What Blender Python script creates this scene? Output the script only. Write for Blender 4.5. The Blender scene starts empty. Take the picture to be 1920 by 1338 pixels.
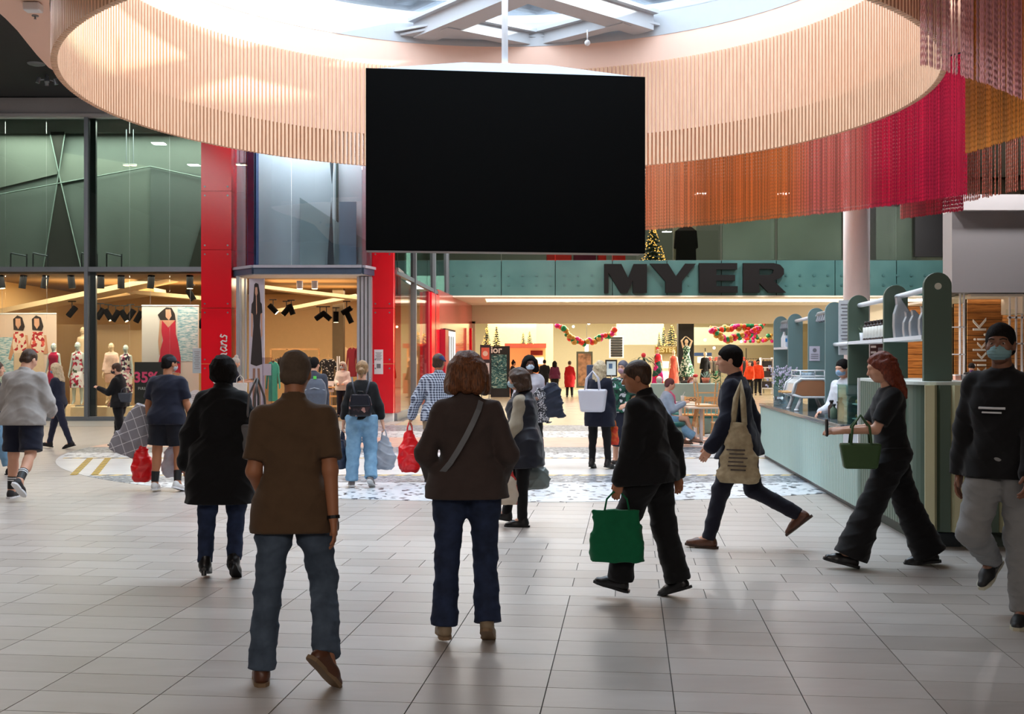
import bpy, math, random
import numpy as np
from mathutils import Vector, Matrix

random.seed(7)
np.random.seed(7)
S = bpy.context.scene
COL = S.collection
PI = math.pi
R = math.radians

# ------------------------------------------------------------------ camera, sky, sun, exposure
FP, HZ, CH = 2100.0, 675.0, 1.65          # focal length in pixels, horizon row, eye height


def P(px, py, d):
    """Point of the place that shows at (px, py) when it is d metres down the hall."""
    return Vector(((px - 960) / FP * d, d, CH - (py - HZ) / FP * d))


def XZ(px, py, d):
    return ((px - 960) / FP * d, CH - (py - HZ) / FP * d)


cam_d = bpy.data.cameras.new('camera')
cam = bpy.data.objects.new('camera', cam_d)
COL.objects.link(cam)
cam.location = (0, 0, CH)
cam.rotation_euler = (PI / 2, 0, 0)
cam_d.sensor_width = 36
cam_d.lens = 36 * FP / 1920
cam_d.shift_y = (HZ - 669) / 1920
cam_d.clip_end = 300
S.camera = cam

W = bpy.data.worlds.new('sky')
S.world = W
W.use_nodes = True
bg = W.node_tree.nodes['Background']
bg.inputs[0].default_value = (0.93, 0.97, 1.0, 1)
bg.inputs[1].default_value = 7.4

sun_d = bpy.data.lights.new('sun', 'SUN')
sun_d.energy = 12.0
sun_d.angle = R(1.5)
sun_d.color = (1, .9, .74)
sun = bpy.data.objects.new('sun', sun_d)
COL.objects.link(sun)
sun.rotation_euler = Vector((-0.965, 0.10, -0.222)).to_track_quat('-Z', 'Y').to_euler()


def area(name, loc, sx, sy, power, color=(1, 1, 1), rot=(0, 0, 0), portal=False):
    l = bpy.data.lights.new(name, 'AREA')
    l.shape = 'RECTANGLE'
    l.size, l.size_y = sx, sy
    l.energy = power
    l.color = color
    if portal:
        l.cycles.is_portal = True
    o = bpy.data.objects.new(name, l)
    o.location = loc
    o.rotation_euler = rot
    COL.objects.link(o)
    return o


area('skylight_portal', (-.14, 14.5, 7.6), 11.0, 11.0, 1, portal=True)
WARM = (1, .80, .56)
area('fashion_shop_light', (-11.3, 33.6, 3.95), 5.5, 3.6, 470, WARM)
area('fashion_shop_light', (-5.7, 34.6, 3.95), 3.4, 6.0, 430, WARM)
area('window_light', (-11.4, 30.95, 3.96), 6.4, .5, 260, (1, .88, .70))
area('store_ceiling_fill', (5.5, 56, 3.3), 13, 7, 1100, (1, .95, .82), rot=(PI, 0, 0))  # upward fill added to brighten the store ceiling
area('upper_shop_light', (-9.6, 31.6, 8.2), 11, 1.6, 820, (1, .99, .95))
area('bay_light', (-5.6, 29.95, 8.1), 3.4, .7, 330, (1, .98, .95))
area('department_store_light', (5, 59, 4.2), 15, 12, 2300, (1, .94, .80))
area('department_store_light', (6, 47.2, 4.12), 15, 2.2, 230, (1, .90, .72))
area('upper_store_light', (6, 47.5, 8.6), 15, 5, 230, (1, .93, .80))
area('stationery_shop_light', (12.6, 31.4, 3.25), 4, 4, 90, (1, .86, .66))
area('hall_light_and_fill', (-2, 1.0, 8.6), 6, 4, 60, (1, .82, .68))  # unseen ceiling panel added as warm fill over the foreground
area('hall_light_and_fill', (0, -7.5, 6.6), 9, 2.5, 420, (1, .90, .82), rot=(R(58), 0, 0))  # unseen fill added behind the camera to light the walkers' backs
for y_ in (12.5, 16.5, 20.5, 24.5):
    area('hall_light_and_fill', (-11.5, y_, 8.7), .4, .4, 240, (1, .95, .92))
for x_ in (2.0, 5.0, 8.5, 12.5):
    area('hall_light_and_fill', (x_, 26.5, 8.7), .5, .5, 380, (1, .95, .92))  # lamps added to brighten the curtains and the hall beyond
for x_ in (8.0, 11.5, 15.0):
    area('hall_light_and_fill', (x_, 40.5, 8.7), .5, .5, 330, (1, .97, .95))
for x_, y_, a_ in ((2.6, 20.6, 24), (4.7, 19.0, 47), (6.0, 16.5, 72)):
    area('curtain_fill', (x_, y_, 6.8), .5, .5, 48, (1, .93, .86), rot=(R(62), 0, R(-a_)))  # unseen lamps added under the soffit to brighten the chain curtains
area('hall_light_and_fill', (-.2, 36.5, 8.6), 7.0, 9, 1700, (1, .96, .92))  # panel added out of sight behind the screen to brighten the hall

vs = S.view_settings
S.display_settings.display_device = 'sRGB'
vs.view_transform = 'Standard'
vs.look = 'None'
vs.exposure = 0.0
vs.gamma = 1.0
vs.use_curve_mapping = False
try:
    S.cycles.max_bounces = 8
    S.cycles.diffuse_bounces = 4
    S.cycles.glossy_bounces = 3
    S.cycles.transmission_bounces = 4
    S.cycles.transparent_max_bounces = 12
    S.cycles.caustics_reflective = False
    S.cycles.caustics_refractive = False
    S.cycles.sample_clamp_indirect = 6
    S.cycles.use_denoising = True
except Exception:
    pass


# ------------------------------------------------------------------ materials
def lin(c):
    out = []
    for v in c[:3]:
        v = v / 255.0
        out.append(v / 12.92 if v <= .04045 else ((v + .055) / 1.055) ** 2.4)
    return (*out, 1.0)


MATS = {}


def nodes(m):
    nt = m.node_tree
    return nt, nt.nodes, nt.links, nt.nodes['Principled BSDF']


def mat(name, c, rough=.6, metal=0.0, var=.12, scale=9.0, bump=0.0, bscale=120.0, spec=.5, sheen=0.0, coord='Object', stretch=None):
    """Principled surface with a little procedural mottling of its colour."""
    if name in MATS:
        return MATS[name]
    m = bpy.data.materials.new(name)
    m.use_nodes = True
    nt, N, L, B = nodes(m)
    B.inputs['Roughness'].default_value = rough
    B.inputs['Metallic'].default_value = metal
    B.inputs['Specular IOR Level'].default_value = spec
    if sheen:
        B.inputs['Sheen Weight'].default_value = sheen
    col = lin(c)
    tc = N.new('ShaderNodeTexCoord')
    vec = tc.outputs[coord]
    if stretch:
        mp = N.new('ShaderNodeMapping')
        mp.inputs['Scale'].default_value = stretch
        L.new(vec, mp.inputs['Vector'])
        vec = mp.outputs[0]
    if var:
        nz = N.new('ShaderNodeTexNoise')
        nz.inputs['Scale'].default_value = scale
        nz.inputs['Detail'].default_value = 3
        L.new(vec, nz.inputs['Vector'])
        rp = N.new('ShaderNodeMix')
        rp.data_type = 'RGBA'
        rp.inputs['A'].default_value = tuple(max(0, x * (1 - var)) for x in col[:3]) + (1,)
        rp.inputs['B'].default_value = tuple(min(1, x * (1 + var)) for x in col[:3]) + (1,)
        L.new(nz.outputs['Fac'], rp.inputs['Factor'])
        L.new(rp.outputs['Result'], B.inputs['Base Color'])
    else:
        B.inputs['Base Color'].default_value = col
    if bump:
        n2 = N.new('ShaderNodeTexNoise')
        n2.inputs['Scale'].default_value = bscale
        n2.inputs['Detail'].default_value = 2
        L.new(vec, n2.inputs['Vector'])
        bp = N.new('ShaderNodeBump')
        bp.inputs['Strength'].default_value = bump
        bp.inputs['Distance'].default_value = .01
        L.new(n2.outputs['Fac'], bp.inputs['Height'])
        L.new(bp.outputs[0], B.inputs['Normal'])
    MATS[name] = m
    return m


def emis(name, c, strength):
    if name in MATS:
        return MATS[name]
    m = bpy.data.materials.new(name)
    m.use_nodes = True
    nt, N, L, B = nodes(m)
    B.inputs['Base Color'].default_value = lin(c)
    B.inputs['Emission Color'].default_value = lin(c)
    B.inputs['Emission Strength'].default_value = strength
    MATS[name] = m
    return m


def glass(name, tint=(255, 255, 255), refl=.08, rough=.0):
    """Thin pane: lets light through with a tint and mirrors a little of the hall, more at a glancing angle."""
    if name in MATS:
        return MATS[name]
    m = bpy.data.materials.new(name)
    m.use_nodes = True
    nt = m.node_tree
    N, L = nt.nodes, nt.links
    N.clear()
    out = N.new('ShaderNodeOutputMaterial')
    tr = N.new('ShaderNodeBsdfTransparent')
    tr.inputs[0].default_value = lin(tint)
    gl = N.new('ShaderNodeBsdfGlossy')
    gl.inputs['Roughness'].default_value = rough
    gl.inputs[0].default_value = (1, 1, 1, 1)
    fr = N.new('ShaderNodeLayerWeight')
    fr.inputs['Blend'].default_value = .25
    mu = N.new('ShaderNodeMath')
    mu.operation = 'MULTIPLY_ADD'
    mu.inputs[1].default_value = .3
    mu.inputs[2].default_value = refl
    L.new(fr.outputs['Fresnel'], mu.inputs[0])
    mx = N.new('ShaderNodeMixShader')
    L.new(mu.outputs[0], mx.inputs[0])
    L.new(tr.outputs[0], mx.inputs[1])
    L.new(gl.outputs[0], mx.inputs[2])
    L.new(mx.outputs[0], out.inputs[0])
    MATS[name] = m
    return m


def ramp_mat(name, kind, stops, scale=5.0, rough=.7, coord='Object', stretch=(1, 1, 1), rot=(0, 0, 0), detail=3.0, distort=0.0, bump=0.0, interp='LINEAR', spec=.4):
    """A printed or grained surface: one texture node through a colour ramp."""
    if name in MATS:
        return MATS[name]
    m = bpy.data.materials.new(name)
    m.use_nodes = True
    nt, N, L, B = nodes(m)
    B.inputs['Roughness'].default_value = rough
    B.inputs['Specular IOR Level'].default_value = spec
    tc = N.new('ShaderNodeTexCoord')
    mp = N.new('ShaderNodeMapping')
    mp.inputs['Scale'].default_value = stretch
    mp.inputs['Rotation'].default_value = rot
    if coord == 'World':
        g = N.new('ShaderNodeNewGeometry')
        L.new(g.outputs['Position'], mp.inputs['Vector'])
    else:
        L.new(tc.outputs[coord], mp.inputs['Vector'])
    rp = N.new('ShaderNodeValToRGB')
    rp.color_ramp.interpolation = interp
    if kind == 'noise':
        t = N.new('ShaderNodeTexNoise')
        t.inputs['Scale'].default_value = scale
        t.inputs['Detail'].default_value = detail
        t.inputs['Distortion'].default_value = distort
        o = t.outputs['Fac']
    elif kind == 'voronoi':
        t = N.new('ShaderNodeTexVoronoi')
        t.inputs['Scale'].default_value = scale
        o = t.outputs['Distance']
    elif kind == 'cells':
        t = N.new('ShaderNodeTexVoronoi')
        t.inputs['Scale'].default_value = scale
        sp = N.new('ShaderNodeSeparateColor')
        L.new(t.outputs['Color'], sp.inputs[0])
        o = sp.outputs[0]
    elif kind == 'wave':
        t = N.new('ShaderNodeTexWave')
        t.inputs['Scale'].default_value = scale
        t.inputs['Distortion'].default_value = distort
        t.inputs['Detail'].default_value = detail
        o = t.outputs['Fac']
    L.new(mp.outputs[0], t.inputs['Vector'])
    L.new(o, rp.inputs[0])
    cr = rp.color_ramp
    while len(cr.elements) < len(stops):
        cr.elements.new(.5)
    for e, (p, c) in zip(cr.elements, stops):
        e.position = p
        e.color = lin(c)
    L.new(rp.outputs[0], B.inputs['Base Color'])
    if bump:
        bp = N.new('ShaderNodeBump')
        bp.inputs['Strength'].default_value = bump
        bp.inputs['Distance'].default_value = .01
        L.new(o, bp.inputs['Height'])
        L.new(bp.outputs[0], B.inputs['Normal'])
    MATS[name] = m
    return m


def check_mat(name, c1, c2, cell, c3=None, rough=.8, line=None, coord='Object', rot=(0, 0, 0)):
    """Woven gingham or window-pane check."""
    if name in MATS:
        return MATS[name]
    m = bpy.data.materials.new(name)
    m.use_nodes = True
    nt, N, L, B = nodes(m)
    B.inputs['Roughness'].default_value = rough
    tc = N.new('ShaderNodeTexCoord')
    mp = N.new('ShaderNodeMapping')
    mp.inputs['Rotation'].default_value = rot
    L.new(tc.outputs[coord], mp.inputs[0])
    sx = N.new('ShaderNodeSeparateXYZ')
    L.new(mp.outputs[0], sx.inputs[0])
    ad = N.new('ShaderNodeMath')
    ad.operation = 'ADD'
    L.new(sx.outputs[0], ad.inputs[0])
    L.new(sx.outputs[1], ad.inputs[1])

    def stripe(sock):
        d = N.new('ShaderNodeMath')
        d.operation = 'DIVIDE'
        d.inputs[1].default_value = cell
        L.new(sock, d.inputs[0])
        f = N.new('ShaderNodeMath')
        f.operation = 'FRACT'
        L.new(d.outputs[0], f.inputs[0])
        g = N.new('ShaderNodeMath')
        g.operation = 'LESS_THAN'
        g.inputs[1].default_value = line or .5
        L.new(f.outputs[0], g.inputs[0])
        return g.outputs[0]

    a, b = stripe(ad.outputs[0]), stripe(sx.outputs[2])
    s = N.new('ShaderNodeMath')
    s.operation = 'MAXIMUM' if line else 'ADD'
    L.new(a, s.inputs[0])
    L.new(b, s.inputs[1])
    h = N.new('ShaderNodeMath')
    h.operation = 'MULTIPLY'
    h.inputs[1].default_value = 1.0 if line else .5
    L.new(s.outputs[0], h.inputs[0])
    mx = N.new('ShaderNodeMix')
    mx.data_type = 'RGBA'
    mx.inputs['A'].default_value = lin(c1)
    mx.inputs['B'].default_value = lin(c2)
    L.new(h.outputs[0], mx.inputs['Factor'])
    L.new(mx.outputs['Result'], B.inputs['Base Color'])
    MATS[name] = m
    return m


# ------------------------------------------------------------------ objects
def tag(o, label=None, cat=None, group=None, kind=None):
    if label:
        o['label'] = label
    if cat:
        o['category'] = cat
    if group:
        o['group'] = group
    if kind:
        o['kind'] = kind
    return o


def thing(name, label, cat, loc=(0, 0, 0), rz=0.0, group=None):
    o = bpy.data.objects.new(name, None)
    COL.objects.link(o)
    o.empty_display_size = .1
    o.location = loc
    o.rotation_euler = (0, 0, rz)
    return tag(o, label, cat, group)


def link(name, me, parent=None, m=None, smooth=False):
    if m is not None:
        me.materials.clear()
        for q in (m if isinstance(m, (list, tuple)) else [m]):
            me.materials.append(q)
    if smooth:
        me.polygons.foreach_set('use_smooth', [True] * len(me.polygons))
    o = bpy.data.objects.new(name, me)
    COL.objects.link(o)
    if parent is not None:
        o.parent = parent
    return o


def dup(o, parent=None):
    c = o.copy()
    COL.objects.link(c)
    if parent is not None:
        c.parent = parent
    return c


def copy_thing(root, loc, rz=0.0, label=None):
    r = dup(root)
    r.location = loc
    r.rotation_euler = (0, 0, rz)
    if label:
        r['label'] = label
    for ch in list(root.children):
        c = dup(ch, r)
        for g in list(ch.children):
            dup(g, c)
    return r


def frame_of(d):
    d = Vector(d).normalized()
    u = d.cross(Vector((0, 0, 1)))
    if u.length < 1e-3:
        u = Vector((1, 0, 0))
    u.normalize()
    return d, u, d.cross(u)


class MB:
    """Collects boxes, tubes, lathes and prisms into one mesh."""

    def __init__(s):
        s.v, s.f = [], []

    def add(s, vs, fs):
        n = len(s.v)
        s.v += [tuple(v) for v in vs]
        s.f += [tuple(i + n for i in f) for f in fs]
        return s

    def box(s, c, size, rz=0.0, M=None, taper=1.0):
        hx, hy, hz = size[0] / 2, size[1] / 2, size[2] / 2
        vs = []
        for z in (-1, 1):
            k = taper if z > 0 else 1
            for x, y in ((-1, -1), (1, -1), (1, 1), (-1, 1)):
                vs.append(Vector((x * hx * k, y * hy * k, z * hz)))
        if M is None:
            M = Matrix.Rotation(rz, 3, 'Z')
        vs = [M @ v + Vector(c) for v in vs]
        return s.add(vs, [(3, 2, 1, 0), (4, 5, 6, 7), (0, 1, 5, 4), (1, 2, 6, 5), (2, 3, 7, 6), (3, 0, 4, 7)])

    def cyl(s, a, b, r, r2=None, n=12, caps=True):
        a, b = Vector(a), Vector(b)
        r2 = r if r2 is None else r2
        d, u, w = frame_of(b - a)
        vs = []
        for c, q in ((a, r), (b, r2)):
            for i in range(n):
                t = 2 * PI * i / n
                vs.append(c + (u * math.cos(t) + w * math.sin(t)) * q)
        fs = [(i, (i + 1) % n, n + (i + 1) % n, n + i) for i in range(n)]
        if caps:
            fs += [tuple(range(n - 1, -1, -1)), tuple(range(n, 2 * n))]
        return s.add(vs, fs)

    def tube(s, pts, r, n=6):
        pts = [Vector(p) for p in pts]
        vs, fs = [], []
        m = len(pts)
        pu = None
        for i, p in enumerate(pts):
            d = (pts[min(i + 1, m - 1)] - pts[max(i - 1, 0)])
            d, u, w = frame_of(d)
            if pu is not None:
                u = (pu - d * pu.dot(d))
                u.normalize()
                w = d.cross(u)
            pu = u
            q = r[i] if isinstance(r, (list, tuple)) else r
            for k in range(n):
                t = 2 * PI * k / n
                vs.append(p + (u * math.cos(t) + w * math.sin(t)) * q)
        for i in range(m - 1):
            for k in range(n):
                fs.append((i * n + k, i * n + (k + 1) % n, (i + 1) * n + (k + 1) % n, (i + 1) * n + k))
        fs += [tuple(range(n - 1, -1, -1)), tuple(range((m - 1) * n, m * n))]
        return s.add(vs, fs)

    def lathe(s, prof, c=(0, 0, 0), n=20, sx=1.0, sy=1.0):
        vs, fs = [], []
        for r, z in prof:
            for k in range(n):
                t = 2 * PI * k / n
                vs.append((c[0] + r * sx * math.cos(t), c[1] + r * sy * math.sin(t), c[2] + z))
        m = len(prof)
        for i in range(m - 1):
            for k in range(n):
                fs.append((i * n + k, i * n + (k + 1) % n, (i + 1) * n + (k + 1) % n, (i + 1) * n + k))
        fs += [tuple(range(n - 1, -1, -1)), tuple(range((m - 1) * n, m * n))]
        return s.add(vs, fs)

    def ball(s, c, r, n=12, m=8, M=None):
        if not isinstance(r, (list, tuple)):
            r = (r, r, r)
        vs, fs = [], []
        for i in range(m + 1):
            a = PI * i / m
            for k in range(n):
                t = 2 * PI * k / n
                v = Vector((r[0] * math.sin(a) * math.cos(t), r[1] * math.sin(a) * math.sin(t), -r[2] * math.cos(a)))
                if M is not None:
                    v = M @ v
                vs.append(v + Vector(c))
        for i in range(m):
            for k in range(n):
                fs.append((i * n + k, i * n + (k + 1) % n, (i + 1) * n + (k + 1) % n, (i + 1) * n + k))
        return s.add(vs, fs)

    def prism(s, poly, y0, y1):
        """Outline in x, z pushed from y0 to y1."""
        n = len(poly)
        vs = [(x, y0, z) for x, z in poly] + [(x, y1, z) for x, z in poly]
        fs = [tuple(range(n)), tuple(range(2 * n - 1, n - 1, -1))]
        fs += [(i, n + i, n + (i + 1) % n, (i + 1) % n) for i in range(n)]
        return s.add(vs, fs)

    def slab(s, poly, z0, z1):
        """Outline in x, y pushed from z0 to z1."""
        n = len(poly)
        vs = [(x, y, z0) for x, y in poly] + [(x, y, z1) for x, y in poly]
        fs = [tuple(range(n - 1, -1, -1)), tuple(range(n, 2 * n))]
        fs += [(i, (i + 1) % n, n + (i + 1) % n, n + i) for i in range(n)]
        return s.add(vs, fs)

    def mesh(s, name):
        me = bpy.data.meshes.new(name)
        me.from_pydata(s.v, [], s.f)
        me.validate()
        me.update()
        return me

    def build(s, name, m, parent=None, smooth=False, world=False):
        if world and parent is not None:
            M = Matrix.LocRotScale(parent.location, parent.rotation_euler, None).inverted()
            s.v = [tuple(M @ Vector(v)) for v in s.v]
        return link(name, s.mesh(name), parent, m, smooth)


def struct(name, mb, m, parent=None, smooth=False):
    o = mb.build(name, m, parent, smooth)
    if parent is None:
        o['kind'] = 'structure'
    return o


ORD = ('first', 'second', 'third', 'fourth', 'fifth', 'sixth', 'seventh', 'eighth', 'ninth', 'tenth', 'eleventh', 'twelfth', 'thirteenth', 'fourteenth')


def bevel(o, w=.01, seg=2):
    b = o.modifiers.new('bevel', 'BEVEL')
    b.width = w
    b.segments = seg
    b.limit_method = 'ANGLE'
    return o


def text(name, body, m, loc, size, rot=(PI / 2, 0, 0), parent=None, extrude=.005, align='CENTER', sx=1.0, shear=0.0, bold=0.0):
    c = bpy.data.curves.new(name, 'FONT')
    c.body = body
    c.size = size
    c.extrude = extrude
    c.align_x = align
    c.align_y = 'CENTER'
    c.shear = shear
    c.offset = bold
    tmp = bpy.data.objects.new(name, c)
    COL.objects.link(tmp)
    me = bpy.data.meshes.new_from_object(tmp.evaluated_get(bpy.context.evaluated_depsgraph_get()))
    bpy.data.objects.remove(tmp)
    o = link(name, me, None, m)
    o.rotation_euler = rot
    o.scale = (sx, 1, 1)
    if parent is not None:
        o.parent = parent
        M = Matrix.LocRotScale(parent.location, parent.rotation_euler, None).inverted()
        o.location = M @ Vector(loc)
    else:
        o.location = loc
    return o


# plain colours used all over
M_WHITE = mat('white_paint', (228, 228, 230), .5, var=.03)
M_CREAM = mat('cream_paint', (214, 203, 178), .6, var=.04)
M_BLACK = mat('black_paint', (18, 18, 20), .5, var=.1)
M_STEEL = mat('grey_steel', (128, 134, 142), .35, .6, var=.05)
M_DARKMETAL = mat('dark_frame_metal', (48, 54, 58), .4, .5, var=.05)
M_RED = mat('gloss_red_panel', (226, 18, 38), .22, var=.03, scale=2)
M_WOOD = ramp_mat('pale_beech_wood', 'noise', [(.3, (200, 148, 92)), (.7, (226, 180, 124))], 6, .5, stretch=(1, 1, 8))
# ------------------------------------------------------------------ distance fields -> one continuous skin per body or garment
class Field:
    def __init__(s, lo, hi, vx):
        s.vx = vx
        s.lo = np.array(lo, np.float32)
        n = np.ceil((np.array(hi) - s.lo) / vx).astype(int) + 2
        s.n = n
        s.ax = [s.lo[i] + vx * np.arange(n[i], dtype=np.float32) for i in range(3)]
        s.d = np.full(n, .4, np.float32)

    def sub(s, lo, hi):
        i0 = np.clip(np.floor((np.array(lo) - s.lo) / s.vx).astype(int), 0, s.n)
        i1 = np.clip(np.ceil((np.array(hi) - s.lo) / s.vx).astype(int) + 1, 0, s.n)
        if np.any(i1 <= i0):
            return None
        sl = tuple(slice(a, b) for a, b in zip(i0, i1))
        x = s.ax[0][sl[0]][:, None, None]
        y = s.ax[1][sl[1]][None, :, None]
        z = s.ax[2][sl[2]][None, None, :]
        return sl, x, y, z

    def put(s, sl, e, k, cut=False):
        a = s.d[sl]
        if cut:
            s.d[sl] = np.maximum(a, -e)
            return
        k = max(k, 1e-4)
        h = np.clip(.5 + .5 * (a - e) / k, 0, 1)
        s.d[sl] = a * (1 - h) + e * h - k * h * (1 - h)

    def cone(s, a, b, ra, rb, k=.015, flat=None):
        a, b = np.array(a, np.float32), np.array(b, np.float32)
        m = max(ra, rb) + k + 3 * s.vx
        q = s.sub(np.minimum(a, b) - m, np.maximum(a, b) + m)
        if q is None:
            return
        sl, x, y, z = q
        ba = b - a
        L2 = float(ba @ ba) + 1e-9
        px, py, pz = x - a[0], y - a[1], z - a[2]
        t = np.clip((px * ba[0] + py * ba[1] + pz * ba[2]) / L2, 0, 1)
        ex, ey, ez = px - t * ba[0], py - t * ba[1], pz - t * ba[2]
        if flat is not None:
            nrm, f = flat
            w = ex * nrm[0] + ey * nrm[1] + ez * nrm[2]
            g = (1 / f - 1)
            ex, ey, ez = ex + g * w * nrm[0], ey + g * w * nrm[1], ez + g * w * nrm[2]
        e = np.sqrt(ex * ex + ey * ey + ez * ez) - (ra + (rb - ra) * t)
        s.put(sl, e, k)

    def ell(s, c, r, M=None, k=.015, cut=False):
        c = np.array(c, np.float32)
        m = max(r) + k + 3 * s.vx
        q = s.sub(c - m, c + m)
        if q is None:
            return
        sl, x, y, z = q
        px, py, pz = x - c[0], y - c[1], z - c[2]
        if M is not None:
            px, py, pz = [M[0][i] * px + M[1][i] * py + M[2][i] * pz for i in range(3)]
        px, py, pz = np.broadcast_arrays(px, py, pz)
        k0 = np.sqrt((px / r[0]) ** 2 + (py / r[1]) ** 2 + (pz / r[2]) ** 2)
        k1 = np.sqrt((px / r[0] ** 2) ** 2 + (py / r[1] ** 2) ** 2 + (pz / r[2] ** 2) ** 2) + 1e-6
        s.put(sl, k0 * (k0 - 1) / k1, k, cut)

    def loft(s, o, M, rings, infl=0.0, k=.02, power=2.3):
        """rings: (height, half width, half depth, forward offset) along the spine; M columns are side, front, up."""
        o = np.array(o, np.float32)
        rg = np.array(rings, np.float32)
        mx = rg[:, 1:3].max() + abs(rg[:, 3]).max() + infl + k + 3 * s.vx
        up = np.array([M[0][2], M[1][2], M[2][2]])
        p0, p1 = o + up * (rg[0, 0] - infl), o + up * (rg[-1, 0] + infl)
        q = s.sub(np.minimum(p0, p1) - mx, np.maximum(p0, p1) + mx)
        if q is None:
            return
        sl, x, y, z = q
        px, py, pz = x - o[0], y - o[1], z - o[2]
        u, v, w = [M[0][i] * px + M[1][i] * py + M[2][i] * pz for i in range(3)]
        u, v, w = np.broadcast_arrays(u, v, w)
        a = np.interp(w, rg[:, 0], rg[:, 1]) + infl
        b = np.interp(w, rg[:, 0], rg[:, 2]) + infl
        v = v - np.interp(w, rg[:, 0], rg[:, 3])
        kk = (np.abs(u / a) ** power + np.abs(v / b) ** power) ** (1 / power)
        e = (kk - 1) * np.minimum(a, b)
        cap = np.maximum(rg[0, 0] - w, w - rg[-1, 0])
        e = np.where(cap > 0, np.sqrt(np.maximum(e, 0) ** 2 + cap ** 2), np.maximum(e, cap - .0))
        s.put(sl, e.astype(np.float32), k)

    def cut_plane(s, p, n):
        """Removes what lies on the side of p the normal points to."""
        p, n = np.array(p, np.float32), np.array(n, np.float32)
        e = (s.ax[0][:, None, None] - p[0]) * n[0] + (s.ax[1][None, :, None] - p[1]) * n[1] + (s.ax[2][None, None, :] - p[2]) * n[2]
        s.d = np.maximum(s.d, e)

    def trim(s, e, n, rad, L=.13):
        """Clean hem: cuts a tube of radius rad square at e, past it along n."""
        q = s.sub(e - rad - L, e + rad + L)
        if q is None:
            return
        sl, x, y, z = q
        px, py, pz = x - e[0], y - e[1], z - e[2]
        t = px * n[0] + py * n[1] + pz * n[2]
        r2 = px * px + py * py + pz * pz - t * t
        a = s.d[sl]
        s.d[sl] = np.where((r2 < rad * rad) & (t > -.02), np.maximum(a, t), a)

    def folds(s, amp, f=(34, 34, 16), seed=0.0):
        x, y, z = s.ax[0][:, None, None], s.ax[1][None, :, None], s.ax[2][None, None, :]
        a = np.sin(x * f[0] + 2.1 * np.sin(z * f[2] * .55 + seed) + seed)
        b = np.sin(y * f[1] + 1.7 * np.sin(z * f[2] * .4 - seed * 2) + 1.3 * seed)
        c = np.sin(z * f[2] * 1.6 + x * f[0] * .45 - y * 9 + 1.5 * np.sin(x * 11 + seed))
        g = np.sin(z * f[2] * 1.25 + 2.2 * np.sin(x * f[0] * .22 + seed) + y * f[1] * .35 + seed * 1.9)
        h = np.sin(x * f[0] * .5 - z * f[2] * .9 + 1.6 * np.sin(y * 13 + seed))
        r = (1 - np.abs(g)) ** 3 + .7 * (1 - np.abs(h)) ** 3
        s.d = s.d + (amp * (.35 * a * b + .40 * c - .75 * r + .2)).astype(np.float32)

    def nets(s):
        d = s.d
        neg = d < 0
        cnt = np.zeros(tuple(np.array(d.shape) - 1), np.int8)
        offs = [(i, j, k) for i in (0, 1) for j in (0, 1) for k in (0, 1)]

        def sh(A, o):
            return A[o[0]:A.shape[0] - 1 + o[0], o[1]:A.shape[1] - 1 + o[1], o[2]:A.shape[2] - 1 + o[2]]
        for o in offs:
            cnt += sh(neg, o)
        I = np.argwhere((cnt > 0) & (cnt < 8))
        if len(I) == 0:
            return np.zeros((0, 3)), np.zeros((0, 4), int)
        idm = np.full(cnt.shape, -1, np.int64)
        idm[I[:, 0], I[:, 1], I[:, 2]] = np.arange(len(I))
        acc = np.zeros((len(I), 3))
        num = np.zeros(len(I))
        for a in offs:
            for ax in range(3):
                if a[ax]:
                    continue
                b = list(a)
                b[ax] = 1
                da = d[I[:, 0] + a[0], I[:, 1] + a[1], I[:, 2] + a[2]]
                db = d[I[:, 0] + b[0], I[:, 1] + b[1], I[:, 2] + b[2]]
                m = (da < 0) != (db < 0)
                t = np.where(m, da / np.where(m, da - db, 1), 0)
                p = np.tile(np.array(a, float), (len(I), 1))
                p[:, ax] += t
                acc += p * m[:, None]
                num += m
        V = s.lo + s.vx * (I + acc / num[:, None])
        quads = []
        for ax in range(3):
            e = [slice(1, -1)] * 3
            e0, e1 = list(e), list(e)
            e0[ax] = slice(0, -1)
            e1[ax] = slice(1, None)
            A, B = neg[tuple(e0)], neg[tuple(e1)]
            J = np.argwhere(A != B)
            if len(J) == 0:
                continue
            fl = A[J[:, 0], J[:, 1], J[:, 2]]
            base = J.copy()
            for q in range(3):
                if q != ax:
                    base[:, q] += 1
            u, v = (ax + 1) % 3, (ax + 2) % 3
            c = []
            for du, dv in ((-1, -1), (0, -1), (0, 0), (-1, 0)):
                g = base.copy()
                g[:, u] += du
                g[:, v] += dv
                c.append(idm[g[:, 0], g[:, 1], g[:, 2]])
            qd = np.stack(c, 1)
            qd[~fl] = qd[~fl][:, ::-1]
            quads.append(qd)
        Q = np.concatenate(quads) if quads else np.zeros((0, 4), int)
        Q = Q[(Q >= 0).all(1)]
        return V, Q


def np_mesh(name, chunks):
    vs, fs, n = [], [], 0
    for V, Q in chunks:
        vs.append(V)
        fs.append(Q + n)
        n += len(V)
    V, Q = np.concatenate(vs), np.concatenate(fs)
    me = bpy.data.meshes.new(name)
    me.vertices.add(len(V))
    me.vertices.foreach_set('co', V.astype(np.float32).ravel())
    me.loops.add(Q.size)
    me.loops.foreach_set('vertex_index', Q.astype(np.int32).ravel())
    me.polygons.add(len(Q))
    me.polygons.foreach_set('loop_start', np.arange(0, Q.size, 4, dtype=np.int32))
    me.polygons.foreach_set('loop_total', np.full(len(Q), 4, np.int32))
    me.polygons.foreach_set('use_smooth', np.ones(len(Q), bool))
    me.update(calc_edges=True)
    return me


def rotm(ax, deg):
    return np.array(Matrix.Rotation(R(deg), 3, ax))


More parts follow.
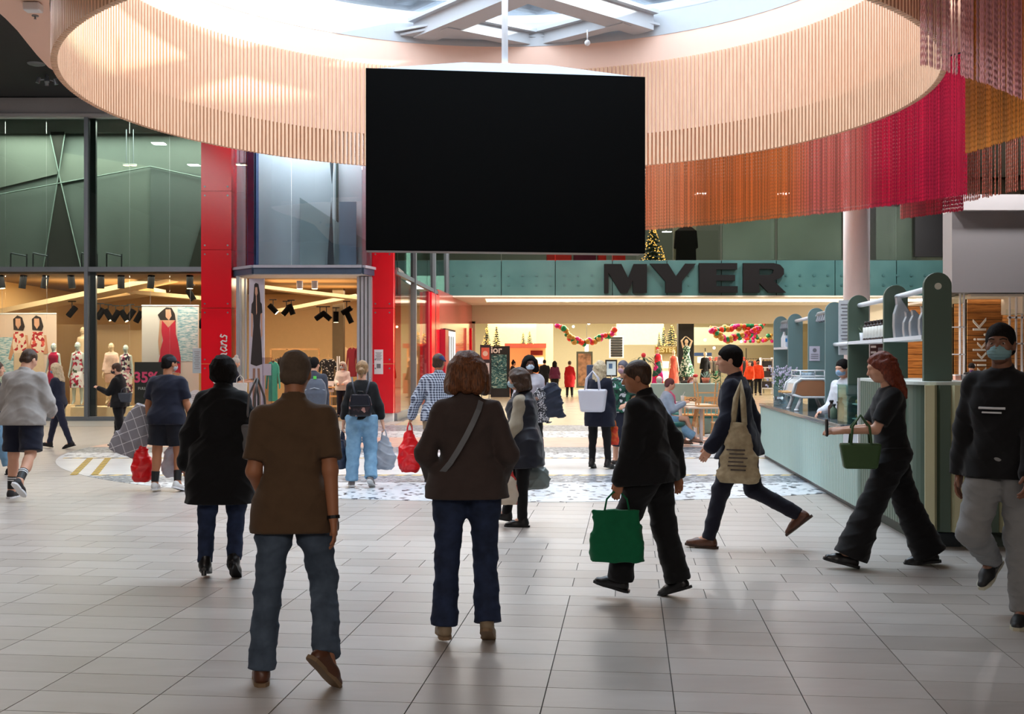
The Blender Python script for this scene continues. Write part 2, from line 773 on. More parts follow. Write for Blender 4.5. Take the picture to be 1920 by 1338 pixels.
def unit(v):
    v = np.array(v, float)
    return v / (np.linalg.norm(v) + 1e-9)


class Body:
    """Skeleton of one figure in its own frame: x to its right, y ahead, z up. Angles in degrees."""

    bare = False

    def __init__(s, h=1.7, female=False, bw=1.0, lean=2, legs=((0, 2, 0), (0, 2, 0)), arms=((0, 6, 8, 0), (0, 6, 8, 0)),
                 feet=((0, 6), (0, 6)), head=(0, 0), sit=None, twist=0, headsc=1.0, curl=35, bald=True):
        s.h, s.f, s.bw, s.curl = h, female, bw, curl
        k = s.k = h / 1.75
        s.Mt = rotm('Z', twist) @ rotm('X', -lean)          # trunk frame
        hipw = (.088 if not female else .092) * k * (.6 + .4 * bw)
        Lt, Ls = .43 * k, .42 * k
        s.joint = {}
        pel = np.zeros(3)
        lows = []
        for i, sx in enumerate((-1, 1)):                    # left, right
            fl, ab, kn = legs[i]
            hip = pel + np.array([sx * hipw, 0, 0])
            fl_, ab_ = R(fl), R(ab)
            th = np.array([sx * math.sin(ab_), math.sin(fl_) * math.cos(ab_), -math.cos(fl_) * math.cos(ab_)])
            knee = hip + Lt * th
            a2 = fl_ - R(kn)
            sh = np.array([sx * math.sin(ab_) * .8, math.sin(a2), -math.cos(a2)])
            sh = unit(sh)
            ank = knee + Ls * sh
            pit, out = feet[i][:2]
            Mf = rotm('Z', -sx * out) @ rotm('X', -pit)       # +pit: toe down
            s.joint[('leg', i)] = (hip, knee, ank, Mf)
            for q in ((0, -.06, -.085), (0, .16, -.085), (0, .06, -.085)):
                lows.append((ank + Mf @ (np.array(q) * k))[2])
        dz = -min(lows) if sit is None else sit
        s.pel = pel + np.array([0, 0, dz])
        for i in (0, 1):
            a, b, c, m = s.joint[('leg', i)]
            o = np.array([0, 0, dz])
            s.joint[('leg', i)] = (a + o, b + o, c + o, m)
        Mt = s.Mt
        s.T = lambda q: s.pel + Mt @ (np.array(q, float) * k)
        shw = (.168 if not female else .146) * (.55 + .45 * bw)
        for i, sx in enumerate((-1, 1)):
            fl, ab, el, inw = arms[i]
            S0 = s.T((sx * shw, -.005, .452))
            fl_, ab_ = R(fl), R(ab)
            u = Mt @ np.array([sx * math.sin(ab_), math.sin(fl_) * math.cos(ab_), -math.cos(fl_) * math.cos(ab_)])
            E = S0 + .285 * k * u
            a2 = fl_ + R(el)
            w = Mt @ unit([sx * (math.sin(ab_) - inw), math.sin(a2), -math.cos(a2)])
            Wp = E + .25 * k * w
            s.joint[('arm', i)] = (S0, E, Wp, unit(w), sx)
        s.nb = s.T((0, -.015, .535))
        yaw, pitch = head
        s.Mh = Mt @ rotm('Z', yaw) @ rotm('X', -pitch)
        s.nt = s.nb + Mt @ (np.array([0, .02, .075]) * k)
        s.hk = k * headsc
        s.hc = s.nt + s.Mh @ (np.array([0, .018, .085]) * s.hk)
        f = 1 if female else 0
        b = bw
        s.rings = [(-.09, .10 * b, .085 * b, -.005), (-.03, (.158 + .008 * f) * b, .112 * b, -.012), (.05, (.160 + .004 * f) * b, .112 * b, -.01),
                   (.16, (.145 - .015 * f) * (.2 + .8 * b), .098 * b + .004, .0), (.26, (.150 - .014 * f) * (.3 + .7 * b), .102 * b, .004), (.37, (.163 - .016 * f) * (.6 + .4 * b), (.108 + .008 * f) * b, .006),
                   (.45, (.160 - .016 * f) * (.4 + .6 * b), .098, -.002), (.488, (.118 - .012 * f) * (.5 + .5 * b), .074, -.01), (.518, (.082 - .008 * f), .062, -.012), (.545, .058, .055, -.012)]
        s.rings = [tuple(q * k for q in r) for r in s.rings]

    def bounds(s, pts, m):
        p = np.array(pts)
        return p.min(0) - m, p.max(0) + m

    # -- zones -------------------------------------------------------
    def trunk(s, F, infl=0.0, rings=None, k=.03, power=2.3):
        F.loft(s.pel, s.Mt, rings or s.rings, infl, k, power)

    def leg(s, F, i, infl=0.0, shin=True, k=.03, upto=1.0, wide=0.0, flare=0.0):
        a, b, c, _ = s.joint[('leg', i)]
        q = s.k * (.75 + .25 * s.bw)
        w = wide
        F.cone(a + np.array([0, -.012 * q, 0]), b, .088 * q * s.bw ** .4 + infl, .058 * q + infl + w, k)
        if shin:
            F.cone(b, c, .055 * q + infl + w, .040 * q + infl + w + flare, k)
            if infl == 0 and s.bare:
                m = b * .68 + c * .32
                back = -unit(np.cross(np.array([1, 0, 0]), c - b))
                F.ell(m + back * -.016 * q, (.050 * q, .050 * q, .10 * q), None, .03)

    def arm(s, F, i, infl=0.0, fore=True, k=.02, wide=0.0):
        a, b, c, w, sx = s.joint[('arm', i)]
        q = s.k * (.8 + .2 * s.bw) * (.88 if s.f else 1)
        F.cone(s.nb - s.Mt @ np.array([-sx * .02, 0, .045]) * s.k, a + s.Mt @ np.array([-sx * .015, 0, .012]) * s.k, .040 * q + infl, .040 * q + infl, .04)
        F.cone(a, b, .050 * q + infl, .041 * q + infl + wide, .035)
        if fore:
            F.cone(b, c, .041 * q + infl + wide, .028 * q + infl * .9 + wide, k)

    def hand(s, i, vx):
        a, b, c, w, sx = s.joint[('arm', i)]
        q = s.k * (.9 if s.f else 1.0)
        side = unit(np.cross(w, np.array([0, 0, 1.0]))) if abs(w[2]) < .75 else np.array([1.0, 0, 0])
        pn = np.array([-sx, 0, 0.0]) if abs(w[2]) > .75 else np.array([-sx * .6, 0, -.8])
        pn = unit(pn - w * (pn @ w))                        # way the palm faces
        th = unit(np.cross(w, pn)) * sx
        fw = np.array([0, 1.0, 0])
        if th @ (fw if abs(w[2]) > .75 else np.array([0, 0, 1.0])) < 0:
            th = -th                                       # thumb to the front
        lo, hi = s.bounds([c - w * .03, c + w * .2], .07)
        F = Field(lo, hi, vx)
        kn = c + w * .085 * q
        F.cone(c - w * .03, c, .027 * q, .026 * q, .01)
        for t, r in ((-.026, .017), (-.009, .018), (.010, .0175), (.026, .016)):
            F.cone(c + th * t * .5 * q, kn + th * t * q - w * (.006 if abs(t) > .02 else 0), .018 * q, r * q * .82, .012)
        cu = R(s.curl)
        for t, L, r in ((.028, .072, .0088), (.010, .080, .0092), (-.009, .075, .0088), (-.026, .058, .0080)):
            L *= q
            p = kn + th * t * q
            for j, f in ((1, .45), (2, .32), (3, .23)):
                dr = w * math.cos(cu * (j * .62 - .3)) + pn * math.sin(cu * (j * .62 - .3))
                e = p + unit(dr) * L * f
                F.cone(p, e, r * q * (1.06 - .07 * j), r * q * (1 - .07 * j), .004)
                p = e
        p = c + th * .022 * q + w * .022 * q
        e = p + unit(w * .75 + th * .62 + pn * .32) * .042 * q
        F.cone(p, e, .015 * q, .0105 * q, .008)
        e2 = e + unit(w * .93 + th * .12 + pn * .35) * .034 * q
        F.cone(e, e2, .0103 * q, .0088 * q, .004)
        return F.nets()

    def headmesh(s, vx):
        q = s.hk
        H = lambda v: s.hc + s.Mh @ (np.array(v) * q)
        lo, hi = s.bounds([s.hc, s.nb], .16)
        F = Field(lo, hi, vx)
        E = lambda c, r, k=.015, cut=False: F.ell(H(c), tuple(x * q for x in r), s.Mh, k, cut)
        E((0, -.008, .022), (.074, .095, .088))
        E((0, .022, -.022), (.062, .075, .075), .03)
        E((0, .045, -.075), (.038, .042, .032), .035)
        E((0, .079, .030), (.052, .018, .014), .02)            # brow
        for sx in (-1, 1):
            E((sx * .038, .066, -.022), (.026, .022, .022), .02)  # cheek
            E((sx * .031, .098, .008), (.019, .014, .011), cut=True)
            E((sx * .075, -.004, -.008), (.010, .020, .031), .006)
        F.cone(H((0, .090, .014)), H((0, .112, -.022)), .008 * q, .013 * q, .012)
        for sx in (-1, 1):
            F.ell(H((sx * .011, .102, -.026)), (.009 * q, .010 * q, .008 * q), s.Mh, .008)
        E((0, .094, -.050), (.022, .009, .006), .006)
        E((0, .092, -.061), (.019, .009, .007), .006)
        E((0, .0845, -.0555), (.020, .016, .0016), cut=True)
        F.cone(s.nb, s.nt + s.Mh @ np.array([0, -.005, .03]) * q, .056 * q, .050 * q, .03)
        return F.nets()

    def skin(s, vx, m, parent):
        pts = [s.pel, s.nb]
        for i in (0, 1):
            pts += list(s.joint[('leg', i)][:3]) + list(s.joint[('arm', i)][:3])
        lo, hi = s.bounds(pts, .17)
        F = Field(lo, hi, vx)
        s.trunk(F, 0 if s.bare == 'all' else -.012)
        for i in (0, 1):
            s.leg(F, i, 0 if s.bare else -.007)
            s.arm(F, i)
            a, b, c, Mf = s.joint[('leg', i)]
            F.cone(c, c + Mf @ np.array([0, .10, -.045]) * s.k, .038 * s.k, .028 * s.k, .02)
        F.cone(s.nb - s.Mt @ np.array([0, 0, .03]), s.nt, .058 * s.k, .052 * s.k, .03)
        ch = [F.nets(), s.headmesh(min(vx, .0075)), s.hand(0, min(vx, .0055)), s.hand(1, min(vx, .0055))]
        o = link('body', np_mesh('body', ch), parent, m)
        return o

    def head_bits(s, parent, iris=(60, 40, 25), lips=None):
        q = s.hk
        H = lambda v: Vector(s.hc + s.Mh @ (np.array(v) * q))
        for sx in (-1, 1):
            e = MB().ball(H((sx * .031, .0760, .007)), .0118 * q, 10, 8).build('eye', mat('eye_white', (226, 222, 216), .25, var=0), parent, True)
            MB().ball(H((sx * .031, .0812, .006)), .0080 * q, 8, 6).build('iris', mat('iris_%d' % iris[0], iris, .2, var=0), e, True)
            MB().tube([H((sx * .014, .0965, .030)), H((sx * .032, .0965, .036)), H((sx * .050, .083, .030))], .004 * q, 5).build('eyebrow', mat('brow_hair', (48, 34, 26), .9), parent, True)
        if lips:
            MB().ball(H((0, .0985, -.0555)), (.021 * q, .007 * q, .010 * q), 10, 6, Matrix(s.Mh.tolist())).build('lips', mat('lips', lips, .4), parent, True)

    def mask(s, parent, c=(150, 190, 205)):
        q = s.hk
        H = lambda v: s.hc + s.Mh @ (np.array(v) * q)
        lo, hi = s.bounds([s.hc], .15)
        F = Field(lo, hi, .006)
        E = lambda p, r, k=.02: F.ell(H(p), tuple(x * q for x in r), s.Mh, k)
        E((0, .040, -.045), (.066, .076, .052))
        E((0, .100, -.030), (.022, .022, .026), .03)
        F.cut_plane(H((0, .02, 0)), s.Mh @ np.array([0, -1, 0]))
        F.d += (.0022 * np.sin((F.ax[2][None, None, :]) * 330)).astype(np.float32)
        o = link('face_mask', np_mesh('face_mask', [F.nets()]), parent, mat('mask_%d_%d' % (c[0], c[2]), c, .8, var=.05))
        for sx in (-1, 1):
            MB().tube([Vector(H((sx * .062, .03, -.03))), Vector(H((sx * .078, .0, .0))), Vector(H((sx * .08, -.022, .012)))], .0022, 5).build('ear_loop', M_WHITE, o)
        return o

    def hair(s, kind, m, parent, vx=.009, name='hair'):
        q = s.hk
        H = lambda v: s.hc + s.Mh @ (np.array(v) * q)
        lo, hi = s.bounds([s.hc + np.array([0, 0, .06]), s.hc - np.array([0, 0, .1 if kind in ('short', 'bun', 'tail', 'cap', 'crop') else .36])], .19)
        F = Field(lo, hi, vx)
        E = lambda p, r, k=.02, cut=False: F.ell(H(p), tuple(x * q for x in r), s.Mh, k, cut)
        C = lambda a, b, ra, rb, k=.03: F.cone(H(a), H(b), ra * q, rb * q, k)
        t = 0.004
        if kind in ('short', 'crop', 'bun', 'tail'):
            g = .010 if kind == 'crop' else .016
            E((0, -.012, .034), (.078 + g * .5, .097 + g * .6, .084 + g))
            C((-.036, -.060, -.034), (.036, -.060, -.034), .036, .036)
            F.cut_plane(H((0, .055, .0)), s.Mh @ unit([0, .9, -.55]))
            F.cut_plane(H((0, -.02, -.068)), s.Mh @ unit([0, .25, -1]))
            if kind == 'bun':
                E((0, -.03, .145), (.05, .05, .045), .01)
            if kind == 'tail':
                E((0, -.105, -.02), (.032, .035, .035), .02)
                C((0, -.12, -.03), (0, -.125, -.12), .032, .014)
        elif kind == 'bob':
            E((0, -.012, .036), (.106, .118, .104))
            for x, y in ((-.075, -.02), (.075, -.02), (-.055, -.075), (.055, -.075), (0, -.09), (-.075, .025), (.075, .025)):
                C((x * .95, y, .02), (x * 1.40, y * 1.2, -.10), .052, .044, .03)
            F.cut_plane(H((0, .062, .0)), s.Mh @ unit([0, 1, -.42]))
        elif kind == 'round':
            E((0, -.012, .030), (.105, .118, .108))
            E((0, -.03, -.035), (.102, .095, .075), .05)
            F.cut_plane(H((0, .058, .0)), s.Mh @ unit([0, .9, -.45]))
        elif kind == 'long':
            E((0, -.012, .032), (.088, .108, .096))
            for x, y in ((-.07, -.02), (.07, -.02), (-.05, -.07), (.05, -.07), (0, -.085)):
                C((x, y, .01), (x * 1.25, y * 1.25 - .01, -.26), .048, .034, .03)
            F.cut_plane(H((0, .060, .0)), s.Mh @ unit([0, 1, -.45]))
        elif kind == 'cap':
            E((0, -.008, .042), (.084, .103, .080))
            F.cut_plane(H((0, 0, .028)), s.Mh @ np.array([0, .12, -1]))
        if kind not in ('cap',):
            am = {'bob': .006, 'long': .008, 'round': .007}.get(kind, .003)
            F.folds(am, (95, 95, 30 if kind != 'long' else 42), 1.7)
        o = link(name, np_mesh(name, [F.nets()]), parent, m)
        if kind == 'cap':
            pk = MB()
            prof = []
            for j in range(9):
                t = PI * j / 8
                prof.append((.074 * math.cos(t), .062 + .085 * math.sin(t) ** .7))
            pk.v = [tuple(H((x, y, .035 - .02 * (y - .06) / .08))) for x, y in prof] + [tuple(H((x, y, .043 - .02 * (y - .06) / .08))) for x, y in prof]
            n = len(prof)
            pk.f = [tuple(range(n)), tuple(range(2 * n - 1, n - 1, -1))] + [(i, n + i, n + (i + 1) % n, (i + 1) % n) for i in range(n)]
            pk.build('peak', m, o, False)
        return o

    def top(s, m, parent, name='shirt', sleeve='long', infl=.018, hem=-.06, flare=.0, vx=.010, amp=.006, seed=0.0, collar=.0, sw=.006, vent=False, zcut=None):
        k = s.k
        pts = [s.T((0, 0, hem)), s.nb]
        for i in (0, 1):
            pts += list(s.joint[('arm', i)][:3])
        pts += [s.T((.2, .1, hem)), s.T((-.2, -.1, hem))]
        lo, hi = s.bounds(pts, .16)
        F = Field(lo, hi, vx)
        rg = [r for r in s.rings if r[0] > hem * k and r[0] > -.05 * k]
        h0 = hem * k
        base = s.rings[1]
        if h0 < 0:
            g = flare * k
            extra = [(h0 - .03, base[1] + g, base[2] + g, base[3])]
            rg = extra + [(r[0], r[1] + g * max(0, .1 * k - r[0]) / (.1 * k - h0), r[2] + g * max(0, .1 * k - r[0]) / (.1 * k - h0), r[3]) for r in rg]
        s.trunk(F, infl, rg, .04, 2.5)
        trims, sl_ = [], None
        for i in (0, 1):
            if sleeve == 'none':
                continue
            if sleeve == 'short':
                a, b, c, w, sx = s.joint[('arm', i)]
                e = a + (b - a) * .80
                F.cone(s.nb - s.Mt @ np.array([-sx * .02, 0, .045]) * k, a + s.Mt @ np.array([-sx * .015, 0, .012]) * k, .040 * k + infl, .040 * k + infl, .04)
                if sl_ is None:
                    sl_ = Field(lo, hi, vx)
                sl_.cone(a, e + unit(e - a) * .04, .051 * k + infl, .046 * k + infl + .006, .04)
                trims.append((e, unit(e - a), .046 * k + infl + .012))
            elif sleeve == 'mid':
                a, b, c, w, sx = s.joint[('arm', i)]
                s.arm(F, i, infl * .8, False, .02, sw)
                F.cone(b, b + (c - b) * .55, .042 * k + infl * .8 + sw, .036 * k + infl * .8 + sw, .03)
            else:
                s.arm(F, i, infl * .9, True, .03, sw)
        if sl_ is not None:
            for e, n, rr in trims:
                sl_.trim(e, n, rr + .03, .09)
            F.put((slice(None),) * 3, sl_.d, .03)
        if hem < -.04:
            q = k * (.75 + .25 * s.bw)
            for i in (0, 1):
                a, b, c, _ = s.joint[('leg', i)]
                e = a * .5 + b * .5
                F.cone(a + np.array([0, -.02 * q, 0]), e, .098 * q * s.bw ** .5 + infl + .015, .090 * q + infl + .014 + flare * .5, .05)
        if collar:
            F.cone(s.nb - s.Mt @ np.array([0, 0, .02]), s.nb + s.Mt @ np.array([0, .004, collar]), .072 * k, .066 * k, .02)
        if amp:
            F.folds(amp, seed=seed)
        F.cut_plane(s.T((0, 0, hem)), -s.Mt[:, 2])
        if not collar:
            F.cut_plane(s.T((0, 0, .545)), s.Mt @ unit([0, .35, 1]))
        else:
            F.cut_plane(s.nb + s.Mt @ np.array([0, 0, collar]), s.Mt @ unit([0, .25, 1]))
        return link(name, np_mesh(name, [F.nets()]), parent, m)

    def bottoms(s, m, parent, name='trousers', length=1.0, infl=.014, vx=.010, amp=.006, seed=3.0, wide=.006, flare=.0, waist=.065):
        k = s.k
        pts = [s.T((.15, .1, waist)), s.T((-.15, -.1, waist))]
        for i in (0, 1):
            pts += list(s.joint[('leg', i)][:3])
        lo, hi = s.bounds(pts, .17)
        F = Field(lo, hi, vx)
        rg = [r for r in s.rings if r[0] < waist * k + .001 and r[0] > -.06] + [(waist * k, s.rings[2][1] * .96, s.rings[2][2] * .96, 0)]
        s.trunk(F, infl, rg, .05, 2.3)
        trims = []
        for i in (0, 1):
            a, b, c, _ = s.joint[('leg', i)]
            q = k * (.75 + .25 * s.bw)
            F.cone(a + np.array([0, -.02 * q, 0]), a * .6 + b * .4, .098 * q * s.bw ** .5 + infl, .083 * q + infl + wide * .5, .03)
            if length >= .99:
                s.leg(F, i, infl, True, .03, wide=wide, flare=flare)
            else:
                t = length * 2
                e = a + (b - a) * t if t <= 1 else b + (c - b) * (t - 1)
                rr = (.068 if t > .9 else .075) * q + infl + wide
                F.cone(a, e + unit(e - a) * .06, .088 * q * s.bw ** .4 + infl, rr, .03)
                trims.append((e, unit(e - a), rr + .04))
        if amp:
            F.folds(amp, (30, 30, 26), seed)
        for e, n, rr in trims:
            F.trim(e, n, rr)
        for i in (0, 1):
            if length >= .99:
                a, b, c, _ = s.joint[('leg', i)]
                e = c + unit(c - b) * .012
                q = F.sub(e - .13, e + .13)
                if q:
                    sl, x, y, z = q
                    n = unit(c - b)
                    pl = (x - e[0]) * n[0] + (y - e[1]) * n[1] + (z - e[2]) * n[2]
                    F.d[sl] = np.maximum(F.d[sl], pl)
        F.cut_plane(s.T((0, 0, waist)), s.Mt[:, 2])
        return link(name, np_mesh(name, [F.nets()]), parent, m)

    def skirt(s, m, parent, name='skirt', waist=.16, drop=-.40, w0=.13, d0=.10, w1=.19, d1=.16, vx=.012, amp=.010, yoff=0.0, seed=1.0):
        k = s.k
        lo, hi = s.bounds([s.T((w1, d1, drop)), s.T((-w1, -d1 + yoff, drop)), s.T((w1, 0, waist))], .06)
        F = Field(lo, hi, vx)
        rg = [(drop * k, w1 * k, d1 * k, yoff), (drop * .5 * k, (w1 * .72 + .175 * .28) * k, (d1 * .72 + .13 * .28) * k, yoff * .5), (-.03 * k, s.rings[1][1] + .018, s.rings[1][2] + .02, -.012), (.06 * k, s.rings[2][1] + .012, s.rings[2][2] + .014, -.01), (waist * k, w0 * k, d0 * k, 0)]
        F.loft(s.pel, s.Mt, rg, 0.0, .02, 2.1)
        F.folds(amp, (40, 40, 6), seed)
        F.cut_plane(s.T((0, 0, drop)), -s.Mt[:, 2])
        return link(name, np_mesh(name, [F.nets()]), parent, m)

    def shoe(s, i, m, parent, kind='shoe', sole=None, vx=.0075):
        a, b, c, Mf = s.joint[('leg', i)]
        k = s.k
        A = lambda v: c + Mf @ (np.array(v) * k)
        lo, hi = s.bounds([A((0, -.1, -.1)), A((0, .22, -.1)), A((0, 0, .16)), A((0, 0, -.1))], .06)
        F = Field(lo, hi, vx)
        lift = 0
        F.cone(A((0, -.035, -.048)), A((0, .10, -.058)), .040 * k, .044 * k, .02)
        F.cone(A((0, .10, -.058)), A((0, .165, -.066)), .043 * k, .030 * k, .02)
        F.cone(A((0, -.02, -.02)), A((0, .07, -.045)), .042 * k, .034 * k, .02)
        if kind in ('boot', 'heel'):
            F.cone(c + Mf @ np.array([0, -.012, -.03]), c + (b - c) * .22, .050 * k, .047 * k, .02)
        F.cut_plane(A((0, 0, -.085)), -Mf[:, 2])
        F.folds(.0015, (60, 60, 60), 2)
        o = link({'boot': 'boot', 'heel': 'boot'}.get(kind, 'shoe'), np_mesh('shoe', [F.nets()]), parent, m)
        G_ = MB()
        out = [(-.036, -.06), (-.040, -.02), (-.036, .04), (-.046, .10), (-.040, .155), (-.018, .193), (.015, .195), (.038, .16), (.046, .10), (.037, .04), (.040, -.02), (.036, -.06), (.018, -.083), (-.018, -.083)]
        z0, z1 = -.0865, -.066
        n = len(out)
        G_.v = [tuple(A((x * 1.04, y * 1.03, z0))) for x, y in out] + [tuple(A((x * 1.04, y * 1.03, z1))) for x, y in out]
        G_.f = [tuple(range(n - 1, -1, -1)), tuple(range(n, 2 * n))] + [(j, (j + 1) % n, n + (j + 1) % n, n + j) for j in range(n)]
        G_.build('sole', sole or M_BLACK, o)
        return o


SKIN = mat('skin_light', (214, 160, 132), .55, var=.06, scale=14)
SKIN_TAN = mat('skin_tan', (178, 118, 84), .55, var=.06, scale=14)
SKIN_DARK = mat('skin_dark', (104, 66, 48), .5, var=.06, scale=14)
HAIR_BLACK = ramp_mat('hair_black', 'noise', [(.3, (12, 10, 10)), (.7, (30, 24, 22))], 30, .8, spec=.15, stretch=(6, 6, 1), bump=.4)
HAIR_BROWN = ramp_mat('hair_brown', 'noise', [(.3, (38, 24, 16)), (.7, (84, 56, 36))], 30, .5, stretch=(6, 6, 1), bump=.4)
HAIR_AUBURN = ramp_mat('hair_auburn', 'noise', [(.3, (64, 34, 18)), (.7, (142, 86, 48))], 26, .5, stretch=(6, 6, 1), bump=.6)
HAIR_RED = ramp_mat('hair_red', 'noise', [(.3, (84, 30, 16)), (.7, (136, 58, 30))], 26, .5, stretch=(6, 6, 1), bump=.5)
HAIR_BLONDE = ramp_mat('hair_blonde', 'noise', [(.3, (168, 144, 108)), (.7, (232, 214, 180))], 26, .5, stretch=(6, 6, 1), bump=.6)
HAIR_DBLONDE = ramp_mat('hair_dark_blonde', 'noise', [(.3, (96, 70, 46)), (.7, (176, 136, 92))], 26, .5, stretch=(6, 6, 1), bump=.6)
HAIR_GREY = ramp_mat('hair_grey', 'noise', [(.3, (150, 142, 136)), (.7, (206, 200, 194))], 26, .5, stretch=(6, 6, 1), bump=.5)


def fabric(name, c, rough=.85, var=.14):
    return mat(name, c, rough, var=var, scale=18, bump=.15, bscale=260, spec=.25, sheen=.1)


F_BLACK = fabric('black_cloth', (20, 19, 21))
F_NAVY = fabric('navy_cloth', (24, 26, 42))
F_JEAN = ramp_mat('dark_denim', 'noise', [(.3, (28, 38, 62)), (.7, (42, 55, 86))], 14, .85, bump=.2)
F_JEAN_L = ramp_mat('light_denim', 'noise', [(.3, (112, 150, 180)), (.7, (130, 168, 196))], 16, .85, bump=.2)
F_JEAN_G = ramp_mat('grey_blue_denim', 'noise', [(.3, (64, 76, 92)), (.7, (84, 98, 116))], 14, .85, bump=.2)


def vox(d):
    return .0095 if d < 9 else (.0115 if d < 13 else (.014 if d < 22 else .02))


def person(label, x, y, heading, group=None, vx=None, **kw):
    """Sets up the Empty and the skeleton of one figure standing at x, y."""
    t = thing('person', label, 'person', (x, y, 0), R(heading), group)
    b = Body(**kw)
    b.vx = vx or vox(y)
    return t, b
# ------------------------------------------------------------------ floor: real tiles on a grout bed, rows turned 6 degrees to the view
TA = R(6.0)
TU = Vector((math.cos(TA), -math.sin(TA), 0))
TV = Vector((math.sin(TA), math.cos(TA), 0))
TW, TD = .63, .3171


def tile_mat():
    m = bpy.data.materials.new('stone_tile')
    m.use_nodes = True
    nt, N, L, B = nodes(m)
    g = N.new('ShaderNodeNewGeometry')
    nz = N.new('ShaderNodeTexNoise')
    nz.inputs['Scale'].default_value = 1.6
    nz.inputs['Detail'].default_value = 6
    nz.inputs['Distortion'].default_value = 1.2
    mp = N.new('ShaderNodeMapping')
    mp.inputs['Scale'].default_value = (1, 3.2, 1)
    L.new(g.outputs['Position'], mp.inputs[0])
    L.new(mp.outputs[0], nz.inputs['Vector'])
    # one tone per tile: white noise on the tile's own grid cell
    ro = N.new('ShaderNodeVectorRotate')
    ro.rotation_type = 'Z_AXIS'
    ro.inputs['Angle'].default_value = TA
    L.new(g.outputs['Position'], ro.inputs[0])
    dv = N.new('ShaderNodeVectorMath')
    dv.operation = 'DIVIDE'
    dv.inputs[1].default_value = (TW / 2, TD, 10)
    L.new(ro.outputs[0], dv.inputs[0])
    fl = N.new('ShaderNodeVectorMath')
    fl.operation = 'FLOOR'
    L.new(dv.outputs[0], fl.inputs[0])
    wn = N.new('ShaderNodeTexWhiteNoise')
    oi = N.new('ShaderNodeObjectInfo')
    a = N.new('ShaderNodeMath')
    a.operation = 'MULTIPLY_ADD'
    a.inputs[1].default_value = .55
    L.new(nz.outputs['Fac'], a.inputs[0])
    b = N.new('ShaderNodeMath')
    b.operation = 'MULTIPLY'
    b.inputs[1].default_value = .4
    L.new(oi.outputs['Random'], b.inputs[0])
    L.new(b.outputs[0], a.inputs[2])
    rp = N.new('ShaderNodeValToRGB')
    rp.color_ramp.elements[0].position = .15
    rp.color_ramp.elements[0].color = lin((158, 149, 141))
    rp.color_ramp.elements[1].position = .85
    rp.color_ramp.elements[1].color = lin((190, 183, 177))
    L.new(a.outputs[0], rp.inputs[0])
    L.new(rp.outputs[0], B.inputs['Base Color'])
    rr = N.new('ShaderNodeMapRange')
    rr.inputs['To Min'].default_value = .30
    rr.inputs['To Max'].default_value = .46
    L.new(nz.outputs['Fac'], rr.inputs['Value'])
    L.new(rr.outputs[0], B.inputs['Roughness'])
    B.inputs['Specular IOR Level'].default_value = .4
    return m


M_TILE = tile_mat()
M_GROUT = mat('tile_joint', (92, 88, 84), .9)
fl = MB().box((0, 28, -.052), (60, 100, .09))
floor = struct('floor', fl, M_GROUT)
tm = MB().box((0, 0, -.0035), (TW - .006, TD - .006, .007), 0)
tile_me = tm.mesh('floor_tile')
tile_me.materials.append(M_TILE)
DC = Vector((.25, 21.3, 0))
DR = 8.27
cells = []
for r in range(-12, 92):
    v = 7.857 + r * TD
    stag = .5 if (0 <= r < 7 and r % 2 == 0) or (14 <= r < 18 and r % 2 == 0) else 0.0
    for c in range(-30, 24):
        u = .2137 + (c + stag) * TW
        p = TU * (u + TW / 2) + TV * (v + TD / 2)
        if p.y < 2.5 or abs(p.x) > p.y * .62 + 3 or p.x < -16 or p.x > 13:
            continue
        if p.y > 30.4 and p.x < -2.9:
            continue
        if (p - DC).length < DR - .45 or (p.y > 28.4 and -2.2 < p.x < 9):
            continue
        cells.append((p, c))
inview = [q for q in cells if q[0].y > 5.0 and abs(q[0].x) < q[0].y * .457 + .33]
inview.sort(key=lambda q: q[0].y)
near = inview[:300]
nset = set(id(q) for q in near)
for q in near:
    o = link('floor_tile', tile_me, floor)
    o.location = (q[0].x, q[0].y, 0)
    o.rotation_euler = (0, 0, -TA)
far = MB()
for q in cells:
    if id(q) not in nset:
        far.box((q[0].x, q[0].y, -.0035), (TW - .006, TD - .006, .007), -TA)
far.build('paving', M_TILE, floor)['kind'] = 'stuff'

# the round inlay under the dome, in straight bands
M_TERR = ramp_mat('white_terrazzo', 'cells', [(0, (48, 54, 66)), (.10, (62, 70, 84)), (.12, (186, 192, 198)), (.3, (206, 210, 214)), (1, (226, 228, 230))], 16, .35, coord='World', interp='CONSTANT', stretch=(1, .7, 1))
M_PEBB = ramp_mat('grey_pebble_terrazzo', 'cells', [(0, (52, 58, 68)), (.25, (98, 106, 116)), (.5, (140, 146, 154)), (.8, (176, 180, 186))], 20, .35, coord='World', interp='CONSTANT')
M_PLAIN = ramp_mat('pale_stone', 'noise', [(.3, (196, 194, 192)), (.7, (212, 211, 210))], 2, .35, coord='World')
M_PINKS = ramp_mat('pink_stone', 'noise', [(.3, (206, 164, 146)), (.7, (220, 182, 164))], 3, .35, coord='World')
M_TAPE = ramp_mat('yellow_black_tape', 'wave', [(.0, (40, 36, 24)), (.42, (214, 176, 62)), (1, (224, 190, 80))], 1.6, .5, coord='World', interp='CONSTANT', rot=(0, 0, R(35)))


def disc_band(d0, d1, x0=-20.0, x1=20.0):
    pts = []
    n = 28
    for i in range(n + 1):
        y = d0 + (d1 - d0) * i / n
        q = DR ** 2 - (y - DC.y) ** 2
        w = math.sqrt(max(q, 0))
        pts.append((max(DC.x - w, x0), min(DC.x + w, x1), y))
    return [(b, y) for a, b, y in pts] + [(a, y) for a, b, y in reversed(pts)]


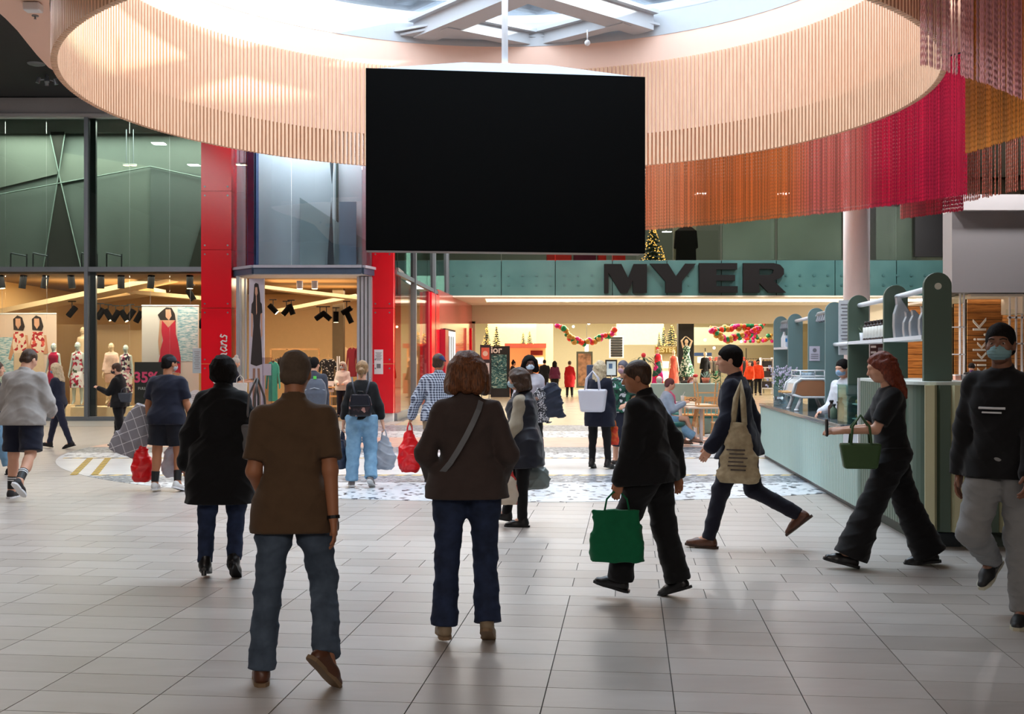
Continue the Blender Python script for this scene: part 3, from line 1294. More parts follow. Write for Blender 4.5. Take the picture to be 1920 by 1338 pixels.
for d0, d1, m, nm in ((13.04, 15.1, M_TERR, 'terrazzo_band'), (15.1, 15.95, M_PEBB, 'pebble_band'), (15.95, 18.85, M_PLAIN, 'stone_band'), (18.85, 19.95, M_TERR, 'terrazzo_band'),
                      (19.95, 21.25, M_PEBB, 'pebble_band'), (21.25, 23.9, M_PINKS, 'pink_stone_band'), (23.9, 26.0, M_TERR, 'terrazzo_band'), (26.0, 28.4, M_PEBB, 'pebble_band')):
    MB().slab(disc_band(d0, d1 - .004), -.004, .004).build(nm, m, floor)
for d in (16.05, 18.85):
    q = DR ** 2 - (d - DC.y) ** 2
    w = math.sqrt(q) - .1
    MB().box((DC.x, d, .0055), (2 * w, .09, .002)).build('hazard_tape', M_TAPE, floor)
for dx in (.12, .42):
    a = Vector((-6.42 + dx, 16.1, 0))
    b = Vector((-7.2 + dx, 18.8, 0))
    mid = (a + b) / 2
    MB().box((mid.x, mid.y, .007), (.10, (b - a).length, .002), math.atan2((b - a).y, (b - a).x) - PI / 2).build('hazard_tape', M_TAPE, floor)
# paler floor of the department store and the stone strip along the shop fronts
M_STORE = ramp_mat('polished_cream_floor', 'noise', [(.3, (166, 150, 124)), (.7, (184, 170, 145))], 1.2, .22, coord='World', stretch=(1, 4, 1))
struct('floor_store', MB().slab([(-3.0, 28.4), (14, 28.4), (17.5, 44), (17.5, 70), (-8, 70), (-2.4, 44)], -.004, .003), M_STORE)
struct('trim_1', MB().slab([(-16, 27.9), (-3.3, 27.9), (-3.3, 30.4), (-16, 30.4)], -.004, .005), mat('grey_border_stone', (150, 150, 150), .4))

# ------------------------------------------------------------------ ceilings, dome well, outer walls
PINK = mat('blush_plaster', (236, 196, 176), .75, var=.03, scale=1.5)
CEIL = mat('charcoal_ceiling', (44, 45, 48), .8, var=.08)
RC = Vector((-.14, 14.5, 0))
# plan of the dropped blush soffit
blob = [(-8.0, 9.0), (-7.85, 12), (-7.6, 16.0), (-7.75, 17.4), (-8.0, 18.6), (-8.2, 19.6), (-8.3, 20.4), (-8.15, 21.0), (-6.5, 22.0), (-3.5, 22.6), (0, 22.8), (4, 22.4), (7.4, 20.5), (9.2, 17), (9.2, 11), (8, 7.5), (4, 6.2), (-4, 6.2), (-7, 7.2)]
DRR = 5.36


def ring_with_hole(outer, c, r, z0, z1, n=96):
    """Plate with the given outline and a round hole."""
    mb = MB()
    pts = []
    m = len(outer)
    for i in range(n):
        t = 2 * PI * i / n
        d = Vector((math.cos(t), math.sin(t)))
        best = None
        for j in range(m):
            a = Vector(outer[j]) - c.xy
            b = Vector(outer[(j + 1) % m]) - c.xy
            e = b - a
            den = d.x * e.y - d.y * e.x
            if abs(den) < 1e-9:
                continue
            s_ = (a.x * e.y - a.y * e.x) / den
            q = (a.x * d.y - a.y * d.x) / den
            if s_ > 0 and -1e-6 <= q <= 1 + 1e-6:
                best = s_ if best is None else max(best, s_)
        pts.append((c.xy + d * r, c.xy + d * best))
    for z in (z0, z1):
        for a, b in pts:
            mb.v += [(a.x, a.y, z), (b.x, b.y, z)]
    for i in range(n):
        j = (i + 1) % n
        mb.f.append((2 * i, 2 * j, 2 * j + 1, 2 * i + 1))
        o = 2 * n
        mb.f.append((o + 2 * i, o + 2 * i + 1, o + 2 * j + 1, o + 2 * j))
        mb.f.append((2 * i + 1, 2 * j + 1, o + 2 * j + 1, o + 2 * i + 1))
        mb.f.append((2 * i, o + 2 * i, o + 2 * j, 2 * j))
    return mb


struct('ceiling', ring_with_hole(blob, RC, DRR + .02, 6.85, 7.0), PINK)
# high charcoal ceiling around the soffit, with the fascia between the two
big = [(-18, -9), (20, -9), (20, 44.4), (-18, 44.4)]


def plate_with_blob(outer, inner, z0, z1):
    mb = MB()
    n = 120
    c = Vector((-.14, 14.5))

    def hit(poly, d):
        best = 0
        for j in range(len(poly)):
            a = Vector(poly[j]) - c
            b = Vector(poly[(j + 1) % len(poly)]) - c
            e = b - a
            den = d.x * e.y - d.y * e.x
            if abs(den) < 1e-9:
                continue
            s_ = (a.x * e.y - a.y * e.x) / den
            q = (a.x * d.y - a.y * d.x) / den
            if s_ > 0 and -1e-6 <= q <= 1 + 1e-6:
                best = max(best, s_)
        return c + d * best
    angs = sorted([2 * PI * i / n for i in range(n)] + [math.atan2(y - c.y, x - c.x) % (2 * PI) for x, y in outer])
    for t in angs:
        d = Vector((math.cos(t), math.sin(t)))
        a, b = hit(inner, d), hit(outer, d)
        for z in (z0, z1):
            mb.v += [(a.x, a.y, z), (b.x, b.y, z)]
    m = len(angs)
    for i in range(m):
        j = (i + 1) % m
        A, Bq = 4 * i, 4 * j
        mb.f += [(A, Bq, Bq + 1, A + 1), (A + 2, A + 3, Bq + 3, Bq + 2), (A, A + 2, Bq + 2, Bq), (A + 1, Bq + 1, Bq + 3, A + 3)]
    return mb


struct('ceiling_high', plate_with_blob(big, blob, 8.8, 8.95), CEIL)
fas = MB()
for i in range(len(blob)):
    a, b = blob[i], blob[(i + 1) % len(blob)]
    fas.add([(a[0], a[1], 6.86), (b[0], b[1], 6.86), (b[0], b[1], 8.95), (a[0], a[1], 8.95)], [(0, 1, 2, 3)])
struct('trim_2', fas, CEIL)
struct('wall_back', MB().box((1, -9, 4.4), (38, .2, 8.9)), mat('warm_wall', (150, 132, 118), .8))
struct('wall_left', MB().box((-18, 18, 4.4), (.2, 54, 8.9)), mat('grey_wall', (150, 148, 146), .8))
struct('wall_right', MB().box((20, 18, 4.4), (.2, 54, 8.9)), mat('grey_wall', (150, 148, 146), .8))

# blush drum that carries the slats and closes the well up to the glass
dr = MB()
n = 128
for z in (5.55, 7.22):
    for k in range(n):
        t = 2 * PI * k / n
        for r in (DRR - .012, DRR + .012):
            dr.v.append((RC.x + r * math.cos(t), RC.y + r * math.sin(t), z))
for k in range(n):
    j = (k + 1) % n
    o = 2 * n
    dr.f += [(2 * k, 2 * j, o + 2 * j, o + 2 * k), (2 * k + 1, o + 2 * k + 1, o + 2 * j + 1, 2 * j + 1), (2 * k, 2 * k + 1, 2 * j + 1, 2 * j), (o + 2 * k, o + 2 * j, o + 2 * j + 1, o + 2 * k + 1)]
struct('trim_4', dr, PINK, smooth=False)

# skylight: lattice of deep beams, solid corner plates, thin glass
M_BEAM = mat('skylight_beam_paint', (176, 178, 182), .5, var=.03)
sky = bpy.data.objects.new('window_1', None)
COL.objects.link(sky)
sky['kind'] = 'structure'
sky.location = (RC.x, RC.y, 7.22)


def beam(a, b, w=.30, h=.26, z=7.26, flange=True, nm='skylight_beam'):
    a, b = Vector((*a, 0)), Vector((*b, 0))
    d = (b - a)
    ang = math.atan2(d.y, d.x)
    mb = MB()
    mid = (a + b) / 2
    mb.box((mid.x, mid.y, z + h / 2), (d.length, w, h), ang)
    if flange:
        mb.box((mid.x, mid.y, z + h + .03), (d.length, w + .22, .06), ang)
    mb.build(nm, M_BEAM, sky, world=True)


def clipc(p, q, r=5.33):
    """Far end of the beam p -> q kept inside the well."""
    p, q = Vector(p), Vector(q)
    for i in range(200):
        t = p.lerp(q, 1 - i / 200)
        if (t - RC.xy).length < r:
            return tuple(t)
    return tuple(p)


c0 = (.22, 17.35)
for i_, e in enumerate(((-5.5, 24.7), (6.0, 22.6), (-4.6, 12.9), (6.4, 12.0))):
    beam(c0, clipc(c0, e), .42, z=7.26 + .004 * i_)
beam(clipc((.45, 20.05), (.45, 20.05)), (-1.15, 18.95), .24, .2, 7.24)
beam(clipc((.45, 20.05), (.45, 20.05)), (1.92, 18.7), .24, .2, 7.247)
beam((-4.6, 12.9), clipc((-4.6, 12.9), (-8, 17)), .42)
beam((6.4, 12.0), (4.0, 9.5), .42)
beam((-4.6, 12.9), clipc((-4.6, 12.9), (0, 8.6)), .42)
beam(clipc((0, 8.9), (6.4, 12.0)), (0, 9.3), .42)
pl = []
for poly in ([(-1.15, 18.95), (.45, 20.05), (.3, 19.85 + .0), (-2.0, 19.5)], ):
    pass
MB().slab([(-1.1, 18.95), (.42, 20.0), (.2, 19.83), (-1.5, 19.66), (-1.95, 19.5)], 7.30, 7.34).build('solid_panel', M_BEAM, sky, world=True)
arcL = [(RC.x + 5.33 * math.sin(R(a)), RC.y + 5.33 * math.cos(R(a))) for a in (-21, -15, -9, -3, 3, 6)]
MB().slab([(-1.1, 18.95)] + arcL + [(.42, 19.9)], 7.36, 7.40).build('solid_panel', M_BEAM, sky, world=True)
arcR = [(RC.x + 5.33 * math.sin(R(a)), RC.y + 5.33 * math.cos(R(a))) for a in (7, 13, 19, 25, 30)]
MB().slab([(.48, 19.9)] + arcR + [(1.92, 18.7)], 7.36, 7.40).build('solid_panel', M_BEAM, sky, world=True)
MB().lathe([(5.40, 0), (5.40, .02)], (RC.x, RC.y, 7.60), 64).build('pane', glass('skylight_glass', (240, 248, 255), .03), sky, world=True)
rim = MB()
for k in range(96):
    t = 2 * PI * k / 96
    for r, z in ((5.34, 7.2), (5.5, 7.2), (5.5, 7.75), (5.34, 7.75)):
        rim.v.append((RC.x + r * math.cos(t), RC.y + r * math.sin(t), z))
for k in range(96):
    j = (k + 1) % 96
    for q in range(4):
        rim.f.append((4 * k + q, 4 * k + (q + 1) % 4, 4 * j + (q + 1) % 4, 4 * j + q))
rim.build('rim', M_BEAM, sky, world=True)
sp = MB().cyl((1.28, 19.0, 7.05), (1.28, 19.0, 7.25), .012)
sp.ball((1.28, 19.0, 7.03), .05)
sp.build('camera_dome', M_WHITE, sky, True, world=True)

# ------------------------------------------------------------------ slat ring
M_SLAT = ramp_mat('pine_slat', 'noise', [(.25, (214, 166, 132)), (.75, (230, 188, 154))], 5, .5, stretch=(6, 6, .5), coord='World')
ring = thing('slat_ring', 'huge round hanging ring of vertical pine slats below the skylight', 'ceiling feature', (RC.x, RC.y, 5.0))
NS = 462
slat_me = MB().box((0, 0, .88), (.040, .072, 1.76)).mesh('slat')
slat_me.materials.append(M_SLAT)
rest = MB()
order = []
for i in range(NS):
    a = 2 * PI * i / NS                     # from the far side, clockwise
    x, y = DRR * math.sin(a), DRR * math.cos(a)
    order.append((abs(((a + PI) % (2 * PI)) - PI), a, x, y))
order.sort()
for j, (k, a, x, y) in enumerate(order):
    if j < 300:
        o = link('slat', slat_me, ring)
        o.location = (x, y, 0)
        o.rotation_euler = (0, 0, -a)
    else:
        rest.box((x, y, .88), (.040, .072, 1.76), -a)
rest.build('slats_near', M_SLAT, ring)['kind'] = 'stuff'
for z in (.62, 1.70):
    hp = MB()
    for k in range(128):
        t = 2 * PI * k / 128
        for r, dz in ((DRR + .015, -.02), (DRR + .045, -.02), (DRR + .045, .02), (DRR + .015, .02)):
            hp.v.append((r * math.cos(t), r * math.sin(t), z + dz))
    for k in range(128):
        j = (k + 1) % 128
        for q in range(4):
            hp.f.append((4 * k + q, 4 * j + q, 4 * j + (q + 1) % 4, 4 * k + (q + 1) % 4))
    hp.build('hoop', M_DARKMETAL, ring)

# ------------------------------------------------------------------ the hanging screen
sc = thing('display_screen', 'huge black blank display screen hanging from a white pole', 'screen', (-.06, 14.52, 3.05), math.atan2(.45, 3.61))
w2 = 1.82
M_SCR = mat('screen_glass_black', (1, 1, 1), .6, var=0, spec=.05)
bevel(MB().box((0, -.02, 1.16), (2 * w2, .03, 2.32)).build('panel', M_SCR, sc), .004)
MB().box((0, .16, 1.16), (2 * w2 - .02, .32, 2.31)).build('housing', mat('screen_housing', (40, 42, 46), .5), sc)
cap = MB()
cap.add([(-w2 + .15, 0, 2.33), (w2 - .15, 0, 2.33), (w2 - .15, .6, 2.33), (-w2 + .15, .6, 2.33), (-.55, .1, 2.47), (.55, .1, 2.47), (.55, .5, 2.47), (-.55, .5, 2.47)],
        [(3, 2, 1, 0), (4, 5, 6, 7), (0, 1, 5, 4), (1, 2, 6, 5), (2, 3, 7, 6), (3, 0, 4, 7)])
cap.build('cover', mat('screen_cover_paint', (150, 158, 168), .4, var=.03), sc)
MB().cyl((0, .28, 2.4), (0, .28, 4.25), .042, n=16).cyl((0, .28, 2.45), (0, .28, 2.50), .10, n=16).build('pole', M_WHITE, sc, True)

# ------------------------------------------------------------------ bead curtains
def chain_mat(nm, c):
    return mat(nm, c, .45, .15, var=.25, scale=3, coord='Generated')


def curtain(label, pts, zb, zt, stops, pitch=.030, rad=.009, seed=1, keep=1.0, group='bead curtains round the ring'):
    """Strands of fine links along a plan curve; colour runs through stops from one end to the other."""
    rnd = random.Random(seed)
    pts = [Vector((*p, 0)) for p in pts]
    seg = [(pts[i + 1] - pts[i]).length for i in range(len(pts) - 1)]
    tot = sum(seg)
    n = int(tot / pitch)
    vs, fs, cols = [], [], []
    base = 0
    for i in range(n):
        if rnd.random() > keep:
            continue
        t = i / n * tot
        k = 0
        while k < len(seg) - 1 and t > seg[k]:
            t -= seg[k]
            k += 1
        p = pts[k].lerp(pts[k + 1], t / seg[k])
        f = i / n
        z0 = zb(f) if callable(zb) else zb
        z0 += rnd.uniform(-.012, .012)
        L = int(max(6, (zt - z0) / .034))
        for q in range(len(stops) - 1):
            if stops[q][0] <= f <= stops[q + 1][0]:
                a = (f - stops[q][0]) / max(1e-6, stops[q + 1][0] - stops[q][0])
                c = [stops[q][1][e] * (1 - a) + stops[q + 1][1][e] * a for e in range(3)]
        jit = rnd.uniform(.82, 1.15)
        c = lin([min(255, v * jit) for v in c])
        for j in range(L + 1):
            z = z0 + (zt - z0) * j / L
            r = rad * (1.35 if j % 2 else .65)
            for e in range(3):
                th = 2 * PI * e / 3 + rnd.random() * .2
                vs.append((p.x + r * math.cos(th), p.y + r * math.sin(th), z))
                cols.append(c)
        for j in range(L):
            for e in range(3):
                fs.append((base + 3 * j + e, base + 3 * j + (e + 1) % 3, base + 3 * j + 3 + (e + 1) % 3, base + 3 * j + 3 + e))
        base += 3 * (L + 1)
    me = bpy.data.meshes.new('bead_curtain')
    me.from_pydata(vs, [], fs)
    at = me.color_attributes.new('dye', 'FLOAT_COLOR', 'POINT')
    at.data.foreach_set('color', np.array(cols, np.float32).ravel())
    o = link('bead_curtain', me, None, M_CHAIN)
    tag(o, label, 'curtain', None, 'stuff')
    # slim track it hangs from
    tr = MB()
    tr.tube([(q.x, q.y, zt) for q in pts], .02, 4)
    tr.build('track', M_DARKMETAL, o)
    return o


M_CHAIN = bpy.data.materials.new('anodised_chain')
M_CHAIN.use_nodes = True
nt_, N_, L_, B_ = nodes(M_CHAIN)
B_.inputs['Roughness'].default_value = .42
B_.inputs['Metallic'].default_value = .1
at_ = N_.new('ShaderNodeAttribute')
at_.attribute_name = 'dye'
L_.new(at_.outputs['Color'], B_.inputs['Base Color'])


def arc(r, a0, a1, n=14, c=RC):
    return [(c.x + r * math.sin(R(a0 + (a1 - a0) * i / n)), c.y + r * math.cos(R(a0 + (a1 - a0) * i / n))) for i in range(n + 1)]


ORG, BRN, SAL, PNK, MAG, CRI = (238, 156, 92), (216, 138, 80), (244, 176, 138), (232, 146, 142), (226, 46, 100), (180, 30, 60)
curtain('long chain curtain running from orange to magenta behind the ring', [(1.9, 24.1), (2.86, 24.0), (4.4, 22.8), (6.2, 21.0), (7.0, 19.9), (7.65, 18.8)], 4.43, 6.84,
        [(0, SAL), (.2, SAL), (.3, BRN), (.52, ORG), (.60, PNK), (.72, PNK), (.78, MAG), (1, MAG)], .017, .0075, 1)
curtain('chain curtain of rust orange strands behind the magenta one', [(1.7, 24.6), (3.0, 24.5), (4.7, 23.2), (6.6, 21.3), (7.35, 20.2)], 4.62, 6.84,
        [(0, ORG), (.45, ORG), (.6, BRN), (1, PNK)], .024, .0085, 2)
curtain('crimson chain curtain hanging lowest beside the black panel', [(7.25, 20.9), (7.6, 20.3), (7.95, 19.7)], 4.28, 6.84, [(0, PNK), (.4, CRI), (1, MAG)], .018, .008, 3)
curtain('dusty pink chain curtain nearest the right edge of the ring', [(3.85, 10.55), (4.2, 10.8), (4.8, 11.3), (5.4, 11.9), (6.2, 12.6)], lambda f: 4.43, 6.84, [(0, (238, 154, 144)), (.4, (246, 164, 160)), (1, (244, 150, 152))], .017, .0052, 4, .8)
curtain('golden orange chain curtain under the dusty pink one at right', [(6.12, 15.1), (6.35, 13.9), (6.5, 13.0)], 4.43, 6.84, [(0, (220, 140, 46)), (1, (232, 150, 52))], .014, .0075, 5)
curtain('sparse chain curtain of grey and dark red strands at far right', [(7.75, 20.3), (8.05, 19.4), (8.35, 18.2), (8.5, 17.2)], 4.43, 6.84, [(0, (190, 92, 86)), (.5, (206, 122, 100)), (1, (190, 98, 86))], .046, .012, 6, .85)
curtain('rust chain curtain cut by the top right corner', [(3.55, 8.45), (4.0, 9.0), (4.45, 9.55)], 4.70, 6.84, [(0, (204, 112, 66)), (1, (196, 98, 64))], .011, .0052, 7)

# ------------------------------------------------------------------ left: two-storey shop front at 30.5 m
FD = 30.5


def FX(px, d=FD):
    return (px - 960) / FP * d


def FZ(py, d=FD):
    return CH - (py - HZ) / FP * d


wl = struct('wall_bulkhead', MB().box((-10.5, FD, 8.5), (15, .3, .52)).box((-10.5, FD - .06, 8.28), (15, .35, .07)), mat('bulkhead_paint', (176, 174, 176), .7, var=.03))
GREEN_GLASS = glass('green_tint_glass', (204, 214, 206), .03)
CLEAR = glass('clear_shop_glass', (246, 250, 248), .018)
shop = bpy.data.objects.new('window_2', None)
COL.objects.link(shop)
shop['kind'] = 'structure'
xs = [-15.2, FX(10), FX(87), FX(165), FX(243), FX(318), FX(384)]
for i in range(len(xs) - 1):
    a, b = xs[i] + .006, xs[i + 1] - .006
    MB().box(((a + b) / 2, FD, 6.2), (b - a, .02, 4.05)).build('upper_pane', GREEN_GLASS, shop)
    MB().box(((a + b) / 2, FD, 2.1), (b - a, .02, 4.0)).build('lower_pane', CLEAR, shop)
MB().box((-11.8, FD, 4.12), (7.0, .16, .13)).build('transom', M_STEEL, shop)
MB().box((-11.8, FD, .06), (7.0, .2, .12)).build('sill', M_STEEL, shop)
MB().box((FX(164), FD - .02, 4.15), (.10, .2, 8.2)).build('mullion', M_STEEL, shop)
MB().box((FX(173), FD + .1, 4.15), (.15, .1, 8.2)).build('mullion', M_DARKMETAL, shop)
for px in (0,):
    MB().box((FX(px) - .3, FD + .05, 4.15), (.06, .1, 8.2)).build('mullion', M_DARKMETAL, shop)

# faceted inner wall of the upper storey
M_FAC = [mat('facet_%d' % i, c, .7, var=.02) for i, c in enumerate(((132, 140, 130), (116, 126, 120), (102, 112, 110), (56, 56, 50), (160, 172, 162)))]
fc = bpy.data.objects.new('wall_upper', None)
COL.objects.link(fc)
fc['kind'] = 'structure'


def facet(pts, y, m, t=.03, y2=None):
    MB().prism([XZ(px, py, y) for px, py in pts], y, y + t).build('facet_panel', m, fc)


yq = 32.6
facet([(-60, 225), (460, 225), (460, 520), (-60, 520)], yq + .1, M_FAC[1])
facet([(-60, 225), (460, 225), (460, 249), (-60, 249)], yq - .02, M_FAC[4])
facet([(-60, 249), (107, 249), (107, 326), (-60, 366)], yq + .02, M_FAC[0])
facet([(112, 285), (282, 312), (112, 344)], yq + .03, M_FAC[0])
facet([(282, 312), (460, 340), (460, 500), (282, 500)], yq + .0, M_FAC[2])
facet([(160, 336), (282, 312), (282, 500), (160, 500)], yq + .04, M_FAC[1])
facet([(93, 247), (122, 247), (110, 320)], yq - .06, M_FAC[3])
facet([(110, 331), (153, 508), (80, 508)], yq - .06, M_FAC[3])
facet([(384, 395), (384, 508), (352, 508)], yq - .06, M_FAC[3])
bars = MB()
for a, b in (((93, 247), (110, 325)), ((122, 247), (110, 325)), ((110, 325), (80, 508)), ((110, 325), (153, 508)), ((0, 364), (282, 312)), ((282, 312), (384, 334))):
    p, q = P(*a, yq - .08), P(*b, yq - .08)
    bars.cyl(p, q, .018, n=4)
bars.build('metal_edge', mat('facet_edge', (150, 168, 160), .4), fc)
rails = MB()
for a, b in ((20, 50), (62, 90), (153, 182), (200, 228)):
    for px in (a, b):
        rails.cyl(P(px, 476, 31.6), P(px, 512, 31.6), .022, n=4)
    rails.cyl(P(a, 474, 31.6), P(b, 480, 31.6), .022, n=4)
rl = thing('handrail', 'row of thin dark metal rails behind the upper left glass', 'rail')
rails.build('rails', M_DARKMETAL, rl)
for px in (237, 250):
    pass
struct('floor_upper', MB().box((-9.2, 32.2, 4.13), (12.2, 3.2, .1)), mat('upper_floor_grey', (120, 118, 114), .7))

# red pillars
for nm, x0, x1, lab in (('red_pillar', FX(384), FX(440), 'tall glossy red pillar with white script, left of the shop door'), ('red_pillar', FX(700), FX(740), 'tall glossy red pillar right of the shop door')):
    t = thing(nm, lab, 'pillar', ((x0 + x1) / 2, FD, 0))
    w = x1 - x0
    zs = [.22, 1.55, 3.05, 4.62, 6.2, 8.2]
    for i in range(5):
        MB().box((0, -.05, (zs[i] + zs[i + 1]) / 2), (w, .62, zs[i + 1] - zs[i] - .012)).build('panel', M_RED, t)
    MB().box((0, -.03, .11), (w - .02, .56, .22)).build('plinth', M_WHITE, t)
    bo = MB()
    for z in zs[1:5]:
        for sx in (-1, 1):
            for dz in (-.12, .12):
                bo.cyl((sx * (w / 2 - .1), -.375, z + dz), (sx * (w / 2 - .1), -.355, z + dz), .022, n=8)
    bo.build('bolts', M_STEEL, t)
    if x0 < -7:
        # hand-written lettering that climbs the pillar
        st = {
            'R': [[(0, 0), (.05, .9)], [(-.12, .75), (.1, 1.0), (.42, .9), (.36, .62), (.08, .5)], [(.08, .5), (.3, .2), (.55, -.05)]],
            'o': [[(.3, .45), (.12, .4), (.08, .12), (.25, 0), (.4, .15), (.38, .4), (.3, .45)]],
            'c': [[(.4, .4), (.2, .48), (.06, .2), (.2, 0), (.42, .1)]],
            'k': [[(.05, 0), (.15, 1.0)], [(.4, .5), (.1, .25), (.45, 0)]],
            'm': [[(.05, 0), (.1, .45)], [(.08, .25), (.22, .46), (.28, .3), (.24, 0)], [(.27, .25), (.42, .46), (.48, .3), (.46, .05), (.58, .02)]],
            'a': [[(.38, .42), (.18, .48), (.06, .2), (.18, 0), (.36, .2), (.4, .45), (.36, .1), (.5, .02)]],
            'n': [[(.05, 0), (.1, .45)], [(.08, .25), (.26, .46), (.36, .34), (.32, .05), (.46, .02)]],
            's': [[(.38, .42), (.2, .5), (.16, .34), (.32, .2), (.26, .02), (.04, .04)]],
        }
        sg = MB()
        adv = 0.0
        for chx, wd in zip('Rockmans', (.52, .42, .42, .48, .6, .48, .46, .44)):
            for line in st[chx]:
                pp = []
                for i in range(len(line) - 1):
                    for e in range(4):
                        f = e / 4
                        pp.append((line[i][0] * (1 - f) + line[i + 1][0] * f, line[i][1] * (1 - f) + line[i + 1][1] * f))
                pp.append(line[-1])
                k = .36
                sg.tube([(.13 - (b_ - .45) * k * 1.0, -.375, .98 + (adv + a_ + .12 * b_) * k) for a_, b_ in pp], .019, 5)
            adv += wd
        sg.build('lettering', M_WHITE, t)
    else:
        # paper notice taped to the pillar
        MB().box((FX(713) - t.location.x, -.365, FZ(678)), (.24, .006, .66)).build('paper_notice', mat('notice_paper', (232, 228, 236), .7, var=.02), t)
        li = MB()
        for k in range(9):
            li.box((FX(713) - t.location.x, -.369, FZ(661) - k * .025), (.17 - (k % 3) * .03, .002, .010))
        li.box((FX(713) - t.location.x, -.369, FZ(661) - .36), (.11, .002, .12))
        li.build('print', mat('notice_ink', (120, 118, 126), .7), t)

# glazed bay above the door, canopy, folded doors
bay = bpy.data.objects.new('window_3', None)
COL.objects.link(bay)
bay['kind'] = 'structure'
bpts = [(FX(440), FD - .1), (FX(492), FD - 1.0), (FX(688), FD - 1.0), (FX(704), FD - .2)]
BLUE_GLASS = glass('blue_grey_glass', (206, 214, 220), .05)


def pane(a, b, z0, z1, m, nm, t=.02):
    a, b = Vector((*a, 0)), Vector((*b, 0))
    d = b - a
    mid = (a + b) / 2
    return MB().box((mid.x, mid.y, (z0 + z1) / 2), (d.length - .012, t, z1 - z0), math.atan2(d.y, d.x)).build(nm, m, bay)


split = [bpts[0], bpts[1], (FX(560), FD - 1.0), (FX(637), FD - 1.0), bpts[2], bpts[3]]
for i in range(len(split) - 1):
    pane(split[i], split[i + 1], 4.12, 8.2, BLUE_GLASS, 'pane')
for i in range(len(bpts) - 1):
    pane(bpts[i], bpts[i + 1], 3.92, 4.10, mat('canopy_blue_grey', (70, 88, 112), .4), 'canopy_edge', .12)
    pane(bpts[i], bpts[i + 1], 4.08, 4.15, mat('canopy_trim', (176, 180, 196), .35), 'canopy_trim', .2)
MB().slab([(FX(440), FD + .3)] + bpts + [(FX(704), FD + .3)], 3.9, 3.95).build('canopy_soffit', M_WHITE, bay)
MB().box((FX(483), FD - .55, 6.1), (.24, .3, 4.0)).build('blue_column', mat('blue_column_paint', (52, 76, 122), .5), bay)
MB().box((FX(472), FD - .3, 6.1), (.14, .2, 4.0)).build('dark_post', M_DARKMETAL, bay)
yb = FD + .1
BW = mat('bay_inner_wall', (196, 204, 208), .7, var=.02)
MB().box((-5.6, FD + .25, 6.1), (4.0, .06, 4.1)).build('inner_wall', BW, bay)
for pts, c, yy in ((((562, 370), (688, 452), (688, 502), (562, 502)), (150, 166, 166), FD + .12), (((636, 378), (668, 378), (668, 502), (636, 502)), (120, 140, 158), FD + .05), (((621, 378), (627, 502), (613, 502)), (66, 70, 74), FD + .0), (((618, 300), (626, 300), (622, 345)), (66, 70, 74), FD + .0)):
    MB().prism([XZ(a, b, yy) for a, b in pts], yy, yy + .03).build('facet_panel', mat('bay_facet_%d' % c[0], c, .7, var=.02), bay)

door = bpy.data.objects.new('door_1', None)
COL.objects.link(door)
door['kind'] = 'structure'
M_ALU = mat('silver_door_frame', (176, 180, 190), .35, .3, var=.04)
MB().box((FX(452), FD - .1, 1.98), (.10, .5, 3.9)).build('jamb', M_ALU, door)
for px, dy in ((462, .0), (470, .1)):
    for s_ in (-1, 1):
        MB().box((FX(px) + s_ * .06, FD - .35 + dy, 1.95), (.035, .06, 3.8)).build('leaf_stile', M_ALU, door)
    MB().box((FX(px), FD - .35 + dy, 1.95), (.10, .02, 3.7)).build('leaf_pane', CLEAR, door)
for px in (678, 685, 692, 699):
    MB().box((FX(px), FD - .3, 1.95), (.075, .7, 3.85)).build('folded_leaf', M_ALU, door)
# tall print of a woman on the open leaf
lf = thing('door_banner', 'tall lilac grey banner with a woman in a black dress at the shop door', 'banner', (FX(491), FD - .6, 0), R(-14))
MB().box((0, 0, 1.95), (.44, .05, 3.75)).build('board', mat('lilac_board', (196, 190, 206), .5, var=.03), lf)


def cutout(o, polys, y, dx=0.0):
    for i_, (nm, pts, c) in enumerate(polys):
        MB().prism([(a + dx, b) for a, b in pts], y - .004 - .0006 * i_, y - .0006 * i_).build(nm, mat('print_%d_%d_%d' % c, c, .6, var=.08), o)


lx = lambda px: (px - 491) / 68.85
lz = lambda py: FZ(py)
cutout(lf, [('printed_legs', [(lx(484), lz(690)), (lx(489), lz(690)), (lx(487), lz(768)), (lx(483), lz(768))], (150, 112, 98)), ('printed_legs', [(lx(493), lz(690)), (lx(498), lz(690)), (lx(500), lz(768)), (lx(496), lz(768))], (150, 112, 98)),
            ('printed_dress', [(lx(486), lz(565)), (lx(497), lz(565)), (lx(502), lz(572)), (lx(503), lz(588)), (lx(499), lz(592)), (lx(498), lz(612)), (lx(501), lz(642)), (lx(503), lz(682)), (lx(491), lz(686)), (lx(479.5), lz(682)), (lx(483), lz(640)), (lx(485.5), lz(612)), (lx(484.5), lz(592)), (lx(480.5), lz(588)), (lx(481.5), lz(572))], (44, 36, 38)),
            ('printed_arm', [(lx(499.5), lz(590)), (lx(502.5), lz(588)), (lx(503), lz(630)), (lx(500.5), lz(634))], (206, 158, 134)), ('printed_arm', [(lx(481), lz(588)), (lx(484), lz(590)), (lx(483), lz(634)), (lx(480.5), lz(630))], (206, 158, 134)),
            ('printed_hair', [(lx(490), lz(533)), (lx(495), lz(535)), (lx(498), lz(552)), (lx(500), lz(582)), (lx(495), lz(586)), (lx(487), lz(586)), (lx(484.5), lz(574)), (lx(486), lz(552)), (lx(487), lz(536))], (36, 26, 26))], -.027)
cutout(lf, [('printed_face', [(lx(489), lz(541)), (lx(493), lz(541)), (lx(494), lz(552)), (lx(491), lz(559)), (lx(488.5), lz(552))], (206, 158, 134)), ('printed_neck', [(lx(490.3), lz(558)), (lx(492), lz(558)), (lx(492.6), lz(588)), (lx(491), lz(592))], (206, 158, 134))], -.032)

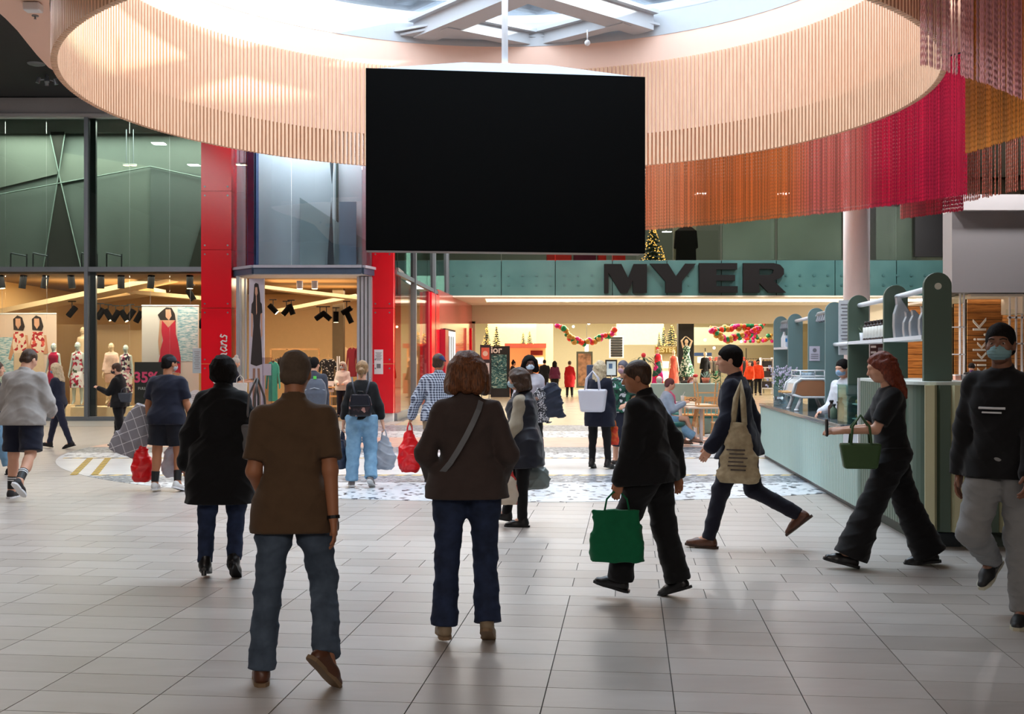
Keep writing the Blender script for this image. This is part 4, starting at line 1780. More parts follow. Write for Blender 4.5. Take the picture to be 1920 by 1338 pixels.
# ------------------------------------------------------------------ ground-floor fashion shop behind the glass
struct('ceiling_bounce', MB().box((6, 35, 8.78), (27, 17, .03)), M_WHITE)  # white board added beneath the charcoal ceiling to bounce light
M_TAN = mat('warm_cream_wall', (214, 180, 128), .7, var=.04)
M_TAUPE = ramp_mat('oak_veneer_screen', 'wave', [(.2, (150, 124, 92)), (.8, (170, 142, 106))], 3, .6, stretch=(4, 4, .2), distort=2)
sh = bpy.data.objects.new('wall_shop', None)
COL.objects.link(sh)
sh['kind'] = 'structure'
MB().box((-9.3, 40.2, 2.1), (13, .1, 4.2)).build('rear_wall', M_TAN, sh)
MB().box((-15.3, 35.4, 2.1), (.1, 9.8, 4.2)).build('side_wall', M_TAN, sh)
struct('ceiling_shop', MB().box((-9.3, 35.4, 4.04), (12.1, 9.6, .06)), mat('brown_shop_ceiling', (128, 100, 66), .8))
struct('floor_shop', MB().box((-9.3, 35.5, -.005), (12.4, 10, .02)), mat('shop_floor_oak', (150, 126, 98), .4))
sh = bpy.data.objects.new('trim_5', None)
COL.objects.link(sh)
sh['kind'] = 'structure'
for a, b, y, h in (((0, 588), (330, 520), 33.2, .5), ((150, 566), (300, 545), 34.5, .45), ((250, 548), (384, 560), 34.2, .4), ((505, 540), (676, 560), 33.5, .35), ((520, 585), (672, 556), 36, .4)):
    p, q = P(*a, y), P(*b, y)
    d = q - p
    M = Matrix.Rotation(-math.atan2(d.z, d.x), 3, 'Y')
    MB().box((p + q) / 2, (d.length, 1.2, h * .28), M=M).build('ceiling_blade', mat('ceiling_blade_paint', (214, 190, 150), .6, var=.04), sh)
MB().box((FX(635, 37), 37, 2), (.36, .36, 4.1)).build('column', mat('shop_column', (96, 80, 56), .7), sh)
MB().box((FX(95, 34), 34.5, 1.55), (4.4, .08, 2.4)).build('oak_screen', M_TAUPE, sh)
MB().box((FX(228, 33.6), 33.6, 1.35), (2.5, .08, 2.4)).build('oak_screen', M_TAUPE, sh)

pod = []
for px, d, w, h, lab in ((150, 31.7, 1.0, .34, 'low cream display podium under the floral dress mannequin'), (92, 31.35, 1.3, .40, 'low cream display podium behind the left mannequins'), (221, 31.8, 1.15, .34, 'low cream display podium right of the dark mullion')):
    t = thing('display_podium', lab, 'podium', (FX(px, d), d, .005))
    bevel(MB().box((0, 0, h / 2), (w, .9, h)).build('block', mat('podium_cream', (226, 204, 166), .6), t), .01)


def poster(label, x0, x1, y0, y1, d, m, name='hanging_poster'):
    """Printed sheet between two rails on wires."""
    a, b = P(x0, y1, d), P(x1, y0, d)
    t = thing(name, label, 'poster', ((a.x + b.x) / 2, d, a.z))
    w, h = b.x - a.x, b.z - a.z
    MB().box((0, 0, h / 2), (w, .012, h)).build('sheet', m, t)
    MB().cyl((-w / 2, 0, h), (w / 2, 0, h), .022, n=8).build('rail', M_WHITE, t)
    for s_ in (-.35, .35):
        MB().cyl((s_ * w, 0, h), (s_ * w, 0, 4.0 - a.z), .004, n=4).build('wire', M_STEEL, t)
    return t, (lambda px, py: ((px - (x0 + x1) / 2) / (x1 - x0) * w, (y1 - py) / (y1 - y0) * h))


M_SEA = ramp_mat('sea_print', 'noise', [(.35, (224, 226, 224)), (.5, (178, 204, 208)), (.62, (116, 164, 178))], 7, .6, stretch=(1, 1, 4), distort=.6)
M_PAPER = mat('pale_print', (224, 214, 204), .6, var=.03, scale=1.5)
pt, q = poster('hanging poster of a woman in a long red dress by the sea', 266, 373, 573, 772, 31.35, M_PAPER)
MB().prism([q(333, 575), q(371, 575), q(371, 677), q(333, 677)], -.012, -.008).build('printed_sea', M_SEA, pt)
cutout(pt, [('printed_hair', [q(303, 583), q(312, 576), q(322, 577), q(328, 588), q(330, 604), q(318, 604), q(302, 602), q(296, 590)], (40, 28, 24)),
            ('printed_arm', [q(300, 600), q(305, 600), q(304, 640), q(304, 664), q(299, 666), q(297, 640)], (206, 150, 118)),
            ('printed_neck', [q(304, 600), q(329, 600), q(324, 612), q(308, 612)], (212, 156, 124)),
            ('printed_dress', [q(304, 600), q(316, 614), q(329, 600), q(330, 626), q(334, 640), q(339, 670), q(339, 700), q(300, 690), q(301, 656), q(306, 638), q(303, 620)], (196, 32, 58))], -.014)
cutout(pt, [('printed_face', [q(311, 580), q(320, 580), q(322, 592), q(317, 600), q(311, 594)], (216, 164, 134)), ('printed_skirt', [q(300, 668), q(303, 660), q(302, 700), q(293, 700)], (196, 32, 58)), ('printed_legs', [q(316, 700), q(337, 698), q(334, 740), q(320, 740)], (206, 150, 118))], -.018)
pt, q = poster('hanging poster of two women in red floral tops', -14, 106, 588, 770, 32.1, mat('blush_print', (226, 198, 176), .6, var=.04))
MB().prism([q(-12, 632), q(26, 632), q(26, 768), q(-12, 768)], -.012, -.008).build('printed_sea', M_SEA, pt)
M_FLOR = ramp_mat('red_floral_print', 'cells', [(0, (176, 34, 40)), (.28, (226, 92, 74)), (.36, (234, 206, 180)), (1, (240, 220, 200))], 12, .7, interp='CONSTANT')
for off in (0, 35):
    cutout(pt, [('printed_hair', [q(25 + off, 598), q(33 + off, 591), q(42 + off, 595), q(47 + off, 612), q(44 + off, 620), q(26 + off, 618)], (46, 32, 26)),
                ('printed_arms', [q(16 + off * .9, 672), q(26 + off, 628), q(52 + off, 628), q(56 + off, 662), q(50 + off, 664), q(30 + off, 650), q(20 + off * .9, 676)], (204, 146, 110))], -.014)
    MB().prism([q(27 + off, 622), q(46 + off, 622), q(51 + off, 648), q(46 + off, 664), q(28 + off, 668), q(24 + off, 646)], -.026, -.022).build('printed_top', M_FLOR, pt)
    cutout(pt, [('printed_face', [q(30 + off, 597), q(39 + off, 597), q(40 + off, 609), q(35 + off, 617), q(30 + off, 609)], (214, 158, 124)),
                ('printed_trousers', [q(28 + off, 662), q(47 + off, 660), q(52 + off, 760), q(26 + off, 760)], (214, 188, 158))], -.030)

# black sale sign, round sticker and paper sheet on the glass
t = thing('sale_sign', 'black sale sign with pink 35% standing in the shop window', 'sign', (FX(279, 31.0), 31.0, FZ(757, 31)))
MB().box((0, 0, .58), (.78, .03, 1.16)).build('board', mat('sign_charcoal', (44, 44, 46), .5), t)
M_PINKINK = mat('hot_pink_print', (255, 84, 140), .6, var=0)
text('numerals', '35%', M_PINKINK, (FX(274, 31), 30.98, FZ(708, 31)), .40, parent=t, bold=.012)
text('small_print', 'FULL PRICE', M_WHITE, (FX(277, 31), 30.98, FZ(728, 31)), .105, parent=t)
t = thing('paper_sheet', 'pale blue notice sheet taped inside the window by the red pillar', 'notice', (FX(370), FD - .03, FZ(676)))
MB().box((0, 0, 0), (.24, .006, .68)).build('sheet', mat('blue_paper', (178, 206, 216), .6, var=.02), t)
li = MB()
for k in range(10):
    li.box((0, -.004, .24 - k * .05), (.16 - (k % 3) * .03, .002, .012))
li.build('print', mat('notice_ink', (120, 118, 126), .7), t)
t = thing('round_sticker', 'round white sticker low on the glass beside the red pillar', 'sticker', (FX(368), FD - .03, FZ(745)))
MB().cyl((0, 0, 0), (0, -.006, 0), .21, n=32).build('disc', mat('sticker_white', (226, 232, 238), .5, var=.02), t)
li = MB()
for k in range(4):
    li.box((0, -.008, .07 - k * .045), (.26 - (k % 2) * .06, .002, .010))
li.build('print', mat('notice_ink', (120, 118, 126), .7), t)


# track spotlights
def spotlight(px, py, d, tilt, label, lit=False, sc_=1.0, arm=.25, group=None, yaw=0):
    p = P(px, py, d)
    t = thing('track_spotlight', label, 'spotlight', p, R(yaw), group)
    M = Matrix.Rotation(R(tilt), 3, 'Y')
    e = M @ Vector((0, 0, -.15 * sc_))
    MB().cyl(-e, e, .075 * sc_, n=14).build('can', mat('lamp_black', (7, 7, 8), .9, var=.05, spec=.1), t, False)
    MB().cyl((0, 0, .02), (0, 0, arm), .014, n=6).box((0, 0, arm), (.22, .05, .03)).build('bracket', M_BLACK, t)
    MB().cyl(e * .98, e * 1.01, .066 * sc_, n=14).build('lens', emis('lamp_lens_lit', (255, 226, 170), 14) if lit else mat('lamp_lens', (90, 80, 60), .2), t)
    return t


GR = 'black track spotlights along the shop window'
for i, px in enumerate((2, 43, 84, 134, 189, 227, 283, 356)):
    spotlight(px, 528, 31.1, (-8, 8, 10, -6, 0, 0, 5, 0)[i], 'black track spotlight in the front row above the shop window, %s from the left' % ORD[i], i in (0, 7), 1.25, .35, GR)
for i, (px, py, tl) in enumerate(((135, 584, 40), (188, 588, 35), (203, 590, -32), (217, 592, 32), (233, 592, -34), (245, 590, 34), (260, 594, 30), (378, 604, 35), (358, 553, -30))):
    spotlight(px, py, 33.0, tl, 'black tilted spotlight behind the front row in the fashion shop, %s from the left' % ORD[i] if i < 8 else 'black tilted spotlight between two front row lamps near the red pillar', i in (2, 4), 1.15, .3, 'tilted spotlights inside the fashion shop')
for i, (px, py, tl, lit) in enumerate(((512, 579, -45, True), (537, 582, 40, True), (546, 580, -20, False), (600, 592, 55, False), (612, 592, -50, False), (630, 594, 0, True), (655, 596, -25, False), (650, 582, 60, False))):
    spotlight(px, py, 34.0, tl, 'black spotlight on the shop ceiling seen through the door, %s from the left' % ORD[i], lit, 1.1, .28, 'spotlights seen through the shop door')
for px in (562, 590):
    t = thing('ceiling_downlight', 'short white can downlight under the shop door canopy, %s one' % ('left' if px < 580 else 'right'), 'ceiling light', P(px, 541, 31.5), 0, 'white can downlights over the shop door')
    MB().cyl((0, 0, .22), (0, 0, 0), .09, n=14).build('can', M_WHITE, t)
    MB().cyl((0, 0, 0), (0, 0, -.01), .075, n=14).build('lens', emis('lamp_lens_lit', (255, 226, 170), 14), t)
# ------------------------------------------------------------------ clothes hanging inside the fashion shop
def garment(name, label, loc, w, h, m, group=None, rz=0, hanger=True, cat='garment'):
    """Blouse-like piece on a hanger: body with sleeves, neck and hook."""
    t = thing(name, label, cat, loc, rz, group)
    pts = [(-.5, 0), (.5, 0), (.46, .55), (.52, .72), (.70, .30), (.82, .34), (.66, .88), (.42, .98), (.16, 1.0), (0, .93), (-.16, 1.0), (-.42, .98), (-.66, .88), (-.82, .34), (-.70, .30), (-.52, .72), (-.46, .55)]
    o = MB().prism([(a * w * .62, b * h) for a, b in pts], -.05, .05).build('cloth', m, t)
    bevel(o, .03, 2)
    if hanger:
        hk = MB().tube([(-.3 * w, 0, h * .97), (0, 0, h * 1.04), (.3 * w, 0, h * .97)], .008, 5)
        hk.tube([(0, 0, h * 1.04), (0, 0, h * 1.13), (.02, 0, h * 1.16)], .006, 5)
        hk.build('hanger', M_WOOD, t)
    return t


M_SPARK = ramp_mat('sequin_black', 'cells', [(0, (18, 18, 22)), (.86, (30, 30, 34)), (.9, (220, 216, 206))], 40, .5, interp='CONSTANT')
garment('blouse', 'black sequinned top on a hanger inside the shop door', P(615, 722, 34.5), .62, .82, M_SPARK)
garment('blouse', 'cream buttoned jacket hanging on the rear rail', P(641, 702, 38.5), .62, .95, mat('cream_cloth', (226, 194, 150), .8))
for k, px in enumerate((660, 674)):
    garment('dress', 'dark red dress at the right end of the rear rail, %s one' % ('left' if k == 0 else 'right'), P(px, 706, 38.2), .4, 1.0, mat('wine_cloth', (126, 20, 40), .8), 'dark red dresses on the rear rail')
rc = thing('clothes_rack', 'pale wooden clothes frame seen through the shop door', 'rack', (FX(540, 37.5), 37.5, 0.02))
mbk = MB()
for px in (508, 538, 598):
    mbk.box((FX(px, 37.5) - rc.location.x, 0, 1.0), (.05, .05, 2.02))
mbk.box((FX(553, 37.5) - rc.location.x, 0, 2.0), (1.62, .05, .06))
mbk.build('frame', M_WOOD, rc)
MB().cyl((-.6, 0, 1.5), (1.0, 0, 1.5), .015, n=6).build('rail', M_STEEL, rc)
rnd = random.Random(3)
cols = [(60, 56, 58), (92, 84, 82), (44, 42, 48), (150, 60, 50), (126, 92, 72), (34, 32, 36)]
for k in range(10):
    px = 512 + k * 8.4
    t = garment('hanging_blouse', 'dark blouse hanging side on along the pale wooden frame, %s from the left' % ORD[k], P(px, 722 - (k % 3) * 3, 37.4), .42, .85, fabric('rack_cloth_%d' % (k % 6), cols[k % 6]), 'dark tops on the pale wooden frame', R(84))
for k in range(5):
    px = 571 + k * 8.4
    garment('hanging_blouse', 'red or brown blouse on the low rail beyond the backpack, %s from the left' % ORD[k], P(px, 745, 36.5), .42, .7, fabric('low_cloth_%d' % (k % 3), ((140, 36, 34), (110, 66, 50), (80, 26, 32))[k % 3]), 'red and brown tops on the low rail', R(84))
lr = thing('clothes_rail', 'low steel clothes rail with red and brown tops', 'rack', (FX(590, 36.5), 36.5, .02))
MB().cyl((-.45, 0, 1.32), (.55, 0, 1.32), .014, n=6).cyl((-.45, 0, 0), (-.45, 0, 1.32), .014, n=6).cyl((.55, 0, 0), (.55, 0, 1.32), .014, n=6).build('frame', M_STEEL, lr)
garment('blouse', 'teal green top just right of the door banner', P(512, 752, 32.5), .42, 1.15, fabric('teal_cloth', (70, 176, 166)))
t = thing('clear_sign_holder', 'clear acrylic sign holder at the foot of the door banner', 'sign', (FX(501, 29), 29.0, .006))
MB().box((0, 0, .02), (.3, .3, .03)).build('foot', M_STEEL, t)
MB().box((0, 0, .99), (.26, .02, 1.45)).build('sheet', glass('acrylic', (236, 232, 240), .06), t)
MB().box((0, .012, 1.4), (.20, .01, .30)).build('notice', mat('notice_paper', (232, 228, 236), .7, var=.02), t)
t = thing('notice_stand', 'small white notice on a shelf inside the shop door', 'sign', P(619, 735, 33.5))
bevel(MB().box((0, 0, .17), (.22, .02, .33)).build('sheet', mat('notice_paper', (232, 228, 236), .7, var=.02), t), .004)
MB().box((0, -.013, .14), (.10, .004, .12)).build('print', mat('notice_ink', (120, 118, 126), .7), t)
t = thing('display_shelf', 'wooden display shelves on a white frame in the shop doorway', 'shelf', (FX(615, 33.6), 33.6, .02))
for z in (.25, .55, .82):
    MB().box((0, 0, z), (.62, .4, .04)).build('shelf', M_WOOD, t)
fr = MB()
for sx in (-.31, .31):
    for sy in (-.2, .2):
        fr.cyl((sx, sy, 0), (sx, sy, .9 if sx < 0 else 1.75), .018, n=6)
fr.build('frame', M_WHITE, t)

# ------------------------------------------------------------------ glazed return beside the door, running back to the department store
A0, A1 = Vector((FX(740), FD, 0)), Vector((-2.51, 43.5, 0))
ret = bpy.data.objects.new('window_4', None)
COL.objects.link(ret)
ret['kind'] = 'structure'


def on_ret(t, off=0.0):
    p = A0.lerp(A1, t)
    n = Vector(((A1 - A0).y, -(A1 - A0).x, 0)).normalized()
    return p + n * off


def ret_px(px):
    """Parameter along the return of the vertical that shows at px."""
    k = (px - 960) / FP
    d = A1 - A0
    return (k * A0.y - A0.x) / (d.x - k * d.y)


RL = (A1 - A0).length
RAng = math.atan2((A1 - A0).y, (A1 - A0).x)


def rbox(px0, px1, z0, z1, th, m, nm, off=0.0, parent=None):
    a, b = on_ret(ret_px(px0), off), on_ret(ret_px(px1), off)
    mid = (a + b) / 2
    return MB().box((mid.x, mid.y, (z0 + z1) / 2), ((b - a).length, th, z1 - z0), RAng).build(nm, m, ret if parent is None else parent)


DG = glass('deep_green_glass', (128, 150, 138), .10)
rg_ = [740, 774, 801, 812, 837]
for i in range(4):
    rbox(rg_[i], rg_[i + 1] - .4, 4.1, 8.4, .02, DG, 'upper_pane')
for a, b in ((740, 751), (751, 774), (774, 801)):
    rbox(a, b, .2, 4.02, .02, CLEAR if a > 741 else glass('red_tint_glass', (232, 120, 120), .06), 'lower_pane')
rbox(740, 837, 4.0, 4.12, .12, M_STEEL, 'transom')
rbox(740, 837, 0.0, .2, .14, M_STEEL, 'sill')
for px in (774.5, 811.5, 837):
    rbox(px - .9, px + .9, 0, 8.4, .16, M_STEEL, 'mullion', .02)
back = MB()
a, b = on_ret(0, -1.6), on_ret(1, -1.6)
for i in range(14):
    p = a.lerp(b, (i + .5) / 14)
    back.box((p.x, p.y, 6.3), (RL / 14 * (.6 if i % 2 else .9), .05, 4.2), RAng)
back.build('upper_blind', mat('dark_green_blind', (74, 84, 78), .8), ret)
rbox(804, 819, 0.0, 3.95, .4, M_RED, 'red_panel', -.1)
rbox(801, 804, 0.0, 3.95, .2, mat('deep_red_panel', (150, 14, 40), .3), 'red_panel', -.05)
rbox(819.5, 826, 0.0, 2.75, .5, mat('deep_red_panel', (150, 14, 40), .3), 'red_panel', .05)
# entrance lobby: pink-red glass wall, poster light box, white soffit with the light cove, bulkhead
LB0, LB1 = Vector((on_ret(ret_px(819)).x, on_ret(ret_px(819)).y, 0)), Vector((-1.876, 50.5, 0))
lob = bpy.data.objects.new('wall_lobby', None)
COL.objects.link(lob)
lob['kind'] = 'structure'
d_ = LB1 - LB0
ang = math.atan2(d_.y, d_.x)
mid = (LB0 + LB1) / 2
nl = Vector((d_.y, -d_.x, 0)).normalized()
MB().box((mid.x, mid.y, 2.1), (d_.length, .15, 4.15), ang).build('red_glass_wall', mat('salmon_red_glass', (196, 92, 84), .12, var=.05, scale=1), lob)


def lobpx(px):
    k = (px - 960) / FP
    return LB0.lerp(LB1, (k * LB0.y - LB0.x) / (d_.x - k * d_.y))


p, q = lobpx(827), lobpx(846)
m2 = (p + q) / 2 + nl * .12
t = thing('light_box', 'lit striped poster box in a black frame on the red wall', 'poster', (m2.x, m2.y, 1.25), ang)
L_ = (q - p).length
MB().box((0, 0, .62), (L_, .1, 1.9)).build('frame', M_BLACK, t)
MB().box((0, -.055, .62), (L_ - .2, .02, 1.75)).build('lit_panel', emis('poster_glow', (206, 214, 218), .9), t)
st = MB()
for k in range(3):
    st.box((-.6 + k * .6, -.068, .75), (.22, .004, 1.1))
st.build('printed_figures', mat('poster_figures', (96, 100, 104), .6), t)
p, q = lobpx(848), lobpx(880)
m2 = (p + q) / 2 + nl * .1
MB().box((m2.x, m2.y, 1.6), ((q - p).length, .04, .9), ang).build('red_festive_panel', ramp_mat('festive_panel', 'noise', [(.35, (150, 30, 24)), (.55, (214, 60, 44)), (.7, (228, 150, 90))], 3, .4), lob)
p = lobpx(874) + nl * .2
MB().box((p.x, p.y, 1.9), (.12, .12, 2.3), ang).build('red_post', M_RED, lob)

BD = 44.0
M_TEAL = ramp_mat('teal_glass_fascia', 'noise', [(.3, (56, 92, 93)), (.7, (76, 112, 111))], .6, .22, coord='World')
bz0, bz1 = FZ(557, BD), FZ(488, BD)
fas_ = bpy.data.objects.new('wall_fascia', None)
COL.objects.link(fas_)
fas_['kind'] = 'structure'
pxs = [838, 940, 1041, 1148, 1250, 1352, 1455, 1565, 1680, 1785]
for i in range(len(pxs) - 1):
    a, b = FX(pxs[i], BD), FX(pxs[i + 1], BD)
    MB().box(((a + b) / 2, BD, (bz0 + bz1) / 2), (b - a - .03, .12, bz1 - bz0)).build('fascia_panel', M_TEAL, fas_)
dots = MB()
for i in range(36):
    px = 850 + i * 26
    for py in (516, 534):
        p = P(px, py, BD - .07)
        dots.cyl(p, p + Vector((0, -.02, 0)), .05, n=8)
dots.build('fixing_studs', mat('stud_teal', (44, 84, 86), .4), fas_)
MB().box((7.3, BD + .25, (bz0 + bz1) / 2), (19.6, .3, bz1 - bz0 - .04)).build('backing', mat('fascia_backing', (40, 60, 62), .8), fas_)

# the store name: four thick letters
sg = thing('store_sign', 'big black block letters MYER on the teal glass fascia', 'sign', (FX(1300, BD), BD - .1, FZ(549, BD)))
SC = BD / FP


def letter(nm, polys):
    mb = MB()
    for pts in polys:
        mb.prism([((x - 1300) * SC, (549 - y) * SC) for x, y in pts], -.16, 0)
    mb.build(nm, mat('sign_black', (12, 10, 12), .7, var=.04, spec=.2), sg)


letter('letter_m', [[(1132, 495.6), (1164, 495.6), (1176.6, 522), (1187, 495.6), (1211.7, 495.6), (1211.7, 549.7), (1185.5, 549.7), (1185.5, 526), (1175.5, 549.7), (1162.6, 549.7), (1139.8, 512), (1139.8, 549.7), (1132, 549.7)]])
letter('letter_y', [[(1217, 495), (1251, 495), (1266, 519), (1283, 495), (1303, 495), (1277, 528), (1277, 549), (1246, 549), (1246, 528)]])
letter('letter_e', [[(1309, 494), (1341, 494), (1341, 549), (1309, 549)], [(1341, 494), (1380, 494), (1380, 506), (1341, 506)], [(1341, 516), (1376, 516), (1376, 527), (1341, 527)], [(1341, 537), (1381, 537), (1381, 549), (1341, 549)]])
rr_ = [(1421, 494), (1448, 494), (1460, 498), (1467, 505), (1467, 514), (1460, 522), (1450, 526), (1421, 526)]
letter('letter_r', [[(1391, 494), (1421, 494), (1421, 549), (1391, 549)], [(1421, 494), (1448, 494), (1460, 497), (1467, 505), (1448, 507), (1442, 505), (1421, 505)], [(1467, 505), (1467, 515), (1460, 522), (1448, 527), (1421, 527), (1421, 516), (1440, 516), (1446, 513), (1448, 507)], [(1421, 527), (1448, 527), (1471, 549), (1438, 549), (1421, 531)]])

M_SOFF = mat('soffit_white', (222, 214, 200), .7, var=.02)
sf = bpy.data.objects.new('ceiling_lobby', None)
COL.objects.link(sf)
sf['kind'] = 'structure'
z = bz0
MB().box((7.6, 44.5, z + .03), (20, 1.2, .06)).build('soffit_board', M_SOFF, sf)
MB().box((7.6, 49.6, z + .03), (20, 1.9, .06)).build('soffit_board', M_SOFF, sf)
MB().box((-1.9, 46.9, z + .03), (1.6, 3.8, .06)).build('soffit_board', M_SOFF, sf)
MB().box((8, 46.9, z + .34), (19, 3.8, .06)).build('cove_top', M_SOFF, sf)
MB().box((8, 48.68, z + .19), (18.4, .06, .30)).build('cove_glow', emis('cove_glow', (255, 244, 208), 1.5), sf)
MB().box((8, 45.1, z + .19), (18.4, .06, .26)).build('cove_side', M_SOFF, sf)
struct('wall_entrance', MB().box((8, 50.6, (FZ(573, 50.5) + FZ(606, 50.5)) / 2 + .02), (20, .2, FZ(573, 50.5) - FZ(606, 50.5) + .06)).box((FX(886, 50.5), 50.6, 1.7), (.25, .2, 3.4)), mat('entrance_beige', (200, 186, 160), .7, var=.02))

# upper glazing over the fascia and what stands behind it
ug = bpy.data.objects.new('window_5', None)
COL.objects.link(ug)
ug['kind'] = 'structure'
UG = glass('pale_green_glass', (216, 222, 216), .03)
pu = [838, 940, 1041, 1148, 1262, 1352, 1455, 1580, 1680, 1785]
for i in range(len(pu) - 1):
    a, b = FX(pu[i], BD), FX(pu[i + 1], BD)
    MB().box(((a + b) / 2, BD, bz1 + 1.6), (b - a - .03, .02, 3.16)).build('pane', UG, ug)
struct('floor_store_upper', MB().box((7.5, 48, bz1 - .1), (20, 7.6, .12)), mat('upper_store_floor', (150, 138, 118), .5))
struct('wall_store_upper', MB().box((8, 50.4, 7.4), (25, .1, 3.9)).box((-3.0, 47.4, 7.4), (.1, 6.4, 3.9)).box((18.2, 47.4, 7.4), (.1, 6.4, 3.9)).box((-3.05, 44.0, 7.3), (.9, .1, 3.6)), mat('upper_store_wall', (132, 138, 134), .8, var=.05))
struct('wall_store_top', MB().box((8.4, BD, 9.0), (23, .3, .6)), M_SOFF)
struct('wall_store_side', MB().box((18.8, BD, 4.5), (2.9, .3, 9)), M_SOFF)
struct('ceiling_store_upper', MB().box((8, 47.4, 9.1), (24, 7.2, .1)), M_SOFF)
MB().box((FX(1749, BD), BD - .1, FZ(432, BD)), (FX(1785, BD) - FX(1712, BD), .2, FZ(383, BD) - FZ(483, BD))).build('black_panel', M_BLACK, fas_)
fz = MB()
for a, b in ((1352, 1455), (1455, 1580), (1640, 1712)):
    fz.box((FX((a + b) / 2, BD + .3), BD + .3, bz1 + 1.1), (FX(b, BD) - FX(a, BD) - .1, .04, 2.1))
fz.build('frosted_screen', mat('frosted_green', (136, 146, 140), .5, var=.25, scale=.8), ug)


def xmas_tree(label, px, py0, py1, d, w=.32, group=None, lights=34, rs=1):
    """Slim conical tree: drooping branch tiers round a trunk, with small gold lamps."""
    a, b = P(px, py1, d), P(px, py0, d)
    h = b.z - a.z
    t = thing('christmas_tree', label, 'tree', a, 0, group)
    rnd = random.Random(rs)
    mb = MB()
    for i in range(9):
        z = h * (.06 + .9 * i / 9)
        r = w * h * (1 - i / 9.5) * .55
        for k in range(9):
            th = 2 * PI * k / 9 + i * .4 + rnd.uniform(-.15, .15)
            rr = r * rnd.uniform(.8, 1.1)
            mb.cyl((0, 0, z + h * .06), (rr * math.cos(th), rr * math.sin(th), z), h * .034, h * .008, n=4)
    mb.build('branches', mat('fir_green', (26, 48, 30), .8, var=.3), t)
    MB().cyl((0, 0, 0), (0, 0, h), .03 * h * .4, .004, n=6).build('trunk', mat('bark', (70, 50, 34), .9), t)
    lm = MB()
    for k in range(lights):
        f = rnd.random() ** 1.4 * .92 + .04
        th = -PI / 2 + rnd.uniform(-1.6, 1.6)
        r = w * h * (1 - f) * .56 + .02
        lm.ball((r * math.cos(th), r * math.sin(th), f * h), .019 if h < 1.6 else .024, 6, 4)
    lm.build('lamps', emis('gold_lamp', (255, 190, 96), 2.2), t)['kind'] = 'stuff'
    return t


xmas_tree('tall lit christmas tree upstairs just right of the screen corner', 1224, 420, 500.2, 46.5, .62, None, 150, 9)
xmas_tree('lit slim christmas tree at far left over the perfume counter', 913, 610, 648, 53.5, .42, None, 46, 1)
xmas_tree('lit slim christmas tree second from left over the perfume counter', 931, 610, 651, 53.3, .42, None, 46, 2)
xmas_tree('small lit christmas tree on the salmon counter, left of a pair', 981, 623, 645, 55, .5, None, 26, 3)
xmas_tree('small lit christmas tree on the salmon counter, right of a pair', 993, 620, 645, 55, .5, None, 26, 4)
xmas_tree('narrow lit christmas tree left of three above the gold sign', 1236, 622, 650, 55, .34, None, 24, 5)
xmas_tree('narrow lit christmas tree in the middle of three above the gold sign', 1244, 612, 650, 55.5, .36, None, 30, 6)
xmas_tree('widest lit christmas tree of three above the gold sign', 1259, 607, 650, 54.6, .6, None, 60, 7)

# upstairs display: jacket on a stand against a pale panel, red seats
t = thing('jacket_display', 'black long jacket on a stand before a pale panel upstairs', 'display', (FX(1286, 46.8), 46.8, bz1 - .038))
MB().box((0, .3, 1.08), (.95, .05, 2.16)).build('panel', mat('pale_panel', (206, 200, 180), .6), t)
o = MB().prism([(a_, z_ + .26) for a_, z_ in [(-.42, 0), (.42, 0), (.40, .6), (.36, 1.0), (.42, .5), (.5, .55), (.44, 1.25), (.18, 1.45), (-.18, 1.45), (-.44, 1.25), (-.5, .55), (-.42, .5), (-.36, 1.0), (-.40, .6)]], -.1, .1).build('jacket', fabric('jacket_black', (26, 24, 26)), t)
bevel(o, .05)
MB().cyl((0, 0, 0), (0, 0, 1.8), .02, n=6).build('stand', M_STEEL, t)
for px, w, c, lab in ((1048, 1.0, (214, 44, 34), 'bright red low seat upstairs, left of the purple one'), (1096, .9, (110, 26, 50), 'purple low seat upstairs between red ones'), (1128, .34, (214, 44, 34), 'narrow red seat upstairs right of the purple one'), (1160, .5, (206, 44, 36), 'red low seat upstairs nearest the lit tree')):
    t = thing('low_seat', lab, 'seat', (FX(px, 45.2), 45.2, bz1 - .038))
    bevel(MB().box((0, 0, .25), (w, .6, .38)).build('cushion', fabric('seat_%d' % c[0], c), t), .06)
    MB().box((0, .26, .58), (w, .12, .4)).build('backrest', fabric('seat_%d' % c[0], c), t)
    lg = MB()
    for sx in (-1, 1):
        lg.cyl((sx * w * .42, -.2, 0), (sx * w * .42, -.2, .06), .03, n=6).cyl((sx * w * .42, .2, 0), (sx * w * .42, .2, .06), .03, n=6)
    lg.build('legs', M_BLACK, t)
for px, c in ((1277, (120, 70, 66)), (1303, (40, 44, 40)), (1258, (96, 60, 60))):
    pass

# ------------------------------------------------------------------ department store interior
st_ = bpy.data.objects.new('wall_store', None)
COL.objects.link(st_)
st_['kind'] = 'structure'
M_STW = mat('store_cream_wall', (206, 196, 166), .7, var=.03)
MB().box((6, 68, 2.3), (30, .2, 4.6)).build('rear_wall', M_STW, st_)
MB().box((-6, 60, 2.3), (.2, 17, 4.6)).build('side_wall', M_STW, st_)
MB().box((18.5, 60, 2.3), (.2, 17, 4.6)).build('side_wall', M_STW, st_)
MB().box((6, 59.4, 4.35), (25, 17.4, .1)).build('ceiling_board', mat('store_ceiling', (214, 208, 186), .7), st_)
MB().box((FX(960, 60), 60, 3.0), (2.6, .3, 2.7)).build('bulkhead', mat('store_tan', (214, 196, 158), .7), st_)
MB().box((FX(1010, 62), 62, 2.4), (1.6, .3, 3.9)).build('pier', M_STW, st_)
MB().box((FX(1200, 62), 62, 3.3), (2.6, .3, 1.6)).build('bulkhead', mat('store_grey_green', (206, 200, 172), .7), st_)
